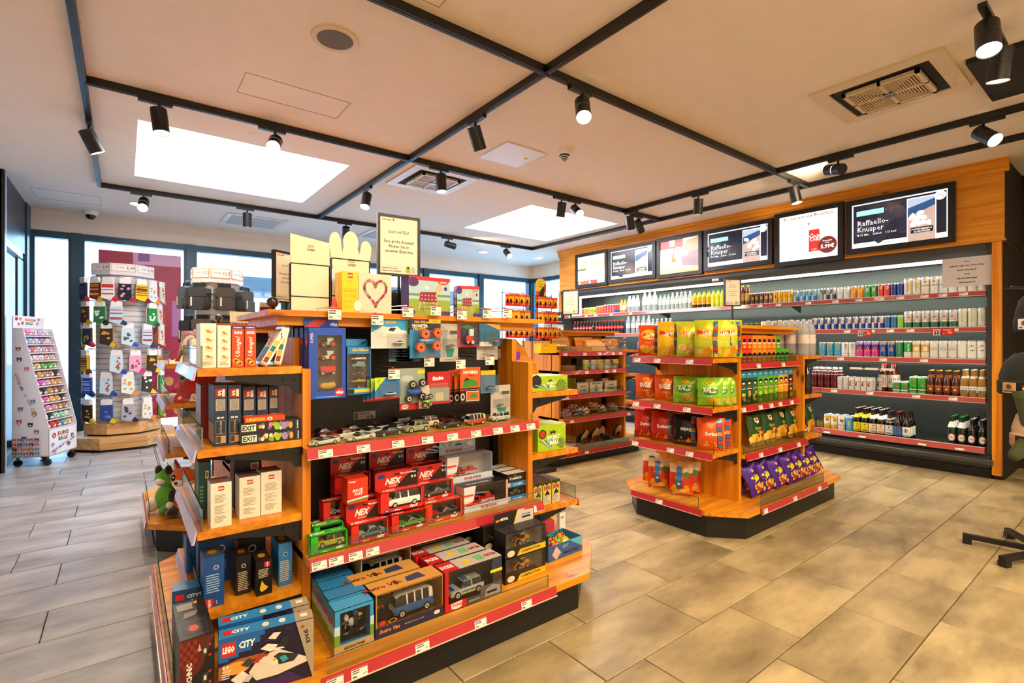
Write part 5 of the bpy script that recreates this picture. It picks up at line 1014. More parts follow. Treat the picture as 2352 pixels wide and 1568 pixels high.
# ============================================================ snack gondola goods
def bagkind(name, w, h, t, spec, seed=1): 
    me = bag_mesh(w, h, t, spec[0], spec[1], seed); return [name, me]
def put_bag(k, loc, rz, tilt, label, group, cat='crisps', sc=1):
    o = bpy.data.objects.new('crisp_bag', k[1]); COL.objects.link(o); o.location = loc; o.rotation_euler = (-tilt, 0, rz); o.scale = (sc, sc, sc)
    o['label'] = label; o['category'] = cat; o['group'] = group; return o
EX = 2.80; LW = -PI/2
K = dict(lr=bagkind('l', .19, .25, .06, lays('#e8501c', '#d83018', 'Red Paprika'), 1), ly=bagkind('l', .19, .27, .06, lays('#f4c81c', '#f0b418', 'Salted'), 2), lg=bagkind('l', .19, .27, .06, lays('#c8d428', '#b8c41c', 'Sour Cream', False), 3), lg2=bagkind('l', .19, .27, .06, lays('#c8d428', '#b8c41c', 'Sour Cream'), 4),
 br=bagkind('b', .16, .19, .055, bugles('#e2581c', '#b83a18'), 5), bg=bagkind('b', .17, .19, .055, bugles('#86c22c', '#2f7a3a'), 6),
 dr=bagkind('d', .17, .21, .055, doritos('#c22c1c', 1), 7), dk=bagkind('d', .17, .21, .055, doritos('#17181c', 1, True), 8), do=bagkind('d', .18, .21, .055, doritos('#e2581c', 1), 9),
 of=bagkind('o', .15, .2, .05, ofen(), 10), cf=bagkind('c', .19, .24, .06, chipsfrisch(), 11), rf=bagkind('c', .19, .24, .06, chipsfrisch('Riffels'), 12), tk=bagkind('t', .17, .22, .05, takis(), 13))
# left end: rows face the camera's left; position by pixel column of the bag foot centre and depth row
def erow(kk, p, z, dx, label, group, rz=0, tilt=.1, sc=1):
    X = EX+.055+dx*.95; Y = ya(p, X); return put_bag(K[kk], (X, Y, z+.007), LW+.55+rz, tilt, label, group, sc=sc)
gl = 'large crisp bags on the top left shelf of the snack gondola'
Z1, Z2, Z3, ZB = 1.083, .783, .51, .17
sc = .86
for kk, p, dx, rz, tl, lab in (('lr', 1493, .05, .05, .12, 'orange red paprika crisp bag at the left end of the top shelf'), ('ly', 1538, .06, 0, .04, 'yellow crisp bag standing between the red and the green bags'),
  ('lg', 1584, .07, .15, .1, 'lime green crisp bag without strip, right of the yellow one'), ('lg2', 1626, .05, .0, -.05, 'lime green crisp bag leaning in front beside the sign pole'),
  ('ly', 1563, .19, 0, .04, 'yellow crisp bag in the second row behind the lime bags'), ('lg2', 1662, .12, .5, 0, 'lime green crisp bag turned sideways near the shelf corner'), ('lg2', 1680, .17, .7, 0, 'lime green crisp bag farthest right on the top shelf'), ('lr', 1512, .2, .1, .1, 'orange red crisp bag in the second row at the left')):
    erow(kk, p, Z1, dx, lab, gl, rz, tl, sc*(1.0 if kk[0] == 'l' else 1))
gl = 'bags of corn snacks on the second left shelf'
for kk, p, dx, rz, lab in (('br', 1484, .05, .05, 'red corn snack bag at the left end of the second shelf'), ('br', 1528, .05, 0, 'red corn snack bag second from the left on its shelf'), ('br', 1548, .15, .1, 'dark red corn snack bag tucked behind its neighbour'),
  ('bg', 1573, .06, -.1, 'green corn snack bag in the middle of the second shelf'), ('bg', 1600, .16, .1, 'green corn snack bag behind the middle one'), ('bg', 1631, .05, 0, 'green corn snack bag in front near the right corner'), ('bg', 1652, .12, .15, 'green corn snack bag, second of three fanned at the corner'), ('bg', 1668, .2, .25, 'green corn snack bag, last of three fanned at the corner')):
    erow(kk, p, Z2, dx, lab, gl, rz, .12, .9)
gl = 'tortilla chip bags on the third left shelf'
for kk, p, dx, rz, lab in (('dr', 1483, .04, .05, 'dark red tortilla chip bag at the left end'), ('dr', 1522, .04, 0, 'dark red tortilla chip bag second from the left'), ('dr', 1506, .16, 0, 'dark red tortilla chip bag in the row behind'),
  ('dk', 1575, .05, -.1, 'black tortilla chip bag standing upside down'), ('dk', 1601, .16, 0, 'black tortilla chip bag behind the upside down one'), ('do', 1633, .04, .1, 'orange tortilla chip bag near the right corner'), ('do', 1652, .14, .3, 'orange tortilla chip bag turned at the corner')):
    erow(kk, p, Z3, dx, lab, gl, rz, .1, .93)
gl = 'oven baked crisp bags on the base board'
for kk, p, dx, rz, lab in (('of', 1514, .09, .1, 'cream and red oven crisp bag at left front of the base'), ('of', 1564, .07, 0, 'cream and red oven crisp bag at right front of the base'), ('of', 1584, .17, .15, 'cream and red oven crisp bag behind the right front one'), ('of', 1601, .27, .3, 'cream and red oven crisp bag farthest back on the right'), ('of', 1500, .2, 0, 'cream and red oven crisp bag behind the left front one')):
    erow(kk, p, ZB, dx, lab, gl, rz, .14)
# long side
def yrow(kk, p, Y, z, label, group, rz=0, tilt=.12, sc=1, twist=0):
    o = put_bag(K[kk], (xa(p, Y), Y, z+.007+.08*abs(twist)), rz, tilt, label, group, sc=sc); o.rotation_euler = (-tilt, twist, rz); return o
gl = 'dark green crisp bags on the third long shelf'
for i, p in enumerate((1739, 1770, 1797, 1822, 1840, 1862)): yrow('cf' if i < 2 else 'rf', p, 1.71+.012*(i % 3), .468, 'dark green crisp bag with yellow lettering, %s from the left in front' % ORD[i], gl, -.15+.05*i, .12, .88)
for i, p in enumerate((1752, 1783, 1810)): yrow('rf', p, 1.80, .468, 'dark green crisp bag in the back row, %s from the left' % ORD[i], gl, 0, .1, .9)
gl = 'purple rolled tortilla chip bags on the base board'
for i, p in enumerate((1752, 1776, 1806, 1833, 1850, 1868, 1884)): yrow('tk', p-6, 1.615, .17, 'purple bag with yellow lettering leaning left, %s from the left in front' % ORD[i], gl, -.2, .3, .86, -.3)
for i, p in enumerate((1722, 1758, 1790, 1818)): yrow('tk', p, 1.69, .17, 'purple bag with yellow lettering in the back row, %s from the left' % ORD[i], gl, -.25, .3, .86, -.3)
# stacked crisp tubes and small packs
def pface(c, c2=None):
    def p(s, w, h): s.ell(w/2, h*.62, w*.36, h*.13, '#1c1c20', 12); s.rect(w*.12, h*.36, w*.88, h*.48, '#f2ece0'); s.text('Pringles', w/2, h*.42, h*.1, '#c8281c', maxw=w*.72, bold=.02); s.ell(w*.5, h*.15, w*.3, h*.08, '#f0c040', 9); (c2 and s.rect(0, h*.86, w, h, c2))
    return p
gp = 'small crisp packs stacked on the top long shelf'
cols = [('orange red', '#e8481c')]*3+[('light orange', '#f08a2c')]*3+[('orange', '#ee7a1c')]*2+[('green', '#4fae2c')]*3
for lv in range(2):
    for i in range(11 if lv == 0 else 9):
        nm, c = cols[i]; x = 3.165+i*.068; carton('crisp_pack', '%s small crisp pack, %s from the left in the %s layer' % (nm, ORD[i], ['lower', 'upper'][lv]), 'crisps', x, x+.062, 1.709, 1.784, 1.046+lv*.093, .091, c, f=pface(c), group=gp, r=pface(c))
gp = 'tall crisp cartons on the second long shelf'
pc = [('orange red', '#e84a1c'), ('dark green', '#1f5a3c'), ('dark green', '#1f5a3c'), ('dark green', '#2a6a3c'), ('bright green', '#5ab82c'), ('bright green', '#5ab82c'), ('bright green', '#5ab82c'), ('bright green', '#5ab82c'), ('yellow', '#f0b828'), ('orange', '#f09a28'), ('dark brown', '#3a2018')]
def ptube(c):
    def f(s, w, h): s.rect(0, h*.8, w, h, '#3a9ac8'); s.text('POP', w/2, h*.9, h*.07, '#ffffff', maxw=w*.8, bold=.03); s.ell(w/2, h*.66, w*.4, h*.075, '#1c1c20', 14); s.ell(w*.5, h*.63, w*.26, h*.03, '#f0ece4', 10); s.text('Pringles', w/2, h*.53, h*.075, '#c8281c', maxw=w*.9, bold=.03); s.rect(w*.1, h*.46, w*.9, h*.475, '#ffffff'); [s.ell(w*(.25+.5*R.random()), h*(.08+.3*R.random()), w*.22, h*.05, R.choice(CHIP), 8) for _ in range(5)]
    return f
for i, (nm, c) in enumerate(pc):
    x = 3.16+i*.0765; carton('crisp_carton', '%s tall crisp carton with moustache face, %s from the left' % (nm, ORD[i]), 'crisps', x, x+.071, 1.72, 1.80, .766, .225, c, f=ptube(c), l=ptube(c), group=gp)
# right end of the snack gondola: bottles on top, bags below
k = bottle('', pet_prof(.27, .042), '#dfe4e8', '#e8e8ea', .014, .018, (.09, .16, '#e8dcd8'), lambda s, r, h: (s.text('SELTERS', 0, h*.7, .014, '#5a5a60'), s.ell(0, h*.35, r*.2, r*.2, '#b8402c', 8)), 'pet', 'water_bottle')
for i, (x, y) in enumerate(((4.205, 1.73), (4.293, 1.72), (4.293, 1.81), (4.205, 1.82), (4.205, 1.91), (4.293, 1.90), (4.293, 1.99), (4.205, 2.0))): k.put((x, y, 1.084), .4, 'big clear water bottle on the right end of the snack gondola, %s nearest' % ORD[i], 'clear bottles on the right end of the snack gondola')
k = bottle('', beer_prof(.26, .036), '#15100e', '#1a1a1c', .0135, .02, (.04, .13, '#23201e'), None, 'gloss', 'wine_bottle')
for i, (x, y) in enumerate(((4.14, 1.73), (4.24, 1.72))): k.put((x, y, .784), .4, ['black bottle on the middle right end shelf, left one', 'black bottle on the middle right end shelf, right one'][i], 'black bottles on the right end')
put_bag(K['rf'], (4.2, 1.76, .473), .2, .12, 'dark green crisp bag alone on the right end shelf', 'bags on the right end', sc=.9)
put_bag(K['rf'], (4.29, 1.86, .473), .5, .12, 'dark green crisp bag behind the lone one on the right end shelf', 'bags on the right end', sc=.9)
# ============================================================ souvenir gondola goods
def wbox(name, label, cat, x0, x1, y0, y1, z0, z1, rot=(0, 0, 0), mat='board', txt=None, group=None, fs=.03, c='#f0e8da'):
    mb = MB(); w, d, h = x1-x0, y1-y0, z1-z0; mb.box(-w/2, w/2, -d/2, d/2, 0, h)
    if txt:
        mb.mi = 1; s = mb.surf(-w/2, w/2, -d/2, d/2, 0, h, 'f'); [s.text(t_, w/2, h*v, fs, c, bold=.03, shear=.2, maxw=w*.9) for t_, v in txt]
    o = mb.build(name, [mat, 'matte']); o.location = ((x0+x1)/2, (y0+y1)/2, z0); o.rotation_euler = rot; o['label'] = label; o['category'] = cat
    if group: o['group'] = group
    return o
y = 3.74; z = 1.089
def X3(p, Y=3.74): return xa(p, Y)
wbox('wall_plaque', 'brown plank sign with a welcome greeting on a white cord', 'plaque', X3(1272), X3(1312), y, y+.02, z, z+.17, (-.35, 0, 0), txt=[('Willkommen', .4)])
wbox('wall_plaque', 'brown plank sign with a snack break word and mountains', 'plaque', X3(1388), X3(1424), y, y+.02, z, z+.14, (-.35, 0, 0), txt=[('Brotzeit', .3), ('AA', .75)])
for i in range(4): wbox('cutting_board', 'pale round cornered cutting board, %s in its stack from the front' % ORD[i], 'board', X3(1352), X3(1392), y-.01+.022*i, y+.005+.022*i, z, z+.125+.006*i, (-.45, 0, 0), 'butcher', group='pale cutting boards')
for i in range(3): wbox('cutting_board', 'large honey coloured board standing behind the pale boards, %s from the front' % ORD[i], 'board', X3(1326, 3.8)+.03*i, X3(1364, 3.8)+.03*i, 3.80+.018*i, 3.813+.018*i, z, z+.155, (-.3, 0, 0), 'pine_x', group='large honey coloured boards')
for i in range(4): wbox('cutting_board', 'flat honey coloured board lying in a pile beside the welcome sign, %s from below' % ORD[i], 'board', X3(1315)-.004*i, X3(1350)-.004*i, 3.67, 3.83, z+.013*i, z+.012+.013*i, (0, 0, 0), 'pine_x', group='flat boards in a pile')
for i in range(3): wbox('wooden_block', 'brown wooden block under the welcome sign, %s from the bottom' % ORD[i], 'board', X3(1274, 3.66), X3(1312, 3.66), 3.645, 3.70, z+.016*i, z+.015+.016*i, (0, 0, 0), 'board', group='brown wooden blocks under the plaque')
for p0, p1, yy, zz, lab in ((1272, 1312, 3.80, z+.16, 'white hanging cord of the welcome plaque'),): 
    t = thing('cord', lab, 'cord', (X3(1292), 3.80, z+.155)); mb = MB(); mb.tube([(-.07, 0, 0), (-.075, 0, .06), (0, 0, .07), (.07, 0, 0)], .003, 6, '#efe8dc'); mb.build('cord_loop', 'cloth', t)
def mug(label, p, c, deco):
    X = xa(p, 3.68); t = thing('mug', label, 'mug', (X, 3.68, .902), .0, 'printed mugs'); mb = MB(); mb.lathe([(0, .004), (.03, 0), (.034, .005), (.036, .05), (.04, .1), (.037, .1), (.033, .02), (0, .015)], 20, c)
    s = Surf(mb, cyl_fn(.039), .0004); s.text(deco, 0, .078, .018, '#4a4034', bold=.02); s.text('TEXT' if 0 else 'No 1', 0, .056, .013, '#6a5a44'); s.ell(0, .03, .014, .014, '#c8a050'); mb.build('cup', 'gloss', t, True)
    mb = MB(); mb.tube([(.036+.026*math.sin(a)*1, -.0, .052+.03*math.cos(a)) for a in [PI*k/8 for k in range(9)]], .0045, 6, c); mb.build('handle', 'gloss', t, True)
for p, c, dd, nm in ((1344, '#e8e49a', 'OPA', 'pale yellow'), (1362, '#e4e6ec', 'PAPA', 'white'), (1377, '#f0d890', 'BESTE', 'golden yellow'), (1394, '#e6dccb', 'MAMA', 'beige'), (1412, '#e6d8a4', 'OMA', 'cream')): mug('%s printed mug in the row on the second shelf, reading %s' % (nm, dd), p, c, dd)
wbox('souvenir_box', 'dark grey box left of the mugs', 'box', X3(1321, 3.7), X3(1335, 3.7), 3.68, 3.76, .902, 1.02, mat='black_steel')
for i in range(4): wbox('wooden_sign', 'small dark wooden sign lying left of the mugs, %s from the bottom' % ORD[i], 'plaque', X3(1287, 3.66), X3(1318, 3.66), 3.64, 3.75, .902+.013*i, .914+.013*i, mat='board', group='small wooden signs')
def tin(label, p0, p1, lines, Y=3.66, z=.657, h=.115, c='#c9c2b4', tl=.12):
    X0_, X1_ = xa(p0, Y), xa(p1, Y); w = X1_-X0_; t = thing('tin_sign', label, 'sign', ((X0_+X1_)/2, Y, z+.001), 0, 'lettered tin signs'); mb = MB(); mb.box(-w/2, w/2, 0, .012, 0, h, c); s = Surf(mb, flat((-w/2, 0, 0), (1, 0, 0), (0, 0, 1), (0, -1, 0)))
    s.rect(.004, .004, w-.004, .007, '#5a544c'); s.rect(.004, h-.007, w-.004, h-.004, '#5a544c'); [s.text(l, w/2, h*v, .024, '#2a241e', bold=.03, maxw=w*.85) for l, v in lines]; mb.build('plate', 'matte', t)
tin('pale tin sign about a gift, left of three', 1326, 1352, [('Dahoam', .65), ('is a Gfui', .3)]); tin('pale tin sign with household rules, middle of three', 1355, 1384, [('Hausordnung', .85), ('Füße', .6), ('Füße', .4), ('Füße', .2)]); tin('pale tin sign with two large words, right of three', 1390, 1417, [('Do gibts', .65), ('Nudeln', .3)])
for i in range(5): wbox('tin_sign', 'lettered tin sign in the row behind, %s from the left' % ORD[i], 'sign', X3(1328+18*i, 3.74), X3(1350+18*i, 3.74), 3.73, 3.745, .657, .657+.14, (-.2, 0, 0), 'board' if i % 2 else 'black_steel', group='tin signs in the back row', txt=[('Daheim', .8)] if i == 3 else None)
def soft(name, label, cat, x, y, z, rx, ry, rz_, c, c2=None, group=None, seed=1, mat='cloth', rot=0):
    """rumpled textile lump"""
    q = random.Random(seed); ph = [q.random()*6 for _ in range(6)]; mb = MB(); n, m_ = 18, 12; P = []
    for j in range(m_+1):
        for i in range(n):
            t, a = PI*j/m_, 2*PI*i/n; k = 1+.16*math.sin(3*a+ph[0]+2*t)+.12*math.sin(5*a+4*t+ph[1])+.08*math.sin(8*t+ph[2])
            P.append((rx*k*math.sin(t)*math.cos(a), ry*k*math.sin(t)*math.sin(a), max(-rz_*.8, rz_*k*math.cos(t))))
    for j in range(m_):
        for i in range(n):
            f = (j*n+i, (j+1)*n+i, (j+1)*n+(i+1) % n, j*n+(i+1) % n); f = f[:3] if j == 0 else ((f[0], f[1], f[3]) if j == m_-1 else f)
            mb.faces([P[k] for k in f], [tuple(range(len(f)))], (c2 if c2 and (i//2+j) % 3 == 0 else c))
    o = mb.build(name, mat, None, True); o.location = (x, y, z+rz_*.8); o.rotation_euler = (0, 0, rot); o['label'] = label; o['category'] = cat
    if group: o['group'] = group
    return o
q = random.Random(5)
for i, (p, yy, zz, c, c2, lab) in enumerate(((1298, 3.66, 0, '#c88a94', '#5a5a70', 'rumpled pink and grey hat at the left front'), (1318, 3.72, .03, '#d8a8a0', '#6a5048', 'rumpled rose hat pile second from left'), (1340, 3.68, 0, '#e0b8a8', '#4a4440', 'pale pink fleece hat in the middle'), (1362, 3.72, .03, '#dba898', '#8a5a50', 'pink fleece hat on top of the middle pile'), (1380, 3.68, 0, '#b8a890', '#5a5048', 'brown and cream glove pair'), (1404, 3.70, 0, '#a89c80', '#8a8068', 'olive beige cap in plastic at the right'), (1425, 3.72, .02, '#8a8a70', '#6a6a58', 'grey green cap at the right end'), (1330, 3.67, -.0, '#b0b4b8', '#3a3c44', 'grey patterned glove at the front'))):
    soft('winter_hat', lab+' of the fourth souvenir shelf', 'hat', xa(p, yy), yy, .437+max(zz, 0), .075, .06, .045, c, c2, 'hats and gloves', i, rot=q.random())
for i, (p, yy, c, lab) in enumerate(((1318, 3.62, '#8a2430', 'dark red patterned slipper'), (1345, 3.64, '#141416', 'black fluffy slipper'), (1370, 3.67, '#121214', 'black fluffy slipper beside the first'), (1400, 3.65, '#101012', 'large black fluffy slipper'), (1424, 3.66, '#141416', 'black slipper at the right end'), (1385, 3.7, '#18181a', 'black slipper behind the others'))):
    Y_ = yy; t = thing('slipper', lab+', pale sole showing, on the souvenir gondola base', 'slipper', (xa(p, Y_), Y_, .123), .3*i, 'slippers on the base board'); t.rotation_euler = (-1.05 if i % 3 else 0, 0, .5-.2*i); t.location.z += .075 if i % 3 else 0; t.location.y += .02
    mb = MB(); mb.prism([(.035*math.cos(a)*(1-.2*math.sin(a)), .09*math.sin(a)) for a in [2*PI*k/16 for k in range(16)]], 0, .018, 'z', '#e2c8a0'); mb.build('sole', 'cloth', t)
    mb = MB(); mb.ball(0, .03, .035, .045, .07, .045, 14, 8, c, (lambda a, b_: c if (i or int(a*8) % 3) else '#e8e0d8')); mb.ball(0, -.06, .03, .036, .028, .025, 12, 6, c); mb.build('upper', 'plush', t, True)
# display tray edge on the base, firewood bundles at the right end of the souvenir gondola
t = thing('display_tray', 'grey tray holding the slippers on the souvenir gondola base', 'tray', (3.86, 3.53, .121)); mb = MB(); mb.box(-.46, .46, 0, .006, 0, .045, '#5a5c56'); mb.box(-.46, .46, 0, .03, 0, .001, '#5a5c56'); mb.build('tray_edge', 'paint', t)
for j, z in enumerate((1.101, .831, .521)):
    for i in range(16):
        mb = MB(); L = .13+.05*q.random(); r = .008+.006*q.random(); mb.cyl((-L/2, 0, 0), (L/2, .01*q.random(), .012*q.random()), r, 6, R.choice(['#8a6a4c', '#a08468', '#6f523a', '#b39a7c']), r2=r*.8); o = mb.build('driftwood_stick', 'matte')
        o.location = (4.52+.1*(q.random()-.5), 3.78+.06*(i % 5), z+.02+.022*(i//3)); o.rotation_euler = (0, (q.random()-.5)*.5, (q.random()-.5)*1.2+.3)
        o['label'] = 'grey brown driftwood stick, %s counted up in the %s pile right of the souvenirs' % (ORD[i], ['top', 'middle', 'lower'][j]); o['category'] = 'stick'; o['group'] = 'driftwood sticks, %s pile' % ['top', 'middle', 'lower'][j]
# ============================================================ toy gondola: left end
g = 'games and boxes on the left end'
def hand(s, w, h):
    for i, v in enumerate((.82, .63, .45, .25)):
        s.ell(w*.55, h*(v-.03), w*.3, h*.05, '#e8dfc8', 14); s.poly([(w*.3, h*(v+.03)), (w*.5, h*(v+.045)), (w*.62, h*v), (w*.78, h*(v+.005)), (w*.7, h*(v-.035)), (w*.45, h*(v-.03))], '#e09a30'); s.ell(w*.5, h*v, w*.1, h*.02, '#c87a20', 8)
    s.lines(w*.15, h*.05, w*.85, h*.15, 3, '#b8ae98')
cpx('card_game', 'white game box with orange hand pictures, nearer the shelf end', 'game', 460, 497, 1.96, .12, 1.096, 742, '#fbf5e6', f=hand, group=g); cpx('card_game', 'white game box with orange hand pictures, beside the red games', 'game', 499.5, 530, 1.955, .12, 1.096, 747, '#fbf5e6', f=hand, group=g)
def ub(s, w, h):
    s.rect(0, h*.92, w, h, '#4a2a7a'); s.text('KOSMOS', w/2, h*.958, h*.045, '#ffffff', bold=.04, maxw=w*.85)
    for k in range(3): s.rect(w*(.17+.24*k), h*.8, w*(.37+.24*k), h*.87, '#bcd4f0')
    s.text('Ubongo!', w*.48, h*.5, w*.55, '#ffffff', rot=PI/2, bold=.02, shear=.3); s.poly([(w*.1, h*.2), (w*.4, h*.22), (w*.9, h*.12), (w*.88, h*.05), (w*.6, h*.03), (w*.12, h*.12)], '#f4c020'); s.poly([(w*.2, h*.18), (w*.4, h*.19), (w*.8, h*.115), (w*.8, h*.07), (w*.6, h*.05), (w*.2, h*.12)], '#8a3a1c'); s.ell(w*.5, h*.12, w*.15, h*.03, '#f0d060', 8)
cpx('board_game', 'orange red game box, left of two', 'game', 532.5, 560, 1.95, .12, 1.096, 748, '#e8481a', f=ub, group=g); cpx('board_game', 'orange red game box, right of two', 'game', 562.5, 588, 1.95, .12, 1.096, 748, '#e8481a', f=ub, group=g)
def tinb(label, p, rx):
    X = xa(p, 1.98); t = thing('game_tin', label, 'game', (X, 2.0, 1.098), 0, 'leaning game tins'); w, h, d = .10, .145, .024
    def rr_(w_, h_, r): return [(sx*(w_/2-r)+r*math.cos(a), h_/2+sz*(h_/2-r)+r*math.sin(a)) for sx, sz, a0 in ((1, 1, 0), (-1, 1, PI/2), (-1, -1, PI), (1, -1, 1.5*PI)) for a in [a0+k*PI/10 for k in range(6)]]
    M = Matrix.Rotation(rx, 4, 'Y') @ Matrix.Rotation(PI/2, 4, 'Z')
    mb = MB(M); mb.prism(rr_(w, h, .012), -d/2, d/2, 'y', '#dfe8e4'); mb.prism(rr_(w+.002, h+.001, .013), -d/2, -d/2+.006, 'y', '#f4f2ea'); mb.build('tin_shell', 'metal', t)
    mb = MB(M); s = Surf(mb, flat((w/2, d/2, 0), (-1, 0, 0), (0, 0, 1), (0, 1, 0))); s.rect(.01, .01, w-.01, h-.01, '#f6ecd0'); s.rect(.01, .01, w-.01, .05, '#8a3a20'); s.rect(.01, .05, w-.01, .07, '#2f8a7a'); s.ell(w*.5, .09, .02, .02, '#f0b020')
    for k, c in enumerate(('#8a3a20', '#e0b030', '#2f7a70', '#f0c840', '#e8ece8')): s.mb.box(-w/2-.0006, -w/2, -d/2+.007, d/2-.003, .015+.022*k, .035+.022*k, c); s.mb.box(w/2, w/2+.0006, -d/2+.007, d/2-.003, .015+.022*k, .035+.022*k, c)
    mb.build('printed_lid', 'card', t)
tinb('pale game tin leaning steeply, left of two', 600, .52); tinb('pale game tin leaning against the end panel, right of two', 632, .22)
cpx('card_game', 'small white box standing behind the hand game', 'game', 440, 452, 2.25, .08, 1.096, 778, '#f2ead8'); 
t = thing('pencil_pack', 'clear pack of yellow pencils behind the glass lip on the top end shelf', 'pencils', (.235, 2.16, 1.097)); mb = MB(); mb.box(-.012, .012, -.05, .05, 0, .005, '#d8d8dc'); [mb.box(-.004, .004, -.04+.016*k, -.032+.016*k, .005, .075, '#d8b020' if k % 2 else '#5a5a60') for k in range(6)]; mb.build('pencils', 'card', t); mb = MB(); mb.box(-.013, .013, -.052, .052, 0, .085); mb.build('clear_case', 'film', t)
# second level
g2 = 'navy game boxes in a row'
def navy(s, w, h):
    s.rect(w*.08, h*.8, w*.86, h*.94, '#a8241e'); s.text('S', w*.42, h*.87, h*.11, '#f0e8d8', bold=.05); s.rect(w*.6, h*.81, w*.82, h*.93, '#e8e0d0'); s.rect(w*.12, h*.58, w*.84, h*.77, '#cfc8c0'); s.k += 1
    for k in range(12): s.rect(w*.16, h*(.59+.015*k), w*.8, h*(.597+.015*k), '#3a3a44'); s.k -= 1
    s.k += 1; s.rect(w*.2, h*.45, w*.45, h*.48, '#d8d4cc'); s.rect(w*.52, h*.45, w*.74, h*.48, '#d8d4cc'); s.rect(w*.1, h*.2, w*.88, h*.42, '#8a7a60'); s.rect(w*.13, h*.21, w*.85, h*.41, '#1a2c44'); s.text('SCOTLAND', w*.5, h*.31, w*.22, '#c8a868', rot=PI/2, bold=.02); s.rect(w*.12, h*.05, w*.88, h*.17, '#b89a7a'); s.rect(w*.15, h*.06, w*.5, h*.16, '#4a3020')
def nl(s, w, h): s.rect(w*.06, h*.4, w*.94, h*.97, '#4a6a94'); s.rect(w*.06, h*.04, w*.94, h*.36, '#c8906a')
for i, (p0, p1, yt, dy) in enumerate(((492, 522, 884, 0), (524, 554, 884, 0), (558, 587, 888, .03), (590, 615, 889, .03), (618, 640, 886, .05))):
    cpx('board_game', 'navy game box with red emblem, %s of five from the left' % ORD[i], 'game', p0, p1, 1.96+dy, .15, .829, yt, '#1c3350', f=navy, l=nl if i == 0 else None, group=g2)
cpx('board_game', 'dark red game box wrapped in clear film behind the navy boxes', 'game', 461, 487, 2.16, .16, .829, 884, '#8a1418', cols={'l': '#a8b4cc'})
def exitp(s, w, h):
    s.rect(w*.03, h*.2, w*.26, h*.85, '#e4efd8'); s.text('EXIT', w*.145, h*.52, h*.62, '#16181a', bold=.03, maxw=w*.2); s.rect(w*.27, h*.1, w*.88, h*.9, '#2a2028')
    for k in range(16): s.ell(w*(.29+.56*R.random()), h*(.25+.5*R.random()), w*.03, h*.2, R.choice(['#d88a9a', '#6fb83a', '#7a5aa8', '#e8a02c', '#e8e0c8', '#b86ac0']), 9)
    s.ell(w*.6, h*.5, w*.05, h*.38, '#8fd02c', 10); s.ell(w*.72, h*.5, w*.05, h*.38, '#9a90c8', 10); s.ell(w*.83, h*.5, w*.035, h*.35, '#f0a830', 10); s.rect(w*.9, 0, w, h, '#1f3058'); s.text('KOSMOS', w*.95, h*.5, h*.2, '#ffffff', rot=PI/2, bold=.03, maxw=h*.8)
x0, x1 = xa(552, 1.935), xa(691, 1.935)
carton('puzzle_game', 'flat dark escape game box with monsters, lower of two', 'game', x0, x1, 1.935, 2.03, .829, .036, '#2c2e30', f=exitp); carton('puzzle_game', 'flat dark escape game box with monsters, upper of two', 'game', x0-.002, x1-.002, 1.937, 2.032, .866, .036, '#2c2e30', f=exitp)
def uno(s, w, h): s.text('UNO', w*.17, h*.5, h*.8, '#f8e020', bold=.05, shear=.3); s.rect(w*.3, h*.2, w*.5, h*.8, '#e89a4a'); s.ell(w*.62, h*.5, w*.07, h*.35, '#f2e8d8', 10); s.ell(w*.62, h*.5, w*.03, h*.2, '#3a8ac8', 8)
carton('card_game', 'flat orange card game lying on the escape games', 'game', xa(562, 1.94), xa(654, 1.94), 1.94, 2.0, .903, .018, '#e8481a', f=uno)
# third level: white and green toy boxes
g3 = 'white toy boxes on the third end shelf'
def wl(s, w, h):
    s.rect(w*.36, h*.82, w*.64, h*.92, '#b8241c'); s.text('LEGO', w/2, h*.87, h*.06, '#ffffff', bold=.04, maxw=w*.25, shear=.15); 
    for (a, b_) in ((.55, .74), (.3, .5), (.1, .26)): s.lines(w*.18, h*a, w*.82, h*b_, 6, '#a89c88', .5)
def wtop(s, w, h): s.rect(0, 0, w, h, '#6a7080'); s.ell(w*.5, h*.5, w*.3, h*.25, '#b04a3a', 9); s.rect(w*.1, h*.7, w*.9, h*.9, '#3a4458')
for i, (p0, p1, yt, Y_) in enumerate(((484, 532, 1108, 1.94), (550, 598, 1094, 1.98), (600, 647, 1082, 1.98))): cpx('building_set_box', 'cream toy box with small red logo, %s of three from the left' % ORD[i], 'toy', p0, p1, Y_, .085, .561, yt, '#ece4d2', f=wl, t=wtop, group=g3)
def gl_(s, w, h): s.rect(w*.6, h*.72, w*.9, h*.85, '#e0dcd0'); s.rect(w*.64, h*.74, w*.86, h*.83, '#b04a3a'); s.lines(w*.1, h*.3, w*.5, h*.6, 5, '#7aa08c'); s.rect(w*.7, .004, w*.95, h*.12, '#c8281c')
cpx('building_set_box', 'dark green toy box behind the left cream box', 'toy', 456, 482, 2.06, .09, .561, 1062, '#1d4a3c', f=gl_, cols={'t': '#3a2a48'}); cpx('building_set_box', 'dark green toy box at the far corner of the third end shelf', 'toy', 452, 484, 2.25, .08, .561, 1056, '#1f4438', f=gl_); cpx('building_set_box', 'dark purple toy box behind the middle cream boxes', 'toy', 538, 600, 2.12, .08, .561, 1046, '#241c30', f=gl_)
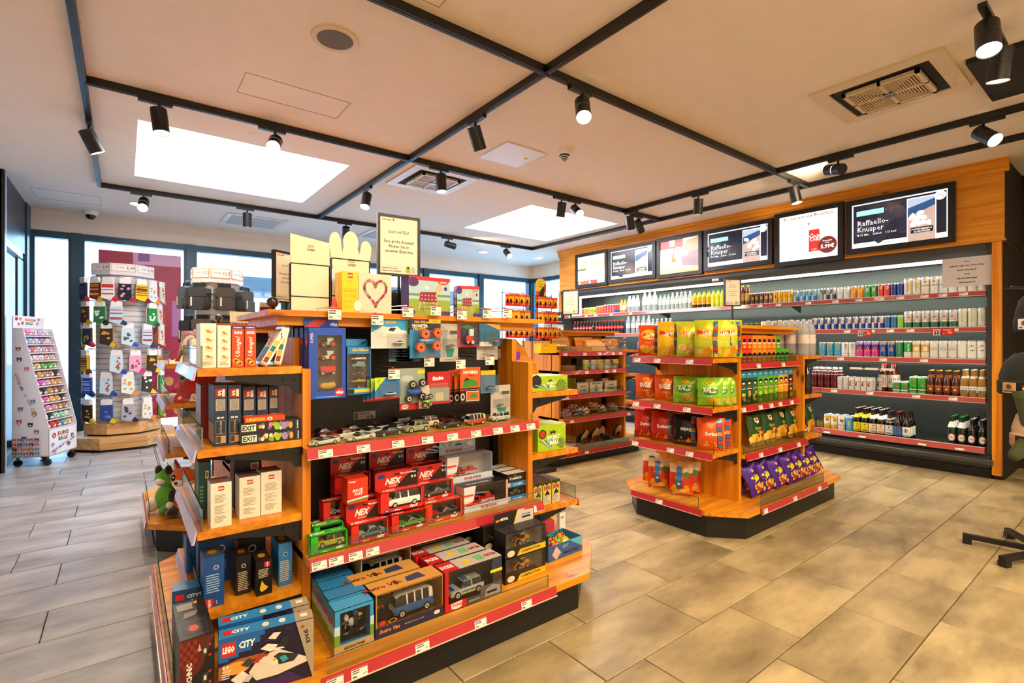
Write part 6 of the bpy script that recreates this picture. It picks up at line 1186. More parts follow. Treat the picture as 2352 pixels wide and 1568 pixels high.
# fourth level
def bl1(s, w, h): s.rect(w*.06, .004, w*.46, h*.17, '#d2241c'); s.text('LEGO', w*.27, h*.085, w*.17, '#ffffff', rot=PI/2, bold=.04); s.text('60414', w*.62, h*.08, w*.09, '#dfe8f0', rot=PI/2); s.lines(w*.12, h*.28, w*.8, h*.66, 8, '#9fc0e0', .15); s.ell(w*.6, h*.78, w*.13, w*.13, '#e8e4e0', 14); s.ell(w*.6, h*.78, w*.1, w*.1, '#1d4f94', 14); s.rect(w*.5, h*.775, w*.7, h*.785, '#c83020')
def bk1(s, w, h): s.lines(w*.12, h*.1, w*.85, h*.6, 11, '#cfc0a0', .2); s.ell(w*.5, h*.74, w*.15, w*.15, '#e8e4e0', 14); s.ell(w*.5, h*.74, w*.11, w*.11, '#1a1a1a', 14)
def bk2(s, w, h): s.rect(w*.5, h*.8, w*.88, h*.94, '#d2241c'); s.text('LEGO', w*.69, h*.87, w*.13, '#ffffff', rot=PI/2, bold=.04); s.lines(w*.12, h*.5, w*.8, h*.76, 6, '#cfc0a0', .2); s.poly([(w*.2, h*.2), (w*.35, h*.42), (w*.5, h*.3), (w*.75, h*.2), (w*.6, h*.14), (w*.3, h*.1)], '#e8c020')
t1 = lambda c: (lambda s, w, h: (s.rect(w*.1, h*.1, w*.9, h*.9, c), s.ell(w*.5, h*.5, w*.25, h*.2, '#c8a020', 8)))
cpx('building_set_box', 'dark blue toy box with red logo at the left front of the fourth shelf', 'toy', 468, 515, 1.955, .10, .293, 1278, '#1d4f94', f=bl1, t=t1('#4a5058'))
cpx('building_set_box', 'black toy box with small print behind the shelf front', 'toy', 542, 577, 1.99, .10, .293, 1276, '#17161a', f=bk1, t=t1('#2a2428')); cpx('building_set_box', 'black toy box with a yellow robot picture', 'toy', 589, 625, 1.94, .10, .293, 1286, '#141317', f=bk2, t=t1('#241f22'))
cpx('building_set_box', 'light blue narrow toy box at the right of the fourth shelf', 'toy', 640, 671, 1.97, .12, .293, 1247, '#2f7cc0', f=bk1, t=t1('#22303c')); cpx('building_set_box', 'blue toy box in the back row of the fourth shelf', 'toy', 455, 540, 2.14, .07, .293, 1240, '#1f4f90', f=bl1); cpx('building_set_box', 'black toy box in the back row of the fourth shelf', 'toy', 548, 610, 2.12, .08, .293, 1236, '#1a191c', f=bk1)
cpx('building_set_box', 'blue and violet toy box at the far end of the fourth shelf', 'toy', 428, 462, 2.3, .08, .293, 1236, '#2a5aa0', cols={'l': '#3a6ab0'})
# base: the space ship boxes and the tall car box
def space(s, w, h):
    s.rect(0, 0, w, h, '#1c1430'); s.poly([(0, 0), (w*.9, 0), (w*.7, h*.22), (w*.3, h*.3), (0, h*.2)], '#36205a'); s.poly([(0, h*.34), (w*.25, h*.5), (w*.5, h*.62), (w*.2, h*.62), (0, h*.55)], '#a0602c'); s.ell(w*.18, h*.48, w*.14, h*.1, '#e8a040', 14)
    s.poly([(0, h*.62), (w*.1, h*.62), (w*.1, h*.66), (w*.2, h*.66), (w*.2, h*.72), (w*.33, h*.72), (w*.33, h*.82), (w*.42, h*.82), (w*.42, h*.92), (w*.47, h*.92), (w*.47, h), (0, h)], '#1f5fa8')
    s.rect(w*.03, h*.7, w*.17, h*.92, '#d2241c'); s.text('LEGO', w*.1, h*.81, h*.13, '#ffffff', bold=.06, shear=.15, maxw=w*.12); s.text('CiTY', w*.285, h*.84, h*.15, '#ffffff', bold=.04, shear=.1, maxw=w*.17); s.text('6+', w*.07, h*.54, h*.09, '#ffffff', bold=.03); s.text('60430', w*.08, h*.47, h*.05, '#ffffff'); s.lines(w*.03, h*.34, w*.13, h*.44, 3, '#e8e0f0')
    for k in range(14): x, y = w*(.45+.35*R.random()), h*(.1+.85*R.random()); s.rect(x, y, x+w*.08, y+h*.006, '#6a5a90'); s.k -= .8
    s.poly([(w*.12, h*.32), (w*.24, h*.42), (w*.32, h*.3), (w*.2, h*.2)], '#e4ded0'); s.poly([(w*.2, h*.02), (w*.3, h*.3), (w*.42, h*.2), (w*.28, 0)], '#23252c'); s.poly([(w*.3, h*.36), (w*.42, h*.58), (w*.62, h*.62), (w*.93, h*.36), (w*.97, h*.3), (w*.6, h*.2), (w*.38, h*.2)], '#ded6c6')
    s.poly([(w*.38, h*.2), (w*.6, h*.2), (w*.97, h*.3), (w*.95, h*.27), (w*.6, h*.16), (w*.36, h*.16)], '#23252c'); s.poly([(w*.56, h*.52), (w*.62, h*.56), (w*.84, h*.46), (w*.78, h*.36), (w*.62, h*.36)], '#2a2f38'); s.poly([(w*.62, h*.48), (w*.68, h*.5), (w*.72, h*.42), (w*.66, h*.38)], '#3aa0b0'); s.ell(w*.57, h*.42, w*.04, h*.05, '#e8e0d0', 9); s.ell(w*.57, h*.47, w*.022, h*.03, '#f0c020', 9)
    s.poly([(w*.33, h*.5), (w*.4, h*.6), (w*.52, h*.6), (w*.44, h*.48)], '#b0382c'); s.poly([(w*.4, h*.5), (w*.46, h*.56), (w*.54, h*.54), (w*.48, h*.44)], '#ded6c6'); s.poly([(w*.22, h*.52), (w*.3, h*.6), (w*.36, h*.54), (w*.3, h*.46)], '#3a3a40'); s.poly([(w*.42, h*.7), (w*.5, h*.76), (w*.62, h*.7), (w*.68, h*.62), (w*.52, h*.62)], '#ece6d8'); s.poly([(w*.58, h*.66), (w*.66, h*.8), (w*.74, h*.82), (w*.7, h*.64)], '#23252c'); s.poly([(w*.5, h*.84), (w*.56, h*.92), (w*.64, h*.9), (w*.58, h*.8)], '#e4ded0'); s.poly([(w*.24, h*.24), (w*.3, h*.34), (w*.36, h*.32), (w*.3, h*.22)], '#c9c2b6')
    s.poly([(w*.8, h), (w, h), (w, 0), (w*.985, 0)], '#a89a80'); s.text('SPACE', w*.925, h*.72, h*.085, '#16181a', rot=-1.35, bold=.04); s.ell(w*.875, h*.9, w*.02, h*.03, '#b04a3a', 9)
def spt(s, w, h): s.rect(0, 0, w*.8, h, '#2a86cc'); s.rect(w*.8, 0, w, h, '#a89a80'); s.rect(w*.04, h*.3, w*.14, h*.75, '#d2241c'); s.text('CiTY', w*.22, h*.5, h*.4, '#ffffff', bold=.04); s.ell(w*.48, h*.5, w*.04, h*.25, '#e8e0c8', 8); s.ell(w*.66, h*.5, w*.04, h*.25, '#e8e4dc', 8); s.rect(w*.86, h*.35, w*.94, h*.7, '#f2ece0')
x0, x1 = xa(503, 1.63), xa(716, 1.62)
carton('building_set_box', 'blue and dark violet box with a spaceship picture, in front', 'toy', x0, x1, 1.60, 1.655, .171, .176, '#1f5fa8', f=space, t=spt, cols={'r': '#a89a80'}, rz=-.16); carton('building_set_box', 'blue and dark violet spaceship box half hidden behind its twin', 'toy', x0+.01, x1+.01, 1.685, 1.74, .171, .176, '#1f5fa8', f=space, t=spt, cols={'r': '#a89a80'}, rz=-.1)
def tech(s, w, h):
    s.rect(0, 0, w, h, '#16110f'); s.poly([(0, h*.35), (w*.6, h*.55), (w, h*.98), (0, h)], '#5a1c14')
    for i in range(5):
        for j in range(6):
            if (i+j) % 2: s.rect(w*.1*i, h*(.6+.06*j), w*.1*(i+1), h*(.66+.06*j), '#8a2a1c'); s.k -= 1
    s.k += 1; s.text('TECHNIC', w*.27, h*.5, w*.2, '#f2ece4', rot=PI/2, bold=.04); s.rect(w*.08, .003, w*.42, h*.14, '#d2241c'); s.text('LEGO', w*.25, h*.075, w*.15, '#ffffff', rot=PI/2, bold=.05)
    for v in (.78, .42): s.poly([(w*.62, h*(v-.08)), (w*.78, h*(v-.06)), (w*.82, h*(v+.08)), (w*.66, h*(v+.06))], '#3a3638'); [s.ell(w*.86, h*(v+k), w*.04, h*.02, '#c8241c', 9) for k in (-.07, .07)]; s.rect(w*.68, h*(v-.03), w*.76, h*(v+.03), '#d8d2c8')
    s.poly([(w*.5, h*.8), (w*.56, h*.9), (w*.62, h*.8)], '#d8a090'); s.text('42150', w*.5, h*.12, w*.08, '#f0e8e0', rot=PI/2); s.poly([(w*.66, h*.08), (w*.74, h*.2), (w*.82, h*.08)], '#d8a020')
def techt(s, w, h): s.rect(w*.08, h*.04, w*.85, h*.42, '#4a4648'); s.rect(w*.1, h*.06, w*.83, h*.4, '#141214'); s.ell(w*.46, h*.23, w*.28, h*.14, '#2c2a2c', 20); s.ell(w*.46, h*.23, w*.15, h*.08, '#c8482c', 16); s.lines(w*.1, h*.75, w*.6, h*.93, 8, '#d8d0c4', .1); s.poly([(w*.2, h*.5), (w*.6, h*.55), (w*.7, h*.68), (w*.3, h*.66)], '#7a6a68'); s.poly([(w*.6, h*.9), (w*.75, h*.96), (w*.72, h*.86)], '#d8b020')
carton('building_set_box', 'tall black and dark red car building set at the left of the base', 'toy', xa(412, 1.62), xa(493, 1.62), 1.62, 1.86, .171, .205, '#16110f', f=tech, t=techt)
def citys(s, w, h): s.rect(0, h*.6, w, h, '#2a4a78'); s.rect(w*.1, h*.78, w*.35, h*.9, '#d2241c'); s.text('CiTY', w*.6, h*.84, h*.1, '#ffffff', bold=.04, maxw=w*.4); s.rect(0, 0, w, h*.6, '#8a6040'); s.poly([(w*.1, h*.1), (w*.2, h*.4), (w*.7, h*.35), (w*.9, h*.1)], '#d8a020')
carton('building_set_box', 'small blue and brown box at the far left corner of the base', 'toy', .135, .235, 2.06, 2.13, .171, .16, '#2a4a78', f=citys, t=lambda s, w, h: s.rect(0, 0, w, h, '#3a86c8'), rz=-.15)
# ============================================================ toy gondola: car shelf
Z = .801
def stripe(c): return lambda mb, L, W, H: mb.box(-L/2+.004, L/2-.004, -W*.14, W*.14, H*.58, H*.585, c)
for a in ((742, 1.925, 'sports', '#e8e4dc', 'white coupe model car, leftmost in the front row', None, .35), (826, 1.93, 'sports', '#eeeae2', 'white low sports model car second in the front row', None, .3), (893, 1.95, 'sedan', '#141416', 'black model car third in the front row', None, .3),
  (955, 1.96, 'suv', '#a8a47c', 'olive beige off road model car in the front row', None, .2), (1030, 1.965, 'sports', '#121214', 'black low sports model car in the front row', None, .2), (1091, 1.965, 'bus', '#efe4c4', 'orange red and cream camper bus model', '#c8481c', .12), (1146, 1.985, 'van', '#e4e4e4', 'white van model at the right end of the front row', '#c8ccd4', .1),
  (735, 2.0, 'sports', '#a81c1c', 'red model car behind the leftmost white one', None, .3), (790, 2.01, 'sedan', '#c83a28', 'orange red and white model car in the second row', '#e8e4dc', .3), (850, 2.02, 'sports', '#c9ccd0', 'silver model car in the second row', None, .3), (912, 2.03, 'sedan', '#dcd8d0', 'white model car in the second row', None, .3), (978, 2.035, 'suv', '#e0c8a8', 'beige model car in the second row', None, .2), (1015, 2.04, 'sports', '#c8281c', 'bright red sports model car in the second row', None, .25), (1060, 2.045, 'sedan', '#18181a', 'black model saloon in the second row', None, .2),
  (738, 2.085, 'sedan', '#6a1418', 'dark red model car in the back row', None, .3), (805, 2.09, 'sedan', '#101012', 'black model saloon in the back row', None, .3), (862, 2.095, 'sports', '#3a5a9c', 'blue and silver model car in the back row', '#c8ccd0', .3), (915, 2.10, 'suv', '#141416', 'black tall model car in the back row', None, .3), (985, 2.105, 'sports', '#e0d020', 'yellow sports model car in the back row', None, .25), (1040, 2.11, 'sports', '#c43020', 'red model car in the back row', None, .2)):
    shelf_car(a[0], a[1], Z, a[2], a[3], a[4], a[5], .115 if a[2] not in ('bus', 'van') else .098, a[6]*.5)
# ============================================================ toy gondola: boxed cars
gn = 'red boxed model cars'
def nexf(title, w_, h, corner='#c0201a'):
    def f(s, w, h): s.text('NEX', w*.78, h*.14, h*.2, '#ffffff', bold=.05, shear=.35, maxw=w*.3); s.ell(w*.16, h*.1, w*.08, h*.06, '#2a3a8c', 12); s.text('WELLY', w*.16, h*.1, h*.06, '#ffffff', maxw=w*.13); s.poly([(w*.3, h*.06), (w*.34, h*.12), (w*.42, h*.08), (w*.5, h*.13), (w*.44, h*.04)], '#f0e8e0')
    return f
def nexh(title):
    def f(s, w, h): s.poly([(w*.45, 0), (w, 0), (w, h*.96), (w*.9, h*.98)], '#1c1216'); s.text('NEX', w*.42, h*.42, h*.48, '#f2eee8', bold=.05, shear=.35, maxw=w*.4); s.text('MODELS', w*.42, h*.12, h*.14, '#e8e0d8'); s.ell(w*.14, h*.75, w*.09, h*.13, '#2a3a8c', 12); s.text(title, w*.95, h*.8, h*.17, '#ffffff', 'R', bold=.02, maxw=w*.38); s.ell(w*.5, h*.78, w*.08, h*.05, '#1a0a0a', 10); [s.ell(w*(.86+.07*k), h*.5, w*.025, h*.09, '#d8c8c8', 8) for k in (0, 1)]
    return f
def nex(p0, p1, Y, lv, kind, cc, title, label, head=True, c='#d8241a', z0=.416, hh=.07, L=None, c2=None, sc=.072):
    x0, x1 = xa(p0, Y), xa(p1, Y); w = x1-x0
    return window_box('boxed_model_car', label, x0, x1, Y, .052, z0+lv*(sc+.001), sc, c, (w*.2, w*.05, sc*.2, .002), putcar(L or w*.72, kind, cc, c2, z=.015, x=w*.06), f=nexf(title, w, sc), t=lambda s, w_, h_: (s.text('NEX', w_*.25, h_*.5, h_*.5, '#f4efe8', bold=.05, shear=.3), s.text(title, w_*.75, h_*.5, h_*.3, '#f4efe8')), head=(hh, '#c01c1c', nexh(title)) if head else None, group=gn, inside='#3a1414')
nex(713, 799, 1.87, 0, 'suv', '#e0cf20', 'MINI', 'bright green box with a yellow toy hatchback at the left front', False, '#2fb82c', sc=.066); nex(721, 790, 1.93, 0, 'suv', '#4fb82c', 'MINI', 'bright green box with a green toy car behind the front one', False, '#2fb82c', sc=.078)
nex(806, 893, 1.875, 0, 'sedan', '#e4e6e8', 'Mercedes-Benz', 'red box with a white and blue police saloon', True, c2='#4a7ab0'); nex(899, 982, 1.885, 0, 'sports', '#5fae1c', 'Audi', 'red box with a lime green toy car', False); nex(975, 1062, 1.90, 0, 'sports', '#d8301c', 'burago', 'orange red box with a red and black sports car', False, '#e03a1c', sc=.082, c2='#1a1a1c')
nex(873, 972, 1.90, 1, 'van', '#eeeae4', 'Mercedes-Benz', 'red box with a white minibus stacked above the lime green car', True, sc=.082)
nex(956, 1041, 1.965, 1, 'sports', '#4a4a4e', 'Audi', 'red box with a grey sports car in the second row', True, sc=.074); nex(790, 872, 1.945, 0, 'sedan', '#9a9a9a', 'Mercedes-Benz', 'red box in the second row behind the police car', True); nex(790, 872, 1.95, 1, 'sports', '#c8a020', 'Porsche', 'red box in the second row, one up', False)
nex(740, 822, 1.99, 0, 'sedan', '#8a1a1a', 'Mercedes-Benz', 'red box low at the left back', False); nex(742, 824, 1.99, 1, 'sedan', '#b0a8a0', 'Mercedes-Benz', 'red box second from the bottom at the left back', False); nex(768, 852, 2.05, 2, 'sedan', '#c8c0b8', 'Mercedes-Benz', 'red box topping the left back stack', True); nex(768, 852, 2.05, 1, 'sedan', '#787068', 'Porsche', 'red box inside the left back stack, upper middle', False); nex(768, 852, 2.05, 0, 'sedan', '#787068', 'Porsche', 'red box inside the left back stack, at the bottom', False)
nex(858, 940, 2.06, 2, 'sports', '#d0a020', 'Chevrolet', 'red box with a golden car in the back row', True, '#8a1616'); nex(858, 940, 2.06, 1, 'sports', '#303034', 'Ford', 'red box under the golden car box', False); nex(858, 940, 2.06, 0, 'sports', '#303034', 'Ford', 'red box at the foot of the golden car stack', False); nex(880, 962, 2.0, 1, 'sedan', '#303034', 'Ford', 'dark red box behind the white minibus', True, '#8a1616')
nex(945, 1022, 2.05, 2, 'sports', '#151518', 'BMW', 'red box with a black roadster on the back stack', True); nex(945, 1022, 2.05, 1, 'sports', '#151518', 'BMW', 'red box under the black roadster box', False); nex(945, 1022, 2.05, 0, 'sports', '#151518', 'BMW', 'red box at the foot of the black roadster stack', False)
nex(726, 752, 2.0, 0, 'sedan', '#1f5a24', 'NEX', 'small dark green box end in the left back corner', False, '#1f5a24', sc=.066)
def race(s, w, h): s.text('burago', w*.25, h*.88, h*.1, '#ffffff', 'C', bold=.03); s.text('RACE', w*.5, h*.52, h*.16, '#ffffff', bold=.04, shear=.4); s.text('PLAY', w*.55, h*.38, h*.14, '#ffffff', bold=.04, shear=.4); s.poly([(0, h*.12), (w, h*.2), (w, h*.26), (0, h*.17)], '#f2f2ea'); s.poly([(0, h*.06), (w, h*.15), (w, h*.2), (0, h*.12)], '#3a9a4c')
def rtoy(T, w, d, h): car_into(T, .07, 'sports', '#e8b020', None, (-.01, .012, h-.05), 1.2)
x0, x1 = xa(797, 1.90), xa(846, 1.90); window_box('boxed_model_car', 'orange red cube box with green and white stripe stacked high at the left', x0, x1, 1.90, .06, .416+.146, .098, '#e0361a', (.001, .001, .096, .0005), rtoy, f=race, group=gn)
def fw(s, w, h): s.poly([(0, h*.32), (w*.2, h*.4), (w*.26, h), (0, h)], '#d8dce8'); [s.rect(0, h*(.28+.17*k), w*.2, h*(.36+.17*k), '#e0481c' if k % 2 == 0 else '#f4f0ec') for k in range(3)]; s.rect(0, 0, w, h*.2, '#cfd8ea'); s.text('FEUERWEHR', w*.55, h*.1, h*.14, '#a82018', bold=.04, maxw=w*.56); s.text('1:48', w*.92, h*.12, h*.06, '#e0c020')
def fwh(s, w, h):
    for k in range(9): s.poly([(w*.25, h*.2), (w*.25+w*.7*math.cos(PI*k/9), h*.2+h*.75*math.sin(PI*k/9)), (w*.25+w*.7*math.cos(PI*(k+.5)/9), h*.2+h*.75*math.sin(PI*(k+.5)/9))], '#8fb0d8'); s.k -= .8
    s.text('FEUERWEHR', w*.4, h*.25, h*.26, '#a82018', bold=.04, maxw=w*.62); s.ell(w*.85, h*.62, w*.09, h*.18, '#e8eef6', 12); s.ell(w*.52, h*.65, w*.1, h*.07, '#2a2a30', 10)
x0, x1 = xa(1066, 1.915), xa(1167, 1.915); window_box('boxed_fire_engine', 'fire engine box at the shelf front with black top', x0, x1, 1.915, .075, .416, .115, '#e2a8a0', (.012, .012, .028, .002), puttruck(.12, .012), f=fw, group='boxed fire engines', cols={'t': '#1c1a20', 'r': '#2a2a34'}, inside='#1a1a20', t=lambda s, w, h: s.text('FEUERWEHR', w*.4, h*.5, h*.3, '#e8e8e8', bold=.03))
x0, x1 = xa(1027, 2.0), xa(1131, 2.0); window_box('boxed_fire_engine', 'fire engine box with tall pale header standing behind', x0, x1, 2.0, .075, .416+.117, .12, '#c8d4ea', (.03, .004, .028, .002), puttruck(.105, .016), f=fw, head=(.062, '#b9cbe6', fwh, (0, .8)), group='boxed fire engines', inside='#c8c4c4'); x0, x1 = xa(1040, 2.0), xa(1135, 2.0); carton('boxed_fire_engine', 'pale blue box that carries the rear fire engine box', 'toy', x0, x1, 2.0, 2.075, .416, .116, '#8aa4cc', group='boxed fire engines')
def city(s, w, h): s.rect(w*.12, 0, w, h*.36, '#2a76b8'); s.rect(0, 0, w*.12, h, '#16181c'); s.text('CITY SERIES', w*.55, h*.17, h*.17, '#cfe4f4', bold=.04, maxw=w*.5); s.ell(w*.08, h*.2, w*.09, h*.17, '#c8b8e0', 14); s.ell(w*.93, h*.22, w*.03, h*.08, '#12161c', 10)
for i, (Y_, lv) in enumerate(((1.93, 1), (1.93, 0), (2.0, 1), (2.0, 0), (2.07, 1), (2.07, 0))):
    x0, x1 = xa(1160, Y_), xa(1238, Y_); x1 = min(x1, 1.573); x0 = x1-.115
    window_box('boxed_model_car', 'black and blue box with a %s, %s' % ('white vintage car' if lv else 'dark car', ['upper front', 'lower front', 'upper middle', 'lower middle', 'upper back', 'lower back'][i]), x0, x1, Y_, .06, .416+lv*.066, .064, '#16181c', (.012, .006, .024, .002), putcar(.075, 'sedan', '#f0ece8' if lv else '#2a2c2c', z=.026, x=.005), f=city, group='black and blue boxed cars', inside='#b8b8bc', cols={'t': '#e8e6e2'})
# ============================================================ toy gondola: base
def rescl(s, w, h): s.rect(0, h*.42, w, h*.64, '#b8d8ec'); s.rect(0, h*.2, w, h*.44, '#6a9a2c'); s.rect(0, 0, w, h*.2, '#b89a6a'); s.ell(w*.5, h*.72, w*.3, h*.08, '#c8403a', 12)
def rbike(T, w, d, h):
    mb = MB(); bike_mb(mb, .085, .075); o = mb.build('toy_motorbike', 'gloss', T); o.location = (.005, 0, .04)
    mb = MB(); mb.ball(0, 0, .05, .011, n=10, m_=8, c='#2a4f9c'); mb.cyl((0, 0, .01), (0, 0, .042), .012, 8, '#23262c'); mb.tube([(-.012, 0, .035), (-.022, 0, .015)], .004, 6, '#23262c'); mb.tube([(.012, 0, .035), (.022, 0, .018)], .004, 6, '#23262c'); o = mb.build('rider_figure', 'gloss', T); o.location = (.015, 0, .055)
for i in range(5):
    Y_ = 1.63+.075*i; x0, x1 = xa(768, 1.63)+.004*i, xa(859, 1.63)+.004*i
    window_box('boxed_motorbike', 'sky and meadow box with a toy motorbike, %s from the front' % ORD[i], x0, x1, Y_, .066, .171, .145 if i == 0 else .15, '#3a9ad8', ((x1-x0)*.14, (x1-x0)*.1, .032, .012), rbike, f=None if i else (lambda s, w, h: (s.rect(0, .0, w, h*.2, '#b89a6a'), s.rect(0, h*.2, w*.14, h*.44, '#6a9a2c'), s.rect(w*.9, h*.2, w, h*.44, '#6a9a2c'), s.rect(0, h*.44, w*.14, h*.64, '#b8d8ec'), s.rect(w*.9, h*.44, w, h*.64, '#b8d8ec'), s.text('RESCUE TEAM', w*.5, h*.11, h*.075, '#20180c', bold=.03, maxw=w*.6))), l=rescl, group='boxed toy motorbikes', inside='#12181c', cols={'t': '#2a7ab8' if i else '#3a9ad8'})
def retro(s, w, h): s.rect(0, 0, w, h*.24, '#20264a'); s.text('Retro Van', w*.2, h*.13, h*.12, '#e0901c', bold=.03, shear=.3, maxw=w*.3); s.ell(w*.1, h*.32, w*.04, h*.05, '#d82c24', 12); s.ell(w*.24, h*.31, w*.06, h*.05, '#c89030', 14); s.ell(w*.24, h*.31, w*.045, h*.035, '#1a1410', 14); s.ell(w*.9, h*.13, w*.05, h*.05, '#e8d8b8', 12); s.text('with light & radio control', w*.55, h*.13, h*.05, '#c8b070', maxw=w*.4)
def rett(s, w, h): s.rect(0, 0, w, h, '#c8964a'); s.poly([(w*.5, h*.3), (w*.53, h*.7), (w*.75, h*.8), (w*.78, h*.3)], '#2a3a6c'); s.text('Retro Van', w*.18, h*.5, h*.35, '#8a1c14', bold=.04); s.ell(w*.36, h*.5, w*.03, h*.2, '#3a2a20', 10)
def rvan(L):
    def g(T, w, d, h):
        car_into(T, L, 'bus', '#efe9dc', '#2a62a4', (w*.1, 0, .03), 0, W=L*.36)
        mb = MB(); mb.prism([(-.014, 0), (.014, 0), (.02, .05), (.012, .07), (-.012, .07), (-.02, .05)], -.006, .006, 'y', '#141414'); [mb.cyl((x, -.006, .04), (x, -.009, .04), .004, 8, '#e02a20') for x in (-.008, .008)]; o = mb.build('remote_control', 'gloss', T); o.location = (-w/2+.035, 0, .045)
    return g
for i, Y_ in enumerate((1.64, 1.745)):
    x0, x1 = xa(862, 1.64)+.0*i, xa(1018, 1.64); window_box('boxed_toy_van', 'brown box with a white and blue toy camper van, %s' % ['in front', 'behind the first'][i], x0-.03*i, x1-.04*i, Y_, .095, .171, .15, '#b8823c', (.006, .004, .036, .004), rvan(.155), f=retro, t=rett, group='boxed toy camper vans', inside='#241a14', cols={'l': '#2a2018'})
x0, x1 = xa(828, 1.87), xa(944, 1.87); window_box('boxed_toy_van', 'white and blue toy camper van box standing tall at the back', x0, x1, 1.87, .1, .171, .185, '#b8a888', (.006, .004, .05, .004), lambda T, w, d, h: car_into(T, .14, 'bus', '#e4e0dc', '#23407c', (w*.06, 0, .07), 0, W=.052), f=lambda s, w, h: s.rect(0, 0, w, h*.3, '#241a18'), group='boxed toy camper vans', inside='#1a1514')
def dick(s, w, h): s.rect(0, 0, w*.36, h*.2, '#b01c20'); s.rect(0, 0, w*.06, h, '#b81c22'); s.poly([(w*.1, h*.17), (w*.29, h*.2), (w*.27, h*.04), (w*.19, -h*0+.002), (w*.11, h*.05)], '#f2ece8'); s.text('DICKIE', w*.2, h*.12, h*.085, '#b81c22', bold=.05, maxw=w*.15); s.rect(w*.36, 0, w, h*.16, '#4a4244'); s.text('AUDI RS 3 POLICE', w*.55, h*.09, h*.07, '#7ad890', bold=.03, maxw=w*.3); s.rect(w*.6, 0, w, h*.36, '#5a4c50'); s.poly([(w*.68, h*.05), (w*.7, h*.24), (w*.82, h*.33), (w*.96, h*.25), (w*.97, h*.05)], '#8a8e94'); s.rect(w*.72, h*.12, w*.9, h*.18, '#1a1a20'); s.rect(w*.78, h*.62, w, h*.7, '#e8d81c'); s.rect(w*.8, h*.72, w*.98, h*.92, '#2a3c58')
def dickt(s, w, h): s.rect(0, 0, w*.25, h, '#b81c22'); s.rect(w*.25, 0, w, h, '#b8b4b4'); s.text('DICKIE', w*.12, h*.5, h*.4, '#ffffff', bold=.04, maxw=w*.2); s.ell(w*.45, h*.5, w*.06, h*.3, '#d8c020', 6); s.rect(w*.6, h*.25, w*.74, h*.75, '#6ab87a'); s.text('4x4 fun', w*.87, h*.5, h*.4, '#a82020', bold=.04, maxw=w*.2)
def police(L):
    def dec(mb, L_, W, H): mb.box(-L_*.08, L_*.03, -W*.3, W*.3, H, H*1.1, '#2a5ac8'); mb.box(L_*.04, L_*.12, -W*.12, W*.12, H, H*1.04, '#d8e020'); mb.box(-L_*.46, -L_*.22, -W*.3, W*.3, H*.53, H*.56, '#24489c'); mb.box(-L_*.25, L_*.3, -W/2-.0008, W/2+.0008, H*.34, H*.45, '#24489c'); mb.box(-L_*.3, L_*.35, -W/2-.0008, W/2+.0008, H*.28, H*.33, '#d8e020')
    return lambda T, w, d, h: (car_into(T, L, 'suv', '#b9bcb8', None, (-w*.08, 0, .03), 0, decal=dec, H=L*.36))
for i in range(4):
    Y_ = 1.64+.095*i; x0, x1 = xa(1022, 1.64)-.012*i, xa(1153, 1.64)-.014*i
    window_box('boxed_police_car', 'red and grey box with a toy police car, %s from the front' % ORD[i], x0, x1, Y_, .085, .171, .15, '#3a3438', (.012, .045, .028, .004), police(.15), f=dick, t=dickt, group='boxed toy police cars', inside='#16181c', cols={'l': '#b01c20', 't': '#b8b4b4'})
def cons(s, w, h): s.rect(0, 0, w*.3, h*.24, '#1a1a1c'); s.poly([(w*.28, 0), (w, 0), (w, h*.24), (w*.36, h*.24)], '#e8b820'); s.text('CONSTRUCTION', w*.62, h*.13, h*.13, '#16161a', bold=.05, maxw=w*.5); s.ell(w*.14, h*.16, w*.09, h*.13, '#ddd2b4', 16); [s.rect(w*.9, h*(.34+.18*k), w*.96, h*(.46+.18*k), '#16161a') for k in range(3)]
def metal(s, w, h): s.poly([(w*.5, 0), (w*.6, h*.98), (w*.98, h*.98), (w*.98, 0)], '#cfc6c2'); s.poly([(w*.47, 0), (w*.57, h*.98), (w*.6, h*.98), (w*.5, 0)], '#e8d020'); s.text('METAL', w*.24, h*.55, h*.24, '#f2eee8', bold=.05, shear=.3, maxw=w*.3); s.ell(w*.08, h*.5, w*.05, h*.1, '#e87a20', 8); s.text('BULLDOZER', w*.79, h*.55, h*.14, '#2a2a2a', bold=.03, maxw=w*.32); s.rect(w*.68, h*.28, w*.9, h*.42, '#22262a'); s.rect(w*.75, h*.84, w*.97, h*.97, '#c82424')
for i, (Y_, lv, dx) in enumerate(((1.68, 1, 0), (1.68, 0, 0), (1.80, 1, -.03), (1.80, 0, -.03), (1.92, 1, -.06), (1.92, 0, -.06))):
    x0, x1 = xa(1160, 1.68)+dx, xa(1253, 1.68)+dx
    window_box('boxed_wheel_loader', 'black and yellow box with a toy wheel loader, %s' % ['top of the front pair', 'bottom of the front pair', 'top of the middle pair', 'bottom of the middle pair', 'top of the back pair', 'bottom of the back pair'][i], x0, x1, Y_, .08, .171+lv*.106, .104, '#1a1a1c' if i else '#28282a', (.008, .016, .028, .003), putloader(.095, .028), f=cons, head=(.06, '#1a1a1c', metal) if i == 0 else None, group='boxed wheel loaders', inside='#a8a49c', cols={'r': '#d8d2c8', 'l': '#141416'})
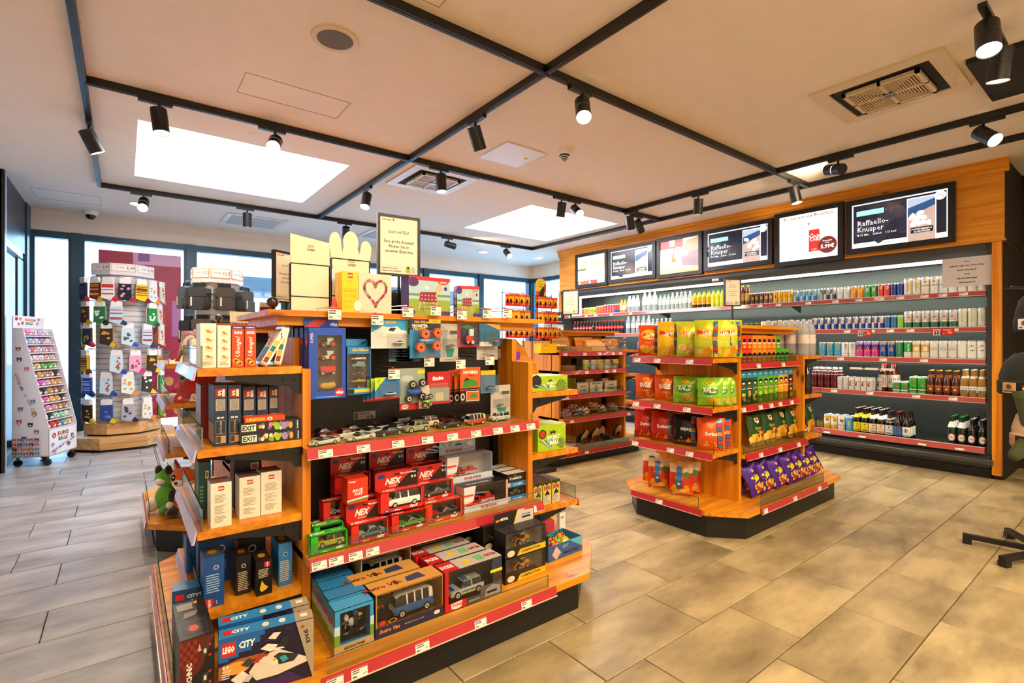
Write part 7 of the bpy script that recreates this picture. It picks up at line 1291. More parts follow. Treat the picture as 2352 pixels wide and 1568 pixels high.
# ============================================================ right end of the toy gondola
def bball(s, w, h):
    s.rect(0, 0, w, h, '#a4c81c'); [s.ell(w*R.random(), h*(.55+.4*R.random()), .003, .003, '#d8e86c', 6) for _ in range(14)]; s.ell(w*.16, h*.66, w*.13, w*.13, '#15181c', 16); s.ell(w*.16, h*.66, w*.1, w*.1, '#b8382c' if h > .08 else '#22262c', 16)
    for k in range(6): s.poly([(w*.5, h*.02), (w*(.02+.1*k), h*.45), (w*(.06+.1*k), h*.45)], '#e8f0f0' if k % 2 else '#2a8ab0')
    for k in range(16): a = 2*PI*k/16; s.poly([(w*.82, h*.25), (w*.82+w*.15*math.cos(a), h*.25+w*.15*math.sin(a)), (w*.82+w*.15*math.cos(a+.15), h*.25+w*.15*math.sin(a+.15))], '#5a3a8c' if k % 2 else '#2f7a3a'); s.k -= .9
    s.text('Spiky', w*.52, h*.72, h*.14, '#16181a', bold=.05, rot=.1); s.text('BOUNCY', w*.55, h*.52, h*.2, '#ffffff', bold=.05, rot=.05, maxw=w*.45); s.text('BALL', w*.57, h*.32, h*.2, '#ffffff', bold=.05, rot=.05, maxw=w*.32)
carton('display_box', 'long lime green bouncy ball display box on the upper right end shelf', 'box', 1.615, 1.875, 1.95, 2.1, .931, .078, '#a4c81c', f=bball); carton('display_box', 'lime green bouncy ball box with red ball picture on the middle right end shelf', 'box', 1.675, 1.86, 1.95, 2.08, .621, .135, '#a4c81c', f=bball, t=lambda s, w, h: s.rect(0, 0, w, h, '#b4d42c'), rz=-.05)
carton('display_box', 'dark box beside the green bouncy ball box by the end panel', 'box', 1.61, 1.66, 1.99, 2.12, .621, .16, '#1c2418')
def ballcard(s, w, h): s.rect(0, 0, w, h, '#e87a9a'); s.poly([(0, h), (w, h), (w, h*.8), (0, h*.65)], '#7a3ab8'); s.ell(w*.4, h*.45, w*.3, h*.22, '#f0a020', 12); s.ell(w*.6, h*.25, w*.25, h*.16, '#e83a2c', 12); s.ell(w*.3, h*.2, w*.2, h*.12, '#5ab83a', 10)
carton('display_card', 'pink and violet printed card behind the bouncy ball box', 'box', 1.62, 1.72, 2.16, 2.18, .931, .2, '#d86a8a', f=ballcard)
for i, (x, c, nm) in enumerate(((1.70, '#e84ac0', 'pink'), (1.76, '#3a86d8', 'blue'), (1.82, '#6ac83a', 'green'))):
    t = thing('spiky_ball', nm+' spiky rubber ball sticking out of the bouncy ball display', 'ball', (x, 2.125, .931+.036)); mb = MB(); mb.ball(0, 0, 0, .02, n=10, m_=8, c=c); 
    for k in range(60):
        a, b_ = R.random()*2*PI, math.acos(2*R.random()-1); d = Vector((math.sin(b_)*math.cos(a), math.sin(b_)*math.sin(a), math.cos(b_))); mb.cyl(d*.018, d*.036, .0018, 3, c, r2=.0005, cap=False)
    mb.build('spikes', 'gloss', t)
def zom(s, w, h): s.rect(0, 0, w, h, '#d0c020'); s.poly([(0, h), (w, h), (w, h*.85), (w*.7, h*.9), (w*.5, h*.8), (w*.2, h*.9), (0, h*.82)], '#2a3418'); s.rect(w*.1, h*.62, w*.9, h*.8, '#a85a5a'); s.ell(w*.5, h*.55, w*.25, h*.1, '#e0dcd0', 10); s.poly([(w*.2, h*.4), (w*.5, h*.66), (w*.85, h*.42)], '#1a1c1a'); s.rect(w*.06, h*.04, w*.94, h*.4, '#cfc8b4'); s.lines(w*.1, h*.06, w*.9, h*.38, 6, '#8a8474', .5)
for i in range(3): x = 1.64+.062*i; carton('toy_box', 'yellow and black picture box on the lower right end shelf, %s from the left' % ORD[i], 'toy', x, x+.056, 1.95, 2.08, .346, .12, '#d0c020', f=zom, t=lambda s, w, h: s.rect(0, 0, w, h, '#3a2c20'), r=lambda s, w, h: s.rect(0, 0, w, h, '#20241a'), group='yellow and black picture boxes')
soft('toy_bag', 'dark blue and white packed toy behind the yellow boxes', 'toy', 1.66, 2.2, .346, .04, .04, .06, '#23284a', '#d8d4d0', None, 4, 'foil')
# magic ball display on the base
t = thing('display_tray', 'blue open cardboard tray of foil balls on the right corner of the base', 'box', (1.655, 1.80, .171), .05); mb = MB(); w, d, h = .23, .13, .07
for a in ((-w/2, w/2, -d/2, -d/2+.003), (-w/2, w/2, d/2-.003, d/2), (-w/2, -w/2+.003, -d/2, d/2), (w/2-.003, w/2, -d/2, d/2)): mb.box(*a, 0, h, '#2f86b8')
mb.box(-w/2, w/2, -d/2, d/2, 0, .003, '#2f86b8'); mb.box(-w/2-.003, -w/2, -d/2, d/2, 0, h+.05, '#16406a'); s = mb.surf(-w/2, w/2, -d/2, d/2, 0, h, 'f'); s.rect(0, 0, w, h, '#2a5a94'); s.poly([(w*.6, h), (w, h*.3), (w, h)], '#5ab0d0'); s.text('MAGIC BALL', w*.66, h*.28, h*.26, '#141c2a', bold=.05, maxw=w*.5, rot=.0); s.poly([(w*.1, h*.4), (w*.22, h*.9), (w*.36, h*.4), (w*.22, 0)], '#c8b4b0'); s.text('CE', w*.26, h*.3, h*.12, '#3a3a3a'); s.lines(w*.4, h*.6, w*.6, h*.85, 2, '#8fb0d0'); mb.build('tray', 'card', t)
for i, (x, y, c, nm) in enumerate(((1.63, 1.79, '#b8382c', 'red'), (1.60, 1.83, '#c8c020', 'yellow'), (1.67, 1.82, '#2a8a3a', 'green'), (1.645, 1.855, '#5a1a14', 'dark red'), (1.70, 1.79, '#b8c83a', 'lime'), (1.72, 1.84, '#c8401c', 'orange'))):
    t = thing('foil_ball', nm+' foil wrapped ball with ring in the blue tray', 'ball', (x, y, .175)); mb = MB(); mb.ball(0, 0, .034, .03, n=12, m_=8, cf=lambda a, b_, c=c: c if int(a*8+b_*10) % 3 else '#e0c030'); mb.build('wrapped_ball', 'foil', t); mb = MB(); mb.tube([(.008*math.cos(a), 0, .07+.008*math.sin(a)) for a in [2*PI*k/10 for k in range(11)]], .0015, 5, '#2a2a2a'); mb.build('ring', 'metal', t)
k = carton('toy_package', 'white rounded toy packaging standing behind the blue tray', 'toy', 1.80, 1.84, 1.93, 1.95, .171, .12, '#e8e6ea', f=lambda s, w, h: s.bars(w*.2, h*.75, w*.8, h*.85)); carton('toy_package', 'yellow and red toy packaging behind the blue tray', 'toy', 1.70, 1.78, 1.95, 1.97, .171, .17, '#e8c820', f=lambda s, w, h: s.poly([(0, 0), (w, 0), (w, h*.5), (0, h*.8)], '#b8384a'))
# ============================================================ pegboard hooks and hanging toys
hk = {}
def hook(p, yt, Y=1.95, i=0, lbl=True):
    X = xa(p, Y); z = za(yt, X, Y); mb = MB(); lx, ly = X-1.059, Y-2.26
    mb.tube([(lx-.012, -.06, z+.004), (lx-.012, ly+.01, z-.006), (lx+.0, ly, z-.006), (lx+.004, ly+.012, z-.006)], .0022, 6, '#b9bcc0'); mb.tube([(lx-.012, -.06, z+.018), (lx, ly+.005, z+.012)], .002, 6, '#b9bcc0')
    o = mb.build('peg_hook', 'metal', G1)
    if lbl: t = link('price_tag', TAGS[i % 6], o, loc=(lx, ly-.004, z-.036)); t.scale = (.95, 1, 1.45)
for i, (p, y) in enumerate(((768, 712), (866, 725), (936, 708), (1000, 705), (1060, 715), (1118, 713), (1165, 712), (904, 850), (985, 822), (1057, 828), (1124, 820))): hook(p, y, 1.93+.005*(i % 3), i)
gh = 'toy packs hanging on the pegboard'
def blister(label, p0, p1, y0, y1, Y, c, art, toy=None, bub=None, d=.03, hang=True, name='blister_pack'):
    """card with clear bubble; pixel box at depth Y; toy(parent, w, h)"""
    x0, x1 = xa(p0, Y), xa(p1, Y); zt, zb = za(y0, (x0+x1)/2, Y), za(y1, (x0+x1)/2, Y); w, h = x1-x0, zt-zb
    t = thing(name, label, 'toy', ((x0+x1)/2, Y, zb), 0, gh); mb = MB(); mb.box(-w/2, w/2, 0, .0015, 0, h, c); s = Surf(mb, flat((-w/2, 0, 0), (1, 0, 0), (0, 0, 1), (0, -1, 0))); art(s, w, h); mb.build('backing_card', 'card', t)
    if bub: a, b_, e, f = bub; mb = MB(); mb.box(-w/2+a*w, -w/2+b_*w, -d, -.001, e*h, f*h); mb.build('clear_bubble', 'film', t)
    if toy: toy(t, w, h)
    return t
def tcar(u, v, L, kind, c, c2=None, rz=0): return lambda t, w, h: car_into(t, L, kind, c, c2, (-w/2+u*w, -.014, v*h), rz, W=.024)
def hw(s, w, h, t='Hot Wheels'): s.rect(0, h*.55, w, h, '#2f9ad8'); s.text(t, w*.42, h*.88, h*.13, '#f09a1c', bold=.06, shear=.3, rot=.08, maxw=w*.6); s.poly([(w*.05, h*.55), (w*.3, h*.75), (w*.95, h*.6), (w*.95, h*.5)], '#e8e4dc')
# four farm vehicles in the big blue box, with two more boxes behind
def siku(s, w, h): s.rect(w*.2, h*.03, w*.8, h*.035, '#dfe8f4'); s.ell(w*.82, h*.09, w*.13, h*.055, '#d82430', 18); s.text('siku', w*.82, h*.09, h*.06, '#ffffff', bold=.05, maxw=w*.2); s.text('SUPER', w*.09, h*.85, h*.05, '#dfe8f4', rot=PI/2)
def farm(t, w, d, h):
    for k, (c, c2) in enumerate((('#5a8a4c', 0), ('#dce0b0', 0))):
        z = h*(.72-.19*k); mb = MB(); mb.box(-.022, .008, -.008, .008, .008, .02, c); mb.box(-.002, .02, -.009, .009, .01, .036, '#c8d4d8'); mb.box(-.004, .022, -.01, .01, .034, .038, c); o = mb.build('toy_tractor', 'gloss', t); o.location = (.004, -.008, z)
        for x, r in ((-.018, .009), (.018, .013)): [wheel(o, x, y, r, '#d83a2c' if k == 0 else '#e0603c') for y in (-.012, .012)]
    mb = MB(); mb.box(-.028, .028, -.012, .012, .012, .034, '#d82a22'); mb.box(-.03, .03, -.01, .01, .008, .012, '#22252a'); o = mb.build('toy_trailer', 'gloss', t); o.location = (.004, -.008, h*.33); [wheel(o, x, y, .008) for x in (-.02, .02) for y in (-.011, .011)]
    mb = MB(); [mb.ball(-.018+.009*k+.004*R.random(), -.008, .012+.006*R.random(), .012, n=8, m_=6, c='#e0b040') for k in range(5)]; mb.build('hay_bale', 'plush', t).location = (.004, 0, h*.13)
for i, Y_ in enumerate((1.93, 2.0, 2.07)):
    X = xa(708, 1.93); X1 = xa(795, 1.93); zb = za(916, (X+X1)/2, 1.93); dx = -.0*i
    window_box('boxed_farm_set', 'tall blue farm vehicle box, %s on its hook' % ['front one', 'second', 'third'][i], X+dx, X1+dx, Y_, .05, zb, .27, '#1f4fc0', ((X1-X)*.24, (X1-X)*.12, .03, .03), farm, f=siku, head=(.035, '#1f4fc0', lambda s, w, h: (s.poly([(0, 0), (w*.4, 0), (w*.7, h*.9), (w*.3, h*.9)], '#c83a30'), s.text('siku', w*.85, h*.4, h*.5, '#ffffff', bold=.04)), (.0, .9)), group='tall blue farm vehicle boxes', inside='#8a7a68', cols={'l': '#1a2fa8'}, l=lambda s, w, h: (s.ell(w*.5, h*.8, w*.3, h*.07, '#d82430', 12), s.text('siku', w*.5, h*.8, h*.04, '#ffffff')))
def five(t, w, d, h):
    for k, (kd, c) in enumerate((('sports', '#e4e4e2'), ('suv', '#5aa8a0'), ('sports', '#3a2830'), ('sports', '#d8a020'), ('sports', '#4a6a2c'))): car_into(t, .058, kd, c, None, (0, -.006, h*(.72-.155*k)), 0, W=.022)
x0, x1 = xa(797, 1.99), xa(853, 1.99); zb = za(908, x0, 1.99); window_box('car_five_pack', 'tall blue pack of five toy cars beside the farm vehicle boxes', x0, x1, 1.99, .045, zb, .195, '#2a8ad0', (.004, .004, .028, .03), five, f=lambda s, w, h: (s.text('Hot Wheels', w*.55, h*.93, h*.07, '#f0c020', bold=.06, shear=.3, maxw=w*.8), s.rect(w*.3, h*.05, w*.95, h*.12, '#e8d020'), s.rect(0, h*.02, w*.28, h*.12, '#1a2430')), head=(.03, '#3a9ad8', lambda s, w, h: s.poly([(w*.6, h*.1), (w*.95, h*.9), (w, h*.5)], '#1a5a98')), group=gh, inside='#7a7068')
blister('white sports car pack with orange script at the top of the pegboard', 852, 938, 732, 800, 1.96, '#cfd4d8', lambda s, w, h: (hw(s, w, h), s.poly([(w*.3, h*.42), (w*.45, h*.72), (w*.7, h*.75), (w*.88, h*.5), (w*.8, h*.36)], '#e8e4e0'), s.poly([(w*.45, h*.6), (w*.5, h*.7), (w*.66, h*.7), (w*.6, h*.58)], '#23262c'), s.rect(w*.95, 0, w, h, '#4a9a3c')), tcar(.7, .16, .045, 'sports', '#f0eeea'), (.42, .95, .1, .5))
for i in range(3): blister('dark blue pack back seen below the monster truck pack, %s from the left' % ORD[i], 893+17*i, 930+17*i, 782, 830, 2.02, '#1f3a5c', lambda s, w, h: (s.rect(0, 0, w, h*.1, '#5a8ab0'), s.lines(w*.2, h*.2, w*.9, h*.8, 5, '#4a6a8c')))
def mtruck(c, hub, r=.028, z0=.2, body='#3a8ac8'):
    def g(t, w, h):
        mb = MB(); mb.ball(0, -.02, h*(z0+.24), w*.3, .02, h*.1, 12, 8, body); mb.box(-w*.1, w*.14, -.035, -.008, h*(z0+.3), h*(z0+.4), '#20242a'); mb.build('truck_body', 'gloss', t)
        for x, z in ((-.27, z0+.08), (.25, z0+.12), (-.12, z0+.42), (.27, z0+.45)):
            o = wheel(t, x*w, -.03, r, hub); o.location.z = h*z; o.data = BIGW if c == 'o' else BIGK
    return g
def bigw(c, c2):
    mb = MB(); mb.cyl((0, -.45, 0), (0, .45, 0), 1, 18, c); 
    for k in range(18): a = 2*PI*k/18; mb.box(math.cos(a)*1.03-.09, math.cos(a)*1.03+.09, -.45, .45, math.sin(a)*1.03-.07, math.sin(a)*1.03+.07, c)
    mb.cyl((0, -.47, 0), (0, -.45, 0), .62, 16, c2); mb.cyl((0, -.49, 0), (0, -.47, 0), .34, 14, '#141416'); return mb.mesh('wheel', 'gloss')
BIGW, BIGK = bigw('#ee5a24', '#f07a3c'), bigw('#1c1c1e', '#c9c4b4')
blister('monster truck pack with big orange wheels', 941, 1012, 733, 822, 1.935, '#2f8ac8', lambda s, w, h: (s.rect(0, h*.72, w, h, '#20284a'), s.text('Hot Wheels', w*.4, h*.93, h*.09, '#f09a1c', bold=.05, shear=.3), s.text('MONSTER', w*.33, h*.83, h*.1, '#f4f2ee', bold=.04, maxw=w*.5), s.text('TRUCKS', w*.3, h*.75, h*.1, '#f0c020', bold=.05, maxw=w*.5), s.rect(w*.62, h*.9, w, h, '#e8c020'), s.text('TORO', w*.81, h*.95, h*.07, '#c82420', bold=.04)), mtruck('o', '#f0e8e0', .019), (.1, 1.05, .02, .72), .045)
por = lambda s, w, h: (s.poly([(0, h*.9), (w, h*.5), (w, h*.62), (0, h)], '#a8a8a4'), s.rect(w*.55, h*.72, w*.95, h*.82, '#4a4c4c'), s.poly([(w*.3, h*.34), (w*.8, h*.34), (w*.7, h*.12), (w*.4, h*.12)], '#2a8a80'), s.text('PORSCHE 911', w*.5, h*.05, h*.045, '#2a2a2a', bold=.02, maxw=w*.8))
blister('tall grey card with a green sports car, hanging', 1010, 1052, 743, 830, 1.97, '#bcb8b0', por, tcar(.5, .4, .036, 'sports', '#2a7a6a'), (.15, .9, .36, .6))
blister('dark blue and red pack with a red and white tractor', 1052, 1098, 745, 797, 1.965, '#1f3460', lambda s, w, h: (s.rect(0, 0, w*.12, h, '#a81c24'), s.rect(0, 0, w, h*.12, '#a81c24'), s.poly([(w*.1, h*.9), (w*.5, h), (w*.9, h*.8), (w*.7, h*.7)], '#3a7a4c')), lambda t, w, h: [wheel(t, x, -.016, r, '#e8e4e0').__setattr__('location', Vector((x, -.016, h*.22))) for x, r in ((-.012, .009), (.014, .013))] and MB().box(-.02, .016, -.02, -.008, h*.25, h*.5, '#c82a20').box(-.004, .018, -.02, -.008, h*.5, h*.8, '#e8e8e4').build('toy_tractor', 'gloss', t), (.15, .95, .1, .85))
blister('teal pack with a green open top car', 1101, 1149, 743, 795, 1.96, '#2a6a94', lambda s, w, h: (s.poly([(w*.3, h), (w, h*.7), (w, h*.95)], '#e0a02c'), s.rect(0, 0, w*.6, h*.2, '#d8d4cc')), tcar(.6, .2, .038, 'sports', '#2a8a6a', '#d86a4a'), (.2, .95, .1, .6)); blister('pale grey card with a turquoise car under the teal pack', 1095, 1143, 790, 826, 1.99, '#c4c0b8', lambda s, w, h: s.poly([(0, h*.7), (w, h*.9), (w, h)], '#8a8a86'), tcar(.6, .2, .036, 'sports', '#3ab0b0'), (.3, .98, .1, .7))
for i in range(4): blister('blue and lime car pack with a white pickup, %s on its hook' % ['front one', 'second', 'third', 'fourth'][i], 861-9*i, 918-9*i, 866+2*i, 915+2*i, 1.945+.03*i, '#2f7ac0', lambda s, w, h: (s.poly([(0, h), (w*.45, h), (0, h*.35)], '#b8e020'), s.text('1967', w*.16, h*.85, h*.11, '#1a2a1a', rot=.9), s.rect(0, 0, w, h*.1, '#c83a30')), tcar(.55, .2, .042, 'sports', '#ecebe6') if i == 0 else None, (.15, .95, .1, .7) if i == 0 else None)
blister('cloudy grey monster truck card with a blue truck on black wheels', 918, 976, 845, 940, 1.95, '#93a49c', lambda s, w, h: (s.ell(w*.3, h*.75, w*.25, h*.08, '#b8c4c0', 10), s.ell(w*.7, h*.6, w*.2, h*.06, '#a8b4b0', 10), s.rect(w*.7, h*.86, w, h*.95, '#e0d020'), s.rect(0, 0, w, h*.16, '#b81c24'), s.ell(w*.2, h*.08, w*.14, h*.06, '#f0e8e4', 12), s.text('DICKIE', w*.2, h*.08, h*.05, '#b81c24', bold=.04)), mtruck('k', '#d8d0b8', .015, .2, '#2a55b0'), None, .045)
blister('small lime and black monster truck tray at the right of the cloudy card', 962, 986, 885, 938, 1.93, '#c8c4b8', lambda s, w, h: s.rect(0, 0, w, h*.2, '#a8a090'), mtruck('k', '#8a4a9c', .010, .1, '#9ac82c'))
blister('red card with white lettering and a clear bubble', 982, 1034, 853, 927, 1.955, '#b81c20', lambda s, w, h: (s.text('Simba', w*.45, h*.8, h*.16, '#ffffff', bold=.05, rot=.08, maxw=w*.75), s.poly([(w*.05, 0), (w*.95, 0), (w*.95, h*.5), (w*.5, h*.62), (w*.05, h*.5)], '#a8b0a8'), s.rect(w*.1, h*.5, w*.9, h*.64, '#c85a58'), s.rect(w*.35, h*.1, w*.7, h*.35, '#d8d0b4'), s.rect(0, 0, w, h*.08, '#b81c20')), None, (.1, .9, .08, .6), .012)
mv = lambda s, w, h: (s.rect(0, h*.38, w, h*.42, '#1a1a1c'), s.rect(0, 0, w, h*.36, '#1a1a1c'), s.rect(w*.3, h*.05, w*.95, h*.33, '#e8e4dc'), s.rect(w*.32, h*.07, w*.93, h*.31, '#ee5a1c'), s.ell(w*.12, h*.18, w*.1, h*.1, '#d8d4cc', 14), s.ell(w*.12, h*.18, w*.06, h*.06, '#1a1a1c', 12), s.text('MOVING', w*.5, h*.86, h*.12, '#f4f0ea', bold=.05, maxw=w*.85), s.text('PARTS', w*.55, h*.77, h*.07, '#b81c1c', bold=.04), s.poly([(w*.1, h*.45), (w*.2, h*.6), (w*.5, h*.68), (w*.85, h*.6), (w*.9, h*.48)], '#2a8a2c'), s.poly([(w*.15, h*.6), (w*.3, h*.72), (w*.45, h*.66)], '#141416'), s.poly([(w*.42, h*.14), (w*.55, h*.25), (w*.75, h*.26), (w*.85, h*.15)], '#2f8a34'))
for i in range(3): blister('orange card with a green car, %s on its hook' % ['front one', 'second', 'third'][i], 1057-13*i, 1103-13*i, 843+3*i, 925+1*i, 1.95+.03*i, '#ee5a1c', mv)
blister('clear pack with a silver off road car beside the orange cards', 1104, 1138, 850, 902, 1.975, '#5a8ab8', lambda s, w, h: s.rect(0, h*.8, w, h, '#e0c020'), tcar(.5, .2, .034, 'suv', '#8a8880'), (.05, .98, .05, .8))
blister('grey card pack standing on the car shelf by the right panel', 1127, 1172, 884, 962, 1.99, '#bcb8b0', por, tcar(.4, .42, .03, 'sports', '#2a7a6a'), (.1, .8, .36, .6))
# ============================================================ on top of the toy gondola
ZT = 1.301
def backboard(label, p0, p1, yt, Y, crown=False):
    x0, x1 = xa(p0, Y), xa(p1, Y); h = za(yt, (x0+x1)/2, Y)-ZT; w = x1-x0; t = thing('display_board', label, 'board', ((x0+x1)/2, Y, ZT), 0)
    mb = MB()
    if crown:
        q = [(-w/2, 0), (w/2, 0), (w/2, h*.48)]+[(w*.5-w*.02*math.sin(k), h*(.5+.03*k)) for k in range(3)]
        q += [(w*.40+w*.15*math.cos(a), h*.76+h*.1*math.sin(a)) for a in [-.4+k*.35 for k in range(9)]]+[(w*.22, h*.68)]+[(w*.0+w*.2*math.cos(a), h*.82+h*.13*math.sin(a)) for a in [-.5+k*.4 for k in range(11)]]+[(-w*.22, h*.68)]+[(-w*.40+w*.15*math.cos(a), h*.8+h*.12*math.sin(a)) for a in [.5+k*.35 for k in range(9)]]+[(-w*.46, h*.48)]
        mb.prism(q, 0, .006, 'y', '#f0e2c8'); s = Surf(mb, flat((-w/2, 0, 0), (1, 0, 0), (0, 0, 1), (0, -1, 0))); s.bars(w*.42, h*.55, w*.64, h*.58); s.lines(w*.42, h*.59, w*.64, h*.64, 3, '#8a8070')
    else: mb.prism([(-w/2, 0), (w/2, 0), (w/2, h*.93), (-w/2, h)], 0, .006, 'y', '#f0e2c8'); s = Surf(mb, flat((-w/2, 0, 0), (1, 0, 0), (0, 0, 1), (0, -1, 0))); s.bars(w*.42, h*.8, w*.62, h*.83); s.lines(w*.42, h*.84, w*.62, h*.88, 3, '#8a8070')
    mb.build('panel', 'matte', t)
    for v in (.2, .62): mb = MB(); mb.box(-w/2, w/2, -.0015, 0, h*v, h*v+.004, '#141416'); mb.build('strap', 'matte', t)
    mb = MB(); [mb.box(s_*w/2-.003, s_*w/2+.003, 0, .012, 0, h*(.62), '#141416') for s_ in (-1, 1)]; mb.build('stand', 'black_steel', t)
backboard('plain cream board back with barcode, left of the crown shaped one', 667, 757, 541, 2.12); backboard('cream board back cut in a crown shape with three lobes', 761, 849, 521, 2.14, True)
def heart(s, w, h):
    for k in range(46):
        a = 2*PI*k/46; x = 16*math.sin(a)**3; y = 13*math.cos(a)-5*math.cos(2*a)-2*math.cos(3*a)-math.cos(4*a); s.ell(w*.5+x*w*.021, h*.56+y*h*.022, w*.045, w*.045, R.choice(['#b0285a', '#8a2048', '#c84a78', '#6a8a3c', '#d88aa8', '#7a1c40']), 8); s.k -= .6
    s.k += 2; s.rect(w*.06, h*.08, w*.2, h*.085, '#a89890')
carton('building_set_box', 'cream box with a flower heart picture on the top board', 'toy', xa(824, 2.02), xa(899, 2.02), 2.02, 2.1, ZT, za(640, 1.1, 2.02)-ZT, '#e8d4c4', f=heart); 
def yb(s, w, h): s.rect(w*.35, h*.85, w*.65, h*.97, '#d2241c'); s.text('LEGO', w*.5, h*.91, h*.06, '#ffffff', bold=.04, maxw=w*.25); s.text('9+', w*.45, h*.77, h*.06, '#8a6a10'); [s.rect(w*(.1+.3*(k % 3)), h*(.1+.14*(k//3)), w*(.3+.3*(k % 3)), h*(.18+.14*(k//3)), '#f0b800') for k in range(12)]; s.ell(w*.95, h*.18, w*.25, h*.13, '#f4ece0', 16)
carton('building_set_box', 'bright yellow box side with small red logo left of the heart picture', 'toy', xa(786, 2.015), xa(823, 2.015), 2.015, 2.1, ZT, za(634, .95, 2.015)-ZT, '#f8cc10', f=yb)
def horse(s, w, h):
    s.rect(0, 0, w, h*.42, '#8fae3c'); s.rect(0, h*.42, w, h*.9, '#a8cfe0'); s.rect(0, h*.5, w, h*.56, '#6a8a50'); s.rect(0, h*.9, w, h, '#c8202c'); s.ell(w*.82, h*.88, w*.13, h*.06, '#c8202c', 14); s.text('schleich', w*.82, h*.885, h*.07, '#ffffff', bold=.03, maxw=w*.2); s.ell(w*.1, h*.85, w*.13, h*.12, '#4a2468', 12); s.rect(w*.72, .002, w, h*.13, '#5a3080'); s.ell(w*.03, h*.08, w*.12, h*.1, '#5a3080', 10); s.ell(w*.88, h*.72, w*.04, h*.05, '#3a2a6a', 10); s.ell(w*.42, h*.72, w*.06, h*.05, '#e4eaec', 9)
    s.poly([(w*.22, h*.42), (w*.26, h*.58), (w*.6, h*.6), (w*.7, h*.85), (w*.76, h*.84), (w*.8, h*.7), (w*.7, h*.62), (w*.66, h*.4), (w*.45, h*.36)], '#d8b48c'); [s.poly([(w*x, h*.4), (w*(x+.05), h*.4), (w*(x+.03+e), h*.12), (w*(x+e), h*.12)], '#d8b48c') for x, e in ((.24, -.03), (.32, .03), (.56, -.02), (.62, .03))]; s.poly([(w*.24, h*.36), (w*.26, h*.6), (w*.64, h*.62), (w*.66, h*.36)], '#8a2440'); [s.ell(w*(.3+.08*(k % 5)), h*(.42+.1*(k//5)), w*.015, h*.02, '#f0dcd8', 6) for k in range(10)]
carton('horse_toy_box', 'horse figure box on the top board, left of two', 'toy', xa(939, 2.03), xa(1034, 2.03), 2.03, 2.11, ZT, za(644, 1.3, 2.03)-ZT, '#4a2468', f=horse)
carton('horse_toy_box', 'horse figure box turned with its violet side showing', 'toy', xa(1060, 2.02), xa(1110, 2.0), 2.03, 2.1, ZT, .15, '#4a2468', f=horse, rz=-.3, l=lambda s, w, h: (s.rect(0, h*.86, w, h, '#c8202c'), [s.ell(w*.5, h*(.7-.22*k), w*.28, h*.1, '#e8ccc0', 12) for k in range(3)]))
carton('toy_box', 'black box behind the heart picture box', 'toy', xa(884, 2.2), xa(940, 2.2), 2.26, 2.34, ZT, .12, '#1c1a1e'); carton('toy_box', 'dark grey box under the ice cream sign', 'toy', xa(925, 2.2), xa(1010, 2.3), 2.26, 2.34, ZT, .135, '#2a282c')
t = thing('hang_tag', 'small red and white tag hanging between the cream boards', 'tag', (xa(768, 2.05), 2.05, ZT+.018), 0); mb = MB(); mb.prism([(-.012, 0), (.016, .008), (.004, .045), (-.01, .03)], 0, .001, 'y', '#d8402c'); mb.build('tag_card', 'card', t)
t = thing('curved_panel', 'curved pine display panel standing behind the bouncy ball box on the right end', 'panel', (1.61, 2.19, .931)); mb = MB(); mb.prism([(0, 0), (.26, 0), (.26, .1), (.235, .15), (.19, .17), (.17, .215), (.11, .262), (.03, .275), (0, .275)], 0, .016, 'y'); mb.build('panel', 'pine_x', t)
# ============================================================ sock and bag stands
def stand(x, y, label, hw_, tag_lines, n=8, r=.36, top=1.62, base=True):
    t = thing('revolving_stand', label, 'display stand', (x, y, 0)); oc = lambda r_, ph=PI/8: [(r_*math.cos(ph+2*PI*k/8), r_*math.sin(ph+2*PI*k/8)) for k in range(8)]
    if base:
        mb = MB(); mb.prism(oc(.53), .03, .15, 'z'); mb.build('lower_base', 'butcher', t); mb = MB(); mb.prism(oc(.5), 0, .03, 'z', '#141416'); mb.prism(oc(.34), .15, .17, 'z', '#1a1a1c'); mb.build('plinth', 'black_steel', t); mb = MB(); mb.prism(oc(.38), .17, .29, 'z'); mb.build('upper_base', 'butcher', t)
    mb = MB(); mb.prism(oc(r-.09), .29, top, 'z', '#dcd6d4'); 
    for k in range(int((top-.35)/.06)):
        z = .34+.06*k; mb.prism(oc(r-.087), z, z+.006, 'z', '#8a8688')
    mb.build('slatted_core', 'paint', t)
    mb = MB(); mb.prism(oc(hw_), top, top+.13, 'z', '#e4dcdc'); mb.build('header', 'paint', t)
    for k in range(4, 8):
        a = 2*PI*(k+.0)/8-PI/2-PI/8*0; a = PI+PI/4*(k-4); mb = MB(); rr_ = hw_*math.cos(PI/8)+.001; M = Matrix.Translation((rr_*math.cos(a), rr_*math.sin(a), top+.04)) @ Matrix.Rotation(a+PI/2, 4, 'Z'); mb.M = M; w = hw_*.7
        mb.box(-w/2, w/2, -.002, 0, 0, .08, '#c8a070'); s = Surf(mb, flat((-w/2+.004, -.002, .004), (1, 0, 0), (0, 0, 1), (0, -1, 0))); s.rect(0, 0, w-.008, .072, '#ece4e2'); s.text(tag_lines[0], w*.34, .04, .018, '#6a6462', maxw=w*.4); s.text(tag_lines[1], w*.78, .038, .045, '#3a3634', maxw=w*.35); mb.build('price_header', 'matte', t)
    return t
def _foot(t, r):
    mb = MB(); mb.cyl((0, 0, 0), (0, 0, .04), r, 20, '#1a1a1c'); mb.cyl((0, 0, .04), (0, 0, .3), .04, 12, '#2a2a2c'); mb.build('stand_foot', 'black_steel', t)
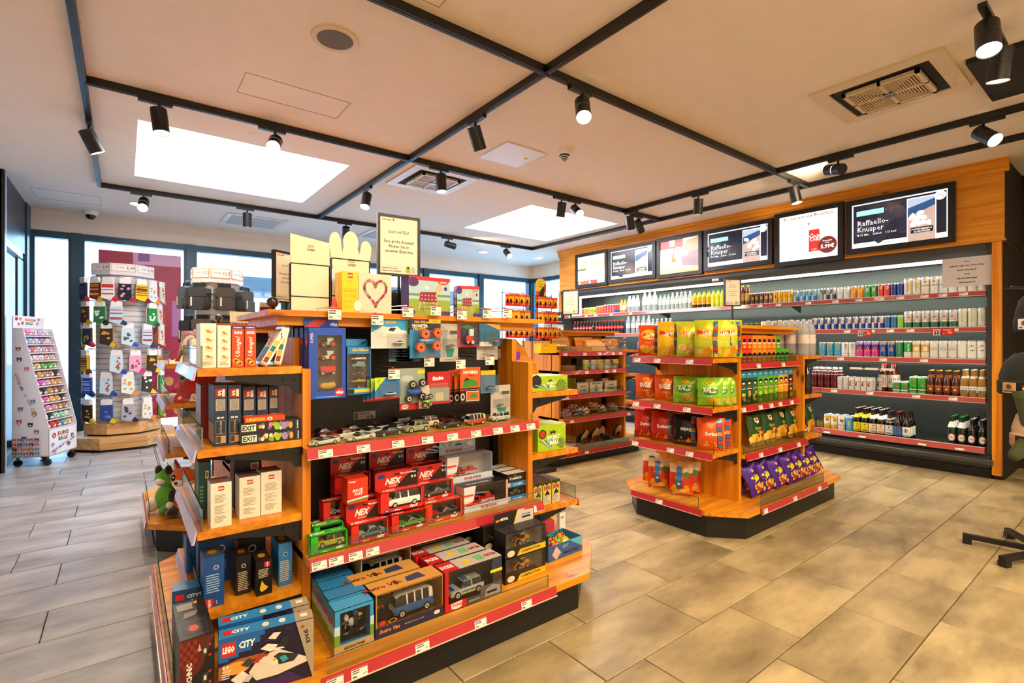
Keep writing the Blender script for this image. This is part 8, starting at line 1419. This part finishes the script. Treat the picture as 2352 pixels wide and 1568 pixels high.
def sock_mesh(c, toe, deco, dc, card='#ece6e2'):
    mb = MB(); P = [(-.042, 0), (.038, 0), (.04, -.14), (.07, -.175), (.055, -.2), (.02, -.185), (-.045, -.16)]
    for k in range(3): mb.M = Matrix.Translation((0, .008*k, 0)); mb.prism([(x, z-.055) for x, z in P], -.002, .003, 'y', c if k < 2 else dc); mb.prism([(x, z-.055) for x, z in ((.04, -.14), (.07, -.175), (.055, -.2), (.02, -.185))], -.0035, .0045, 'y', toe)
    mb.M = None; s = Surf(mb, flat((0, -.002, -.055), (1, 0, 0), (0, 0, 1), (0, -1, 0)), .0008)
    for k in range(7 if deco else 0):
        x, z = -.025+.05*R.random(), -.02-.12*R.random()
        (s.ell(x, z, .011, .011, dc, 8) if deco == 1 else s.poly([(x-.01, z-.012), (x+.01, z-.012), (x, z+.014)], dc) if deco == 2 else s.rect(-.04, z-.004, .036, z+.004, dc)); s.k -= .7
    mb.prism([(-.036, -.06), (.034, -.06), (.034, -.01), (.024, 0), (-.026, 0), (-.036, -.01)], -.004, .018, 'y', card); mb.box(-.002, .002, -.02, .03, -.008, -.004, '#b9bcc0'); return mb.mesh('sock_pair', 'cloth')
SC = [('#1c2a44', '#b8242c', 1, '#4a6a9c', 'navy spotted'), ('#7a1c34', '#e8c020', 3, '#e0b020', 'burgundy and yellow'), ('#f0ece8', '#c8242c', 3, '#c8242c', 'white and red'), ('#1a1c2c', '#b8243c', 1, '#d88aa0', 'black flowered'), ('#2a7a3c', '#1a1a1c', 1, '#f0eeea', 'green football'), ('#bcd4e0', '#2a3c5c', 3, '#b8242c', 'pale blue lighthouse'), ('#e8d8c4', '#e0702c', 1, '#c8483c', 'cream strawberry'), ('#7a9a2c', '#e0b020', 2, '#1c2a1c', 'green crocodile'),
      ('#3a2820', '#e8c020', 1, '#e0a030', 'brown beer mug'), ('#c4d8e4', '#2f5aa8', 1, '#5a5a60', 'pale blue seal'), ('#e8a0bc', '#d82c80', 2, '#7a4a60', 'pink flamingo'), ('#1c2a54', '#c8242c', 2, '#e0c020', 'navy tool'), ('#e8c020', '#7a1c24', 3, '#7a1c24', 'yellow and burgundy'), ('#2450b8', '#1a2a6a', 3, '#c8dcf0', 'royal blue wave'), ('#c8e0ec', '#2450b0', 2, '#c8502c', 'pale blue sailing boat'), ('#3a3430', '#e8c020', 1, '#f0ece4', 'fried egg'),
      ('#208a40', '#1a5a30', 1, '#f2eee8', 'green playing card'), ('#a8a8b0', '#202a40', 1, '#3a3a44', 'grey bear'), ('#2a4890', '#e8d020', 1, '#6a84c0', 'blue wheel'), ('#dce8ec', '#e88a2c', 1, '#e0a030', 'white fruit'), ('#1a1612', '#e8c020', 1, '#e0b040', 'black beer mug')]
SM = [(sock_mesh(*c[:4]), c[4]) for c in SC]
SX, SY = .0, 7.44
st1 = stand(SX, SY, 'tall octagonal stand of patterned socks on a stepped wooden base by the window', .31, ('SOCKEN', '5,99'), top=1.94)
grid = [(0, [0, 0, 1, 2, 3, 12, 19, 6]), (1, [8, 8, 4, 5, None, 16, 6]), (2, [7, 11, 8, 9, 5, 6]), (3, [0, 12, None, 14, 10, 8, 12]), (4, [17, 13, 14, 19, 15, 16]), (5, [11, 20, 18, 17, 19, 7])]
nsk = 0
for row, lst in grid:
    z = (1.9, 1.64, 1.4, 1.1, .86, .56)[row]; n = len(lst)
    for i, k in enumerate(lst):
        if k is None: continue
        a = math.radians(172+(i+.5)*(178/n)); rr_ = .375+.022*(i % 2)
        o = bpy.data.objects.new('sock_pair', SM[k][0]); COL.objects.link(o); o.location = (SX+rr_*math.cos(a), SY+rr_*math.sin(a), z); o.rotation_euler = (0, 0, a+PI/2); o.scale = (1.4, 1.3, 1.06)
        o['label'] = '%s sock pair, %s row from the top, %s from the left' % (SM[k][1], ORD[row], ORD[i]); o['category'] = 'socks'; o['group'] = 'sock pairs on the octagonal stand'; nsk += 1
for row in range(6):
    mb = MB(); z = (1.91, 1.65, 1.41, 1.11, .87, .57)[row]; mb.tube([(.335*math.cos(a), .335*math.sin(a), z) for a in [PI*.9+k*PI*1.2/16 for k in range(17)]], .004, 6, '#c9c9cc')
    for k in range(14): a = PI*.92+k*PI*1.16/13; mb.tube([(.26*math.cos(a), .26*math.sin(a), z), (.343*math.cos(a), .343*math.sin(a), z+.008)], .002, 5, '#c9c9cc')
    mb.build('hanger_ring', 'metal', st1)
BX, BY = xa(499, 5.2), 5.2
st2 = stand(BX, BY, 'octagonal stand of grey shoulder bags behind the games shelf', .21, ('TRAVEL BAG', '9 12 15'), r=.27, top=1.7, base=False)
_foot(st2, .27)
for i, (a_, z, c, lab) in enumerate(((195, 1.3, '#4a5058', 'slim grey shoulder bag at the far left of the top row'), (232, 1.29, '#3a3e44', 'dark grey shoulder bag with a white tag, left front of the top row'), (275, 1.29, '#4c4a44', 'olive grey shoulder bag in the front of the top row'), (318, 1.28, '#43464c', 'grey shoulder bag with a white tag at the right of the top row'), (345, 1.28, '#5a6068', 'pale grey shoulder bag at the far right of the top row'), (238, 1.06, '#55524a', 'olive bag with a white tag in the second row'), (205, 1.05, '#1c1e22', 'black bag at the left of the second row'), (280, 1.06, '#4a4844', 'dark bag half hidden by the wallet sign'), (322, 1.05, '#3a3c42', 'dark bag at the right of the second row'))):
    a = math.radians(a_); t = thing('shoulder_bag', lab, 'bag', (BX+.25*math.cos(a), BY+.25*math.sin(a), z+(.17 if z > 1.2 else .13)), a+PI/2, 'bags on the revolving stand'); t.scale = (.9, .95, 1.05)
    w, h, d = .17, .17, .07; mb = MB(); rnd = lambda w_, h_, r: [(sx*(w_/2-r)+r*math.cos(b_), h_/2-.0+sz*(h_/2-r)+r*math.sin(b_)) for sx, sz, b0 in ((1, 1, 0), (-1, 1, PI/2), (-1, -1, PI), (1, -1, 1.5*PI)) for b_ in [b0+k*PI/8 for k in range(5)]]
    mb.prism(rnd(w, h, .035), -d/2, d/2, 'y', c); mb.build('bag_body', 'cloth', t); mb = MB(); mb.prism(rnd(w*.82, h*.6, .03), -d/2-.02, -d/2, 'y', c); mb.build('front_pocket', 'cloth', t)
    mb = MB(); mb.prism([(-w/2, h*.62), (w/2, h*.62), (w/2, h), (w*.4, h+.012), (-w*.4, h+.012), (-w/2, h)], -d/2-.006, d/2+.003, 'y', c); mb.build('flap', 'cloth', t); mb = MB(); mb.box(-.055, .055, -.01, .01, h+.012, h+.045, '#17181a'); mb.tube([(0, 0, h+.045), (0, 0, h+.06), (0, .055, h+.06)], .0025, 5, '#b9bcc0'); mb.build('hanger', 'matte', t); mb = MB(); mb.box(-.05, -.035, -d/2-.024, -d/2-.021, .03, .1, '#ded8cc'); mb.build('paper_tag', 'card', t)
sgn(xa(577, 4.0), 4.0, 1.23, .27, .17, ['ECHT LEDER', 'PORTEMONNAIES / WALLETS', '7,99 | 15,99 | 19,99'], 'white sign about real leather wallets standing behind the games', 'shop_sign', 'sign', 0, .024, '#efe9ea')
def cl(label, x, y, z, w, h, c, tags=1):
    t = thing('wallet_stack', label, 'wallets', (x, y, z)); mb = MB(); mb.box(-w/2, w/2, -.02, .02, 0, h, c); mb.box(-w/2, w/2, -.018, .018, h, h+.03, '#c8a8a8'); mb.build('leather', 'cloth', t)
# display rack of wallets on the rear gondola and red leather goods
cl('dark red hanging leather goods beside the left blank board', xa(645, 3.2), 3.55, 1.31, .09, .1, '#6a1c28'); cl('red leather goods below the rear top board', xa(650, 3.3), 3.49, 1.12, .08, .1, '#8a1c24')
# ============================================================ plush display on wheels
bx, by = -.50, 6.86; rzb = math.atan2(6.87-6.53, -.406+.566)
t = thing('plush_display', 'white printed cardboard display of small round plush toys on black castors', 'display stand', (-.566, 6.53, 0), rzb); W, D, H = .42, .30, 1.44
mb = MB(); z0 = .09
for x in (0, W-.006): mb.prism([(0, z0), (D, z0), (D, H-.12), (D*.72, H-.12), (0, z0+.27)], x, x+.006, 'x', '#e6e2ea'); 
mb.build('side_panel', 'card', t)
mb = MB(); s = Surf(mb, flat((-.0005, D, 0), (0, -1, 0), (0, 0, 1), (-1, 0, 0)), .0006); PC = ['#b07a50', '#6a4a80', '#e07a9a', '#6aa8d8', '#8a8a90', '#c88a4a', '#d8506a', '#3a3a40']
def face(u, v, r, c): s.ell(u, v, r, r*.9, c, 14); s.ell(u-r*.75, v+r*.7, r*.3, r*.3, c, 8); s.ell(u+r*.75, v+r*.7, r*.3, r*.3, c, 8); s.ell(u, v-r*.25, r*.45, r*.35, '#f0e6e0', 10); [s.ell(u+k*r*.4, v+r*.12, r*.2, r*.22, '#111111', 8) for k in (-1, 1)]; s.k -= 5
for k, (u, v) in enumerate(((.05, 1.12), (.06, 1.02), (.12, .93), (.17, .62), (.07, .55), (.18, .5), (.06, .43), (.15, .4), (.2, .33), (.1, .27))): face(u, v, .022, PC[k % 8])
for k in range(20): face(.025+.046*(k % 5), .12+.045*(k//5), .02, PC[(k*3) % 8])
s.k += 8
for k, ch in enumerate('CATCH ME IF YOU CAN!'): s.text(ch, .05+.165*(k/19)**1.2, .88-.0205*k, .034, ['#b8343c', '#e0862c', '#3a8a5c', '#2f6fb0'][k % 4], rot=-1.25+.03*k, bold=.03)
mb.build('side_print', 'card', t)
mb = MB(); mb.box(0, W, 0, .006, z0, z0+.25, '#f0ecf0'); s = mb.surf(0, W, 0, .006, z0, z0+.25, 'f'); [s.text(a, u, v, .055, c, bold=.05) for a, u, v, c in (('B', .14, .2, '#b8343c'), ('E', .17, .2, '#e0862c'), ('A', .2, .2, '#3a8a5c'), ('N', .23, .2, '#2f6fb0'), ('I', .25, .2, '#e0862c'), ('E', .275, .2, '#b8343c'), ('B', .15, .15, '#3a8a5c'), ('A', .18, .15, '#2f6fb0'), ('L', .21, .15, '#e0862c'), ('L', .235, .15, '#b8343c'), ('S', .26, .15, '#3a8a5c'))]
s.ell(.07, .19, .03, .026, '#b8343c', 14); s.text('ty', .07, .19, .03, '#ffffff', bold=.03); s.text('CATCH ME IF YOU CAN!', .2, .08, .035, '#2f6fb0', rot=.25, bold=.02); [face(u, v, .022, c) for u, v, c in ((.05, .1, '#8a8a90'), (.08, .03, '#e07a9a'), (.29, .07, '#3a3a40'), (.345, .15, '#6a4a80'))]; mb.build('front_panel', 'card', t)
mb = MB(); mb.prism([(0, H-.12), (W, H-.12), (W, H-.01), (W-.02, H), (.02, H), (0, H-.01)], D-.01, D-.004, 'y', '#efe6ee'); s = Surf(mb, flat((0, D-.01, H-.12), (1, 0, 0), (0, 0, 1), (0, -1, 0)), .0006); s.text('BEANIE', W*.5, .085, .035, '#e0862c', bold=.04); s.text('BALLS', W*.5, .05, .035, '#2f8a6c', bold=.04); s.ell(.04, .09, .02, .018, '#b8343c', 12); [face(u, v, .014, PC[k]) for k, (u, v) in enumerate(((.09, .09), (.12, .05), (.28, .08), (.32, .05), (.34, .09), (.07, .04)))]; mb.build('header_card', 'card', t)
mb = MB(); mb.box(0, W, D-.004, D, z0, H, '#d8d0dc'); mb.box(0, W, 0, D, z0, z0+.01, '#d8c0b0'); mb.build('back_panel', 'card', t)
for k in range(12):
    y = .012+(k)*D*.72/12; z = z0+.27+k*.0815; mb = MB(); mb.box(.006, W-.006, y, y+.003, z-.02, z-.008, '#e0d4dc'); mb.box(.006, W-.006, y, y+.08, z-.02, z-.018, '#d8c8d0'); mb.build('tier', 'film' if 0 else 'card', t)
for x, y in ((.03, .03), (W-.03, .03), (.03, D-.03), (W-.03, D-.03)): mb = MB(); mb.cyl((x-.012, y, .032), (x+.012, y, .032), .032, 14, '#17181a'); mb.cyl((x, y, .05), (x, y, .09), .012, 8, '#3a3a3e'); mb.build('castor', 'gloss', t)
PLC = [['#e88ab0', '#e88ab0', '#e8c0d0', '#c8b0e0', '#d8d0e0'], ['#5ab0d8', '#a8c8e8', '#d8c0e8', '#b090d0', '#e0d8e8'], ['#6a8ad8', '#e06a7a', '#e0c8d8', '#d8a8c8', '#e090b0'], ['#8ad06a', '#e8d0d8', '#e8e0d8', '#e0a8a0', '#d8b8b0'], ['#e0a030', '#e8b860', '#5ab040', '#3f9a3c', '#7ac83a'], ['#4a3424', '#d8a040', '#b8804a', '#c88a50', '#2a2428'], ['#e050c0', '#e050c0', '#d8a0a8', '#e8a060', '#e89040'], ['#3a2818', '#2a2018', '#c89040', '#a86a30', '#8a5028'], ['#e060a8', '#e060a8', '#e8b050', '#e0a048', '#1c1a1e'], ['#7a5030', '#e890a8', '#e08a9c', '#c8904a', '#b07a40'], ['#e8e8e8', '#202024', '#a8e0b0', '#8ad8a0', '#c8e8c8'], ['#d82c34', '#d82c34', '#c82830', '#3aa8d0', '#e8c030']]
Mw = Matrix.Translation((-.566, 6.53, 0)) @ Matrix.Rotation(rzb, 4, 'Z')
pm = {}
def plush_mesh(c):
    if c in pm: return pm[c]
    mb = MB(); mb.ball(0, 0, .03, .037, .034, .031, 12, 8, c); mb.ball(0, -.026, .024, .02, .014, .014, 8, 6, '#f2e8e4')
    for k in (-1, 1): mb.ball(k*.022, -.004, .056, .009, .006, .01, 6, 5, c); mb.ball(k*.014, -.031, .036, .006, .004, .006, 6, 5, '#101014')
    mb.ball(0, -.04, .028, .004, .003, .003, 6, 4, '#503030'); pm[c] = mb.mesh('plush_ball', 'plush', True); return pm[c]
for r_ in range(12):
    y = .012+(11-r_)*D*.72/12+.037; z = z0+.27+(11-r_)*.0815-.016
    for i in range(5):
        p = Mw @ Vector((.05+.08*i, y+.012, z)); o = bpy.data.objects.new('plush_ball', plush_mesh(PLC[r_][i])); COL.objects.link(o); o.location = p; o.rotation_euler = (0, 0, rzb+(R.random()-.5)*.5); o.scale = (1.06, 1.05, 1.08); o['group'] = 'round plush toys in the white display'; o['category'] = 'plush toy'
        o['label'] = 'round plush toy, %s tier from the top, %s from the left' % (ORD[r_], ORD[i])
# ============================================================ plush toys on the rear gondola end
def pillow(label, x, y, z, w, h, d, c, deco, rot):
    t = thing('pillow_toy', label, 'cushion', (x, y, z), 0); t.rotation_euler = rot; mb = MB(); fn = lambda u, v, o, s=-1: ((u-.5)*w*(1-.1*math.sin(PI*v)), s*(d/2*(max(0, math.sin(PI*u))**.5*max(0, math.sin(PI*v))**.5)+o), v*h)
    for s_ in (-1, 1):
        for j in range(10):
            for i in range(10): mb.face([fn(i/10, j/10, 0, s_), fn((i+1)/10, j/10, 0, s_), fn((i+1)/10, (j+1)/10, 0, s_), fn(i/10, (j+1)/10, 0, s_)][::-s_], c[0] if s_ < 0 else c[1])
    deco(Surf(mb, fn, .001)); mb.build('cushion', 'plush', t, True); return t
pillow('dark red cushion with a white animal print leaning on the top rear end shelf', .35, 3.64, 1.065, .26, .2, .1, ('#8a1f2c', '#2f4668'), lambda s: (s.ell(.35, .5, .2, .3, '#e0d4cc', 14, 3), s.poly([(.1, .3), (.3, .9), (.5, .8), (.3, .4)], '#d8ccc4'), s.ell(.4, .55, .1, .14, '#7a6a60', 10, 2)), (-.3, 0, -PI/2+.9))
pillow('red and brown plush cushion on the second rear end shelf', .35, 3.66, .835, .24, .17, .12, ('#c81c1c', '#7a4a2c'), lambda s: (s.ell(.2, .75, .16, .2, '#a8927c', 14, 3), s.ell(.2, .75, .08, .1, '#2a2420', 10, 2)), (-.2, 0, -PI/2+1.0))
pillow('pale flowered cushion on the third rear end shelf', .34, 3.64, .555, .24, .22, .12, ('#e4dcc8', '#c8c49a'), lambda s: [s.ell(.2+.15*(k % 5), .2+.2*(k//3), .04, .05, ['#d8402c', '#e0b030', '#4a8a3c'][k % 3], 8, 2) for k in range(12)], (-.2, 0, -PI/2+1.0))
for x, y, z, c, lab in ((.25, 3.5, .835, '#c82a24', 'red paper tag lying before the red cushion'), (.33, 3.5, .835, '#efe4d0', 'cream paper tag lying before the red cushion'), (.28, 3.5, 1.065, '#efe4d4', 'cream round printed tag before the dark red cushion')):
    t = thing('toy_tag', lab, 'tag', (x, y, z)); t.rotation_euler = (-.6, 0, -.6); mb = MB(); mb.box(-.03, .03, 0, .002, 0, .05, c); s = mb.surf(-.03, .03, 0, .002, 0, .05, 'f'); s.ell(.03, .028, .016, .016, '#c83a34', 12); s.ell(.03, .028, .011, .011, '#f0e4dc', 12); mb.build('tag_card', 'card', t)
# fox and green plush on the base
t = thing('plush_fox', 'orange plush fox with big shiny eye sitting on the rear gondola base', 'plush toy', (.285, 3.53, .172), -.55); t.scale = (.93, .93, .93); fx = '#dc5a18'
mb = MB(); mb.ball(0, 0, .10, .062, .055, .095, 16, 12, cf=lambda a, b_: '#f0e6dc' if .62 < b_ < .88 and a < .5 else fx); mb.ball(.035, -.05, .03, .04, .06, .03, 12, 8, '#1c1816'); mb.ball(-.045, -.045, .03, .038, .055, .03, 12, 8, '#1c1816'); mb.ball(-.06, -.03, .12, .022, .03, .05, 10, 8, '#2a2320'); mb.ball(.06, -.03, .12, .022, .03, .05, 10, 8, '#2a2320'); mb.ball(-.06, -.055, .075, .022, .022, .022, 10, 8, '#f0e8e0'); mb.build('body', 'plush', t, True)
mb = MB(); mb.ball(0, -.01, .235, .075, .068, .065, 18, 12, cf=lambda a, b_: '#f4ece4' if a > .55 and .55 < b_ < .95 else fx); mb.ball(0, -.075, .215, .034, .03, .022, 12, 8, '#f6eee6'); [mb.cyl((k*.05, .01, .28), (k*.062, .01, .345), .026, 10, fx, r2=.004) for k in (-1, 1)]; [mb.cyl((k*.052, -.012, .285), (k*.062, -.006, .33), .015, 8, '#efe6e0', r2=.003) for k in (-1, 1)]; mb.build('head', 'plush', t, True)
for k in (-1, 1): mb = MB(); mb.ball(k*.032, -.066, .245, .018, .012, .02, 12, 8, '#16100c'); mb.ball(k*.028, -.078, .252, .005, .003, .005, 8, 6, '#ffffff'); mb.build('eye', 'gloss', t, True)
mb = MB(); mb.ball(0, -.104, .222, .012, .008, .009, 10, 6, '#120e0c'); mb.build('nose', 'gloss', t, True)
t = thing('plush_frog', 'green and white plush animal sitting behind the fox', 'plush toy', (.20, 3.66, .172), -.7)
mb = MB(); mb.ball(0, 0, .08, .06, .055, .08, 14, 10, '#5ab02c'); mb.ball(-.05, -.04, .05, .035, .035, .04, 10, 8, '#f2ece0'); mb.ball(.04, -.05, .03, .03, .05, .025, 10, 8, '#4aa028'); mb.build('body', 'plush', t, True); mb = MB(); mb.ball(0, 0, .2, .06, .055, .055, 14, 10, '#5ab02c'); mb.ball(-.03, -.02, .25, .02, .02, .03, 10, 8, '#202420'); mb.ball(.03, -.02, .25, .02, .02, .03, 10, 8, '#202420'); mb.ball(0, -.045, .19, .03, .02, .02, 10, 6, '#f2ece0'); mb.build('head', 'plush', t, True)
# ============================================================ sweet racks behind the toy gondola
def sweets(x, y, z, label, rows, cols, head):
    t = thing('sweet_rack', label, 'rack', (x, y, z)); mb = MB(); w = cols*.058; hgt = rows*.135
    for sx in (-w/2, w/2): mb.tube([(sx, 0, .03-z), (sx, 0, hgt+.02)], .004, 6, '#1a1a1c')
    for k in range(rows+1): mb.tube([(-w/2, 0, k*.135), (w/2, 0, k*.135)], .003, 6, '#1a1a1c')
    for k in range(rows): [mb.tube([(-w/2+.029+.058*i, 0, k*.135+.125), (-w/2+.029+.058*i, -.1, k*.135+.13)], .002, 5, '#1a1a1c') for i in range(cols)]
    mb.build('wire_frame', 'black_steel', t); mb = MB(); mb.box(-w/2-.01, w/2+.01, -.06, .06, -z, .03-z, '#1c1c1e'); mb.build('foot', 'paint', t)
    mb = MB(); mb.prism([(-.028, 0), (.026, 0), (.026, .1), (-.028, .1)], -.003, .003, 'y', '#d8301c'); s = Surf(mb, flat((-.028, -.003, 0), (1, 0, 0), (0, 0, 1), (0, -1, 0))); s.rect(0, .035, .054, .08, '#f0b820'); s.rect(0, .085, .054, .1, '#e8602c'); s.ell(.02, .04, .013, .018, '#1a1614', 8); s.ell(.04, .02, .008, .008, '#f0c040', 6); me = mb.mesh('sweet_bag', 'foil')
    for k in range(rows):
        for i in range(cols):
            for d in range(2): o = bpy.data.objects.new('sweet_bag', me); COL.objects.link(o); o.location = (x-w/2+.029+.058*i, y-.09+.045*d, z+.02+k*.135); o.rotation_euler = (0, 0, (R.random()-.5)*.4); o['label'] = 'red and yellow sweet bag, %s row up, %s across, %s on the %s rack' % (ORD[k], ORD[i], ['front', 'behind'][d], head); o['category'] = 'sweets'; o['group'] = 'sweet bags on the %s rack' % head
    return t, hgt
t_, h_ = sweets(xa(1182, 3.4), 3.42, 1.2, 'left wire rack of red and yellow sweet bags', 3, 4, 'left'); t_, h_ = sweets(xa(1248, 3.46), 3.48, 1.2, 'right wire rack of red and yellow sweet bags', 3, 4, 'right')
mb = MB(); mb.prism([(-.06, 0), (.06, 0), (.06, .15)]+[(.06*math.cos(a), .15+.05*math.sin(a)) for a in [k*PI/10 for k in range(1, 10)]]+[(-.06, .15)], 0, .006, 'y', '#e0c030'); s = Surf(mb, flat((-.06, 0, 0), (1, 0, 0), (0, 0, 1), (0, -1, 0))); s.rect(.06, .08, .12, .15, '#b8485a'); s.rect(0, 0, .06, .08, '#b8485a'); s.poly([(.02, .1), (.09, .11), (.1, .17), (.03, .16)], '#e8d840'); s.text('Rote', .058, .15, .024, '#1a1a1a', shear=.2); s.text('Mäuse', .06, .125, .022, '#1a1a1a', shear=.2); s.poly([(.03, .03), (.05, .09), (.09, .13), (.1, .08), (.09, .03)], '#2a2226'); t = thing('header_sign', 'rounded yellow and pink header board above the right sweet rack', 'sign', (xa(1243, 3.5), 3.5, 1.165+h_)); mb.build('board', 'card', t)
carton('sweet_box', 'yellow cardboard box below the right sweet rack', 'box', xa(1235, 3.4), xa(1272, 3.4), 3.36, 3.45, 1.088, .085, '#f0c010', f=lambda s, w, h: s.text('TRICK', w*.3, h*.8, .02, '#5a4a10'))
sgn(xa(1277, 4.2), 4.2, 1.09, .09, .16, ['', ''], 'orange red printed notice beside the cooler pillar', bgc='#e8502c', rz=0); 
t = thing('eyewear_stand', 'black and white eyewear display standing before the corner window', 'display stand', (xa(1272, 5.6), 5.6, 0)); mb = MB(); mb.box(-.16, .16, -.04, .04, 0, 1.62, '#d8d8dc'); mb.box(-.17, .17, -.05, .05, 1.46, 1.64, '#16171a'); s = mb.surf(-.17, .17, -.05, .05, 1.46, 1.64, 'f'); s.text('hummel', .17, .12, .06, '#ffffff', bold=.04); s.text('eyewear', .24, .04, .03, '#ffffff'); mb.build('display_tower', 'paint', t)
for k in range(9):
    mb = MB(); z = 1.38-.13*(k//2); x = -.08+.13*(k % 2); [mb.ball(x+e, -.05, z, .022, .004, .018, 10, 6, '#1c1c22') for e in (-.025, .025)]; mb.build('glasses', 'gloss', t)
t = thing('key_ring_rack', 'thin wire carousel with pink trinkets above the horse boxes', 'rack', (xa(1045, 5.8), 5.8, 0)); mb = MB(); mb.cyl((0, 0, 0), (0, 0, 1.72), .02, 10, '#b8a8b0'); mb.cyl((0, 0, 0), (0, 0, .03), .22, 20, '#8a8a90')
for k in range(12): a = 2*PI*k/12; [mb.tube([(0, 0, z), (.2*math.cos(a), .2*math.sin(a), z-.02), (.27*math.cos(a), .27*math.sin(a), z+.03)], .003, 5, '#8a7a84') for z in (1.7, 1.6)]
mb.build('wire_arms', 'metal', t); mb = MB(); [mb.ball(.16*math.cos(a), .16*math.sin(a), 1.66-.03*(k % 3), .012, n=6, m_=4, c=['#b8385a', '#d8b0bc', '#8a3a60'][k % 3]) for k, a in enumerate([2*PI*k/30 for k in range(30)])]; mb.build('trinkets', 'gloss', t, kind='stuff')
for i in range(6): t = thing('blue_mug', 'blue patterned white mug behind the hook tags, %s from the left' % ORD[i], 'mug', (1.30+.085*i, 3.62, 1.302)); mb = MB(); mb.lathe([(0, 0), (.03, 0), (.032, .08), (.029, .08), (.026, .01), (0, .01)], 16, lambda a, z: '#dfe6f0' if int(a*16) % 2 else '#5a7ab8'); mb.build('cup', 'gloss', t); mb = MB(); mb.tube([(.03+.018*math.sin(a), 0, .04+.022*math.cos(a)) for a in [PI*k/6 for k in range(7)]], .003, 5, '#dfe6f0'); mb.build('handle', 'gloss', t)
# ============================================================ red banner on the window
X0_, X1_ = xa(226, 7.994), xa(416, 7.994); zt, zb = za(583, .3, 7.994), .2; w, h = X1_-X0_, zt-zb; t = thing('window_banner', 'large red and violet thank you banner hanging inside the window behind the socks', 'banner', ((X0_+X1_)/2, 7.994, zb)); mb = MB(); mb.box(-w/2, w/2, 0, .004, 0, h, '#a82a4c'); s = mb.surf(-w/2, w/2, 0, .004, 0, h, 'f')
s.rect(w*.4, h*.93, w, h, '#d8a8d0'); s.rect(w*.46, h*.95, w*.6, h, '#8a5aa0'); s.rect(0, h*.45, w*.8, h*.66, '#b8502c'); s.rect(w*.88, h*.5, w, h*.72, '#b070a8'); s.ell(w*.52, h*.66, w*.24, h*.13, '#d8e0ec', 24); s.ell(w*.48, h*.66, w*.17, h*.1, '#8a2038', 24); s.text('Serways', w*.52, h*.545, .12, '#7a1830', bold=.03, maxw=w*.6); s.text('Vielen Dank', w*.46, h*.42, .13, '#f2ecf0', bold=.03, maxw=w*.62); s.text('für Ihren Besuch!', w*.5, h*.34, .13, '#f2ecf0', bold=.03, maxw=w*.86); [s.ell(w*R.random(), h*.3*R.random(), .03+.04*R.random(), .03+.03*R.random(), R.choice(['#c84a5a', '#8a1c34', '#d8886a', '#c8a050']), 9) for _ in range(26)]; mb.build('fabric', 'card', t)
# ============================================================ hat stand at the right edge
HX, HY2 = 3.98, .40
t = thing('hat_stand', 'black metal hat stand mostly outside the right picture edge', 'display stand', (HX, HY2, 0)); mb = MB(); mb.cyl((0, 0, .04), (0, 0, 1.85), .025, 12, '#141416'); mb.build('pole', 'black_steel', t)
for k, a in enumerate((2.75, 3.7, 5.3, .6, 1.7)): mb = MB(); mb.M = Matrix.Rotation(a, 4, 'Z'); mb.box(0, .34, -.016, .016, .03, .055, '#141416'); mb.box(.3, .34, -.02, .02, .0, .03, '#202024'); mb.build('foot', 'black_steel', t)
for z in (1.35, .95, .62): mb = MB(); [mb.tube([(0, 0, z+.12), (.17*math.cos(a), .17*math.sin(a), z+.14)], .005, 6, '#1a1a1c') for a in [k*PI/4 for k in range(8)]]; mb.build('arm_ring', 'black_steel', t)
def hat(label, x, y, z, c, cuff, patch=None, rz=0, tilt=0, r=.11, flag=False):
    t = thing('knit_hat', label, 'hat', (x, y, z), rz); t.rotation_euler = (tilt, 0, rz); mb = MB(); mb.lathe([(r*.98, .05), (r, .1), (r*.85, .17), (r*.5, .22), (0, .235)], 20, c); mb.build('crown', 'cloth', t, True); mb = MB(); mb.lathe([(r*.99, .0), (r*1.06, .012), (r*1.06, .07), (r*.99, .08)], 20, cuff); mb.build('cuff', 'cloth', t, True)
    if patch: mb = MB(); s = Surf(mb, cyl_fn(r*1.065), .001); s.rect(-.045, .012, .02, .068, patch, 5, 1); s.ell(-.012, .045, .014, .014, '#5a4430', 10, 1); s.rect(-.035, .018, .01, .026, '#5a4430'); (s.rect(.045, .022, .085, .056, '#b8242c', 4, 1), s.rect(.045, .036, .085, .042, '#f0ece8', 4, 1), s.rect(.058, .022, .064, .056, '#f0ece8')) if flag else None; mb.build('patch', 'card', t)
q_ = lambda p, X: ya(p, X)
hat('black knit hat with a tan patch and small flag, middle of the right edge', 3.86, ya(2364, 3.86), .90, '#171a18', '#111312', '#c89a60', -2.0, 0, .12, True)
hat('black knit hat at head height on the right edge', 3.9, ya(2396, 3.9), 1.24, '#17181a', '#141416', '#e4ddd4', -2.0, 0, .11)
hat('beige knit hat with a black patch low on the right edge', 3.85, ya(2392, 3.85), .62, '#c8a888', '#c4a484', '#1a1a1a', -2.0, 0, .115)
t = thing('knit_sock', 'olive green ribbed boot sock hanging at the right edge', 'sock', (3.74, ya(2338, 3.74), .90), -.9); t.rotation_euler = (0, -.25, -.75); mb = MB(); P = [(.03, .02), (.03, -.1), (.02, -.2), (-.03, -.26), (-.09, -.3)]
pr = None
for (x, z), (x2, z2), r, r2 in zip(P, P[1:], (.042, .042, .04, .038), (.042, .04, .038, .03)): mb.cyl((x, 0, z), (x2, 0, z2), r, 16, '#3f4a2a', r2=r2); mb.ball(x2, 0, z2, r2, n=14, m_=8, c='#3f4a2a')
mb.build('sock_body', 'cloth', t, True); mb = MB(); mb.lathe([(.044, -.01), (.046, .03), (.04, .03)], 16, '#4a5634', .03, 0); mb.build('ribbed_cuff', 'cloth', t, True)
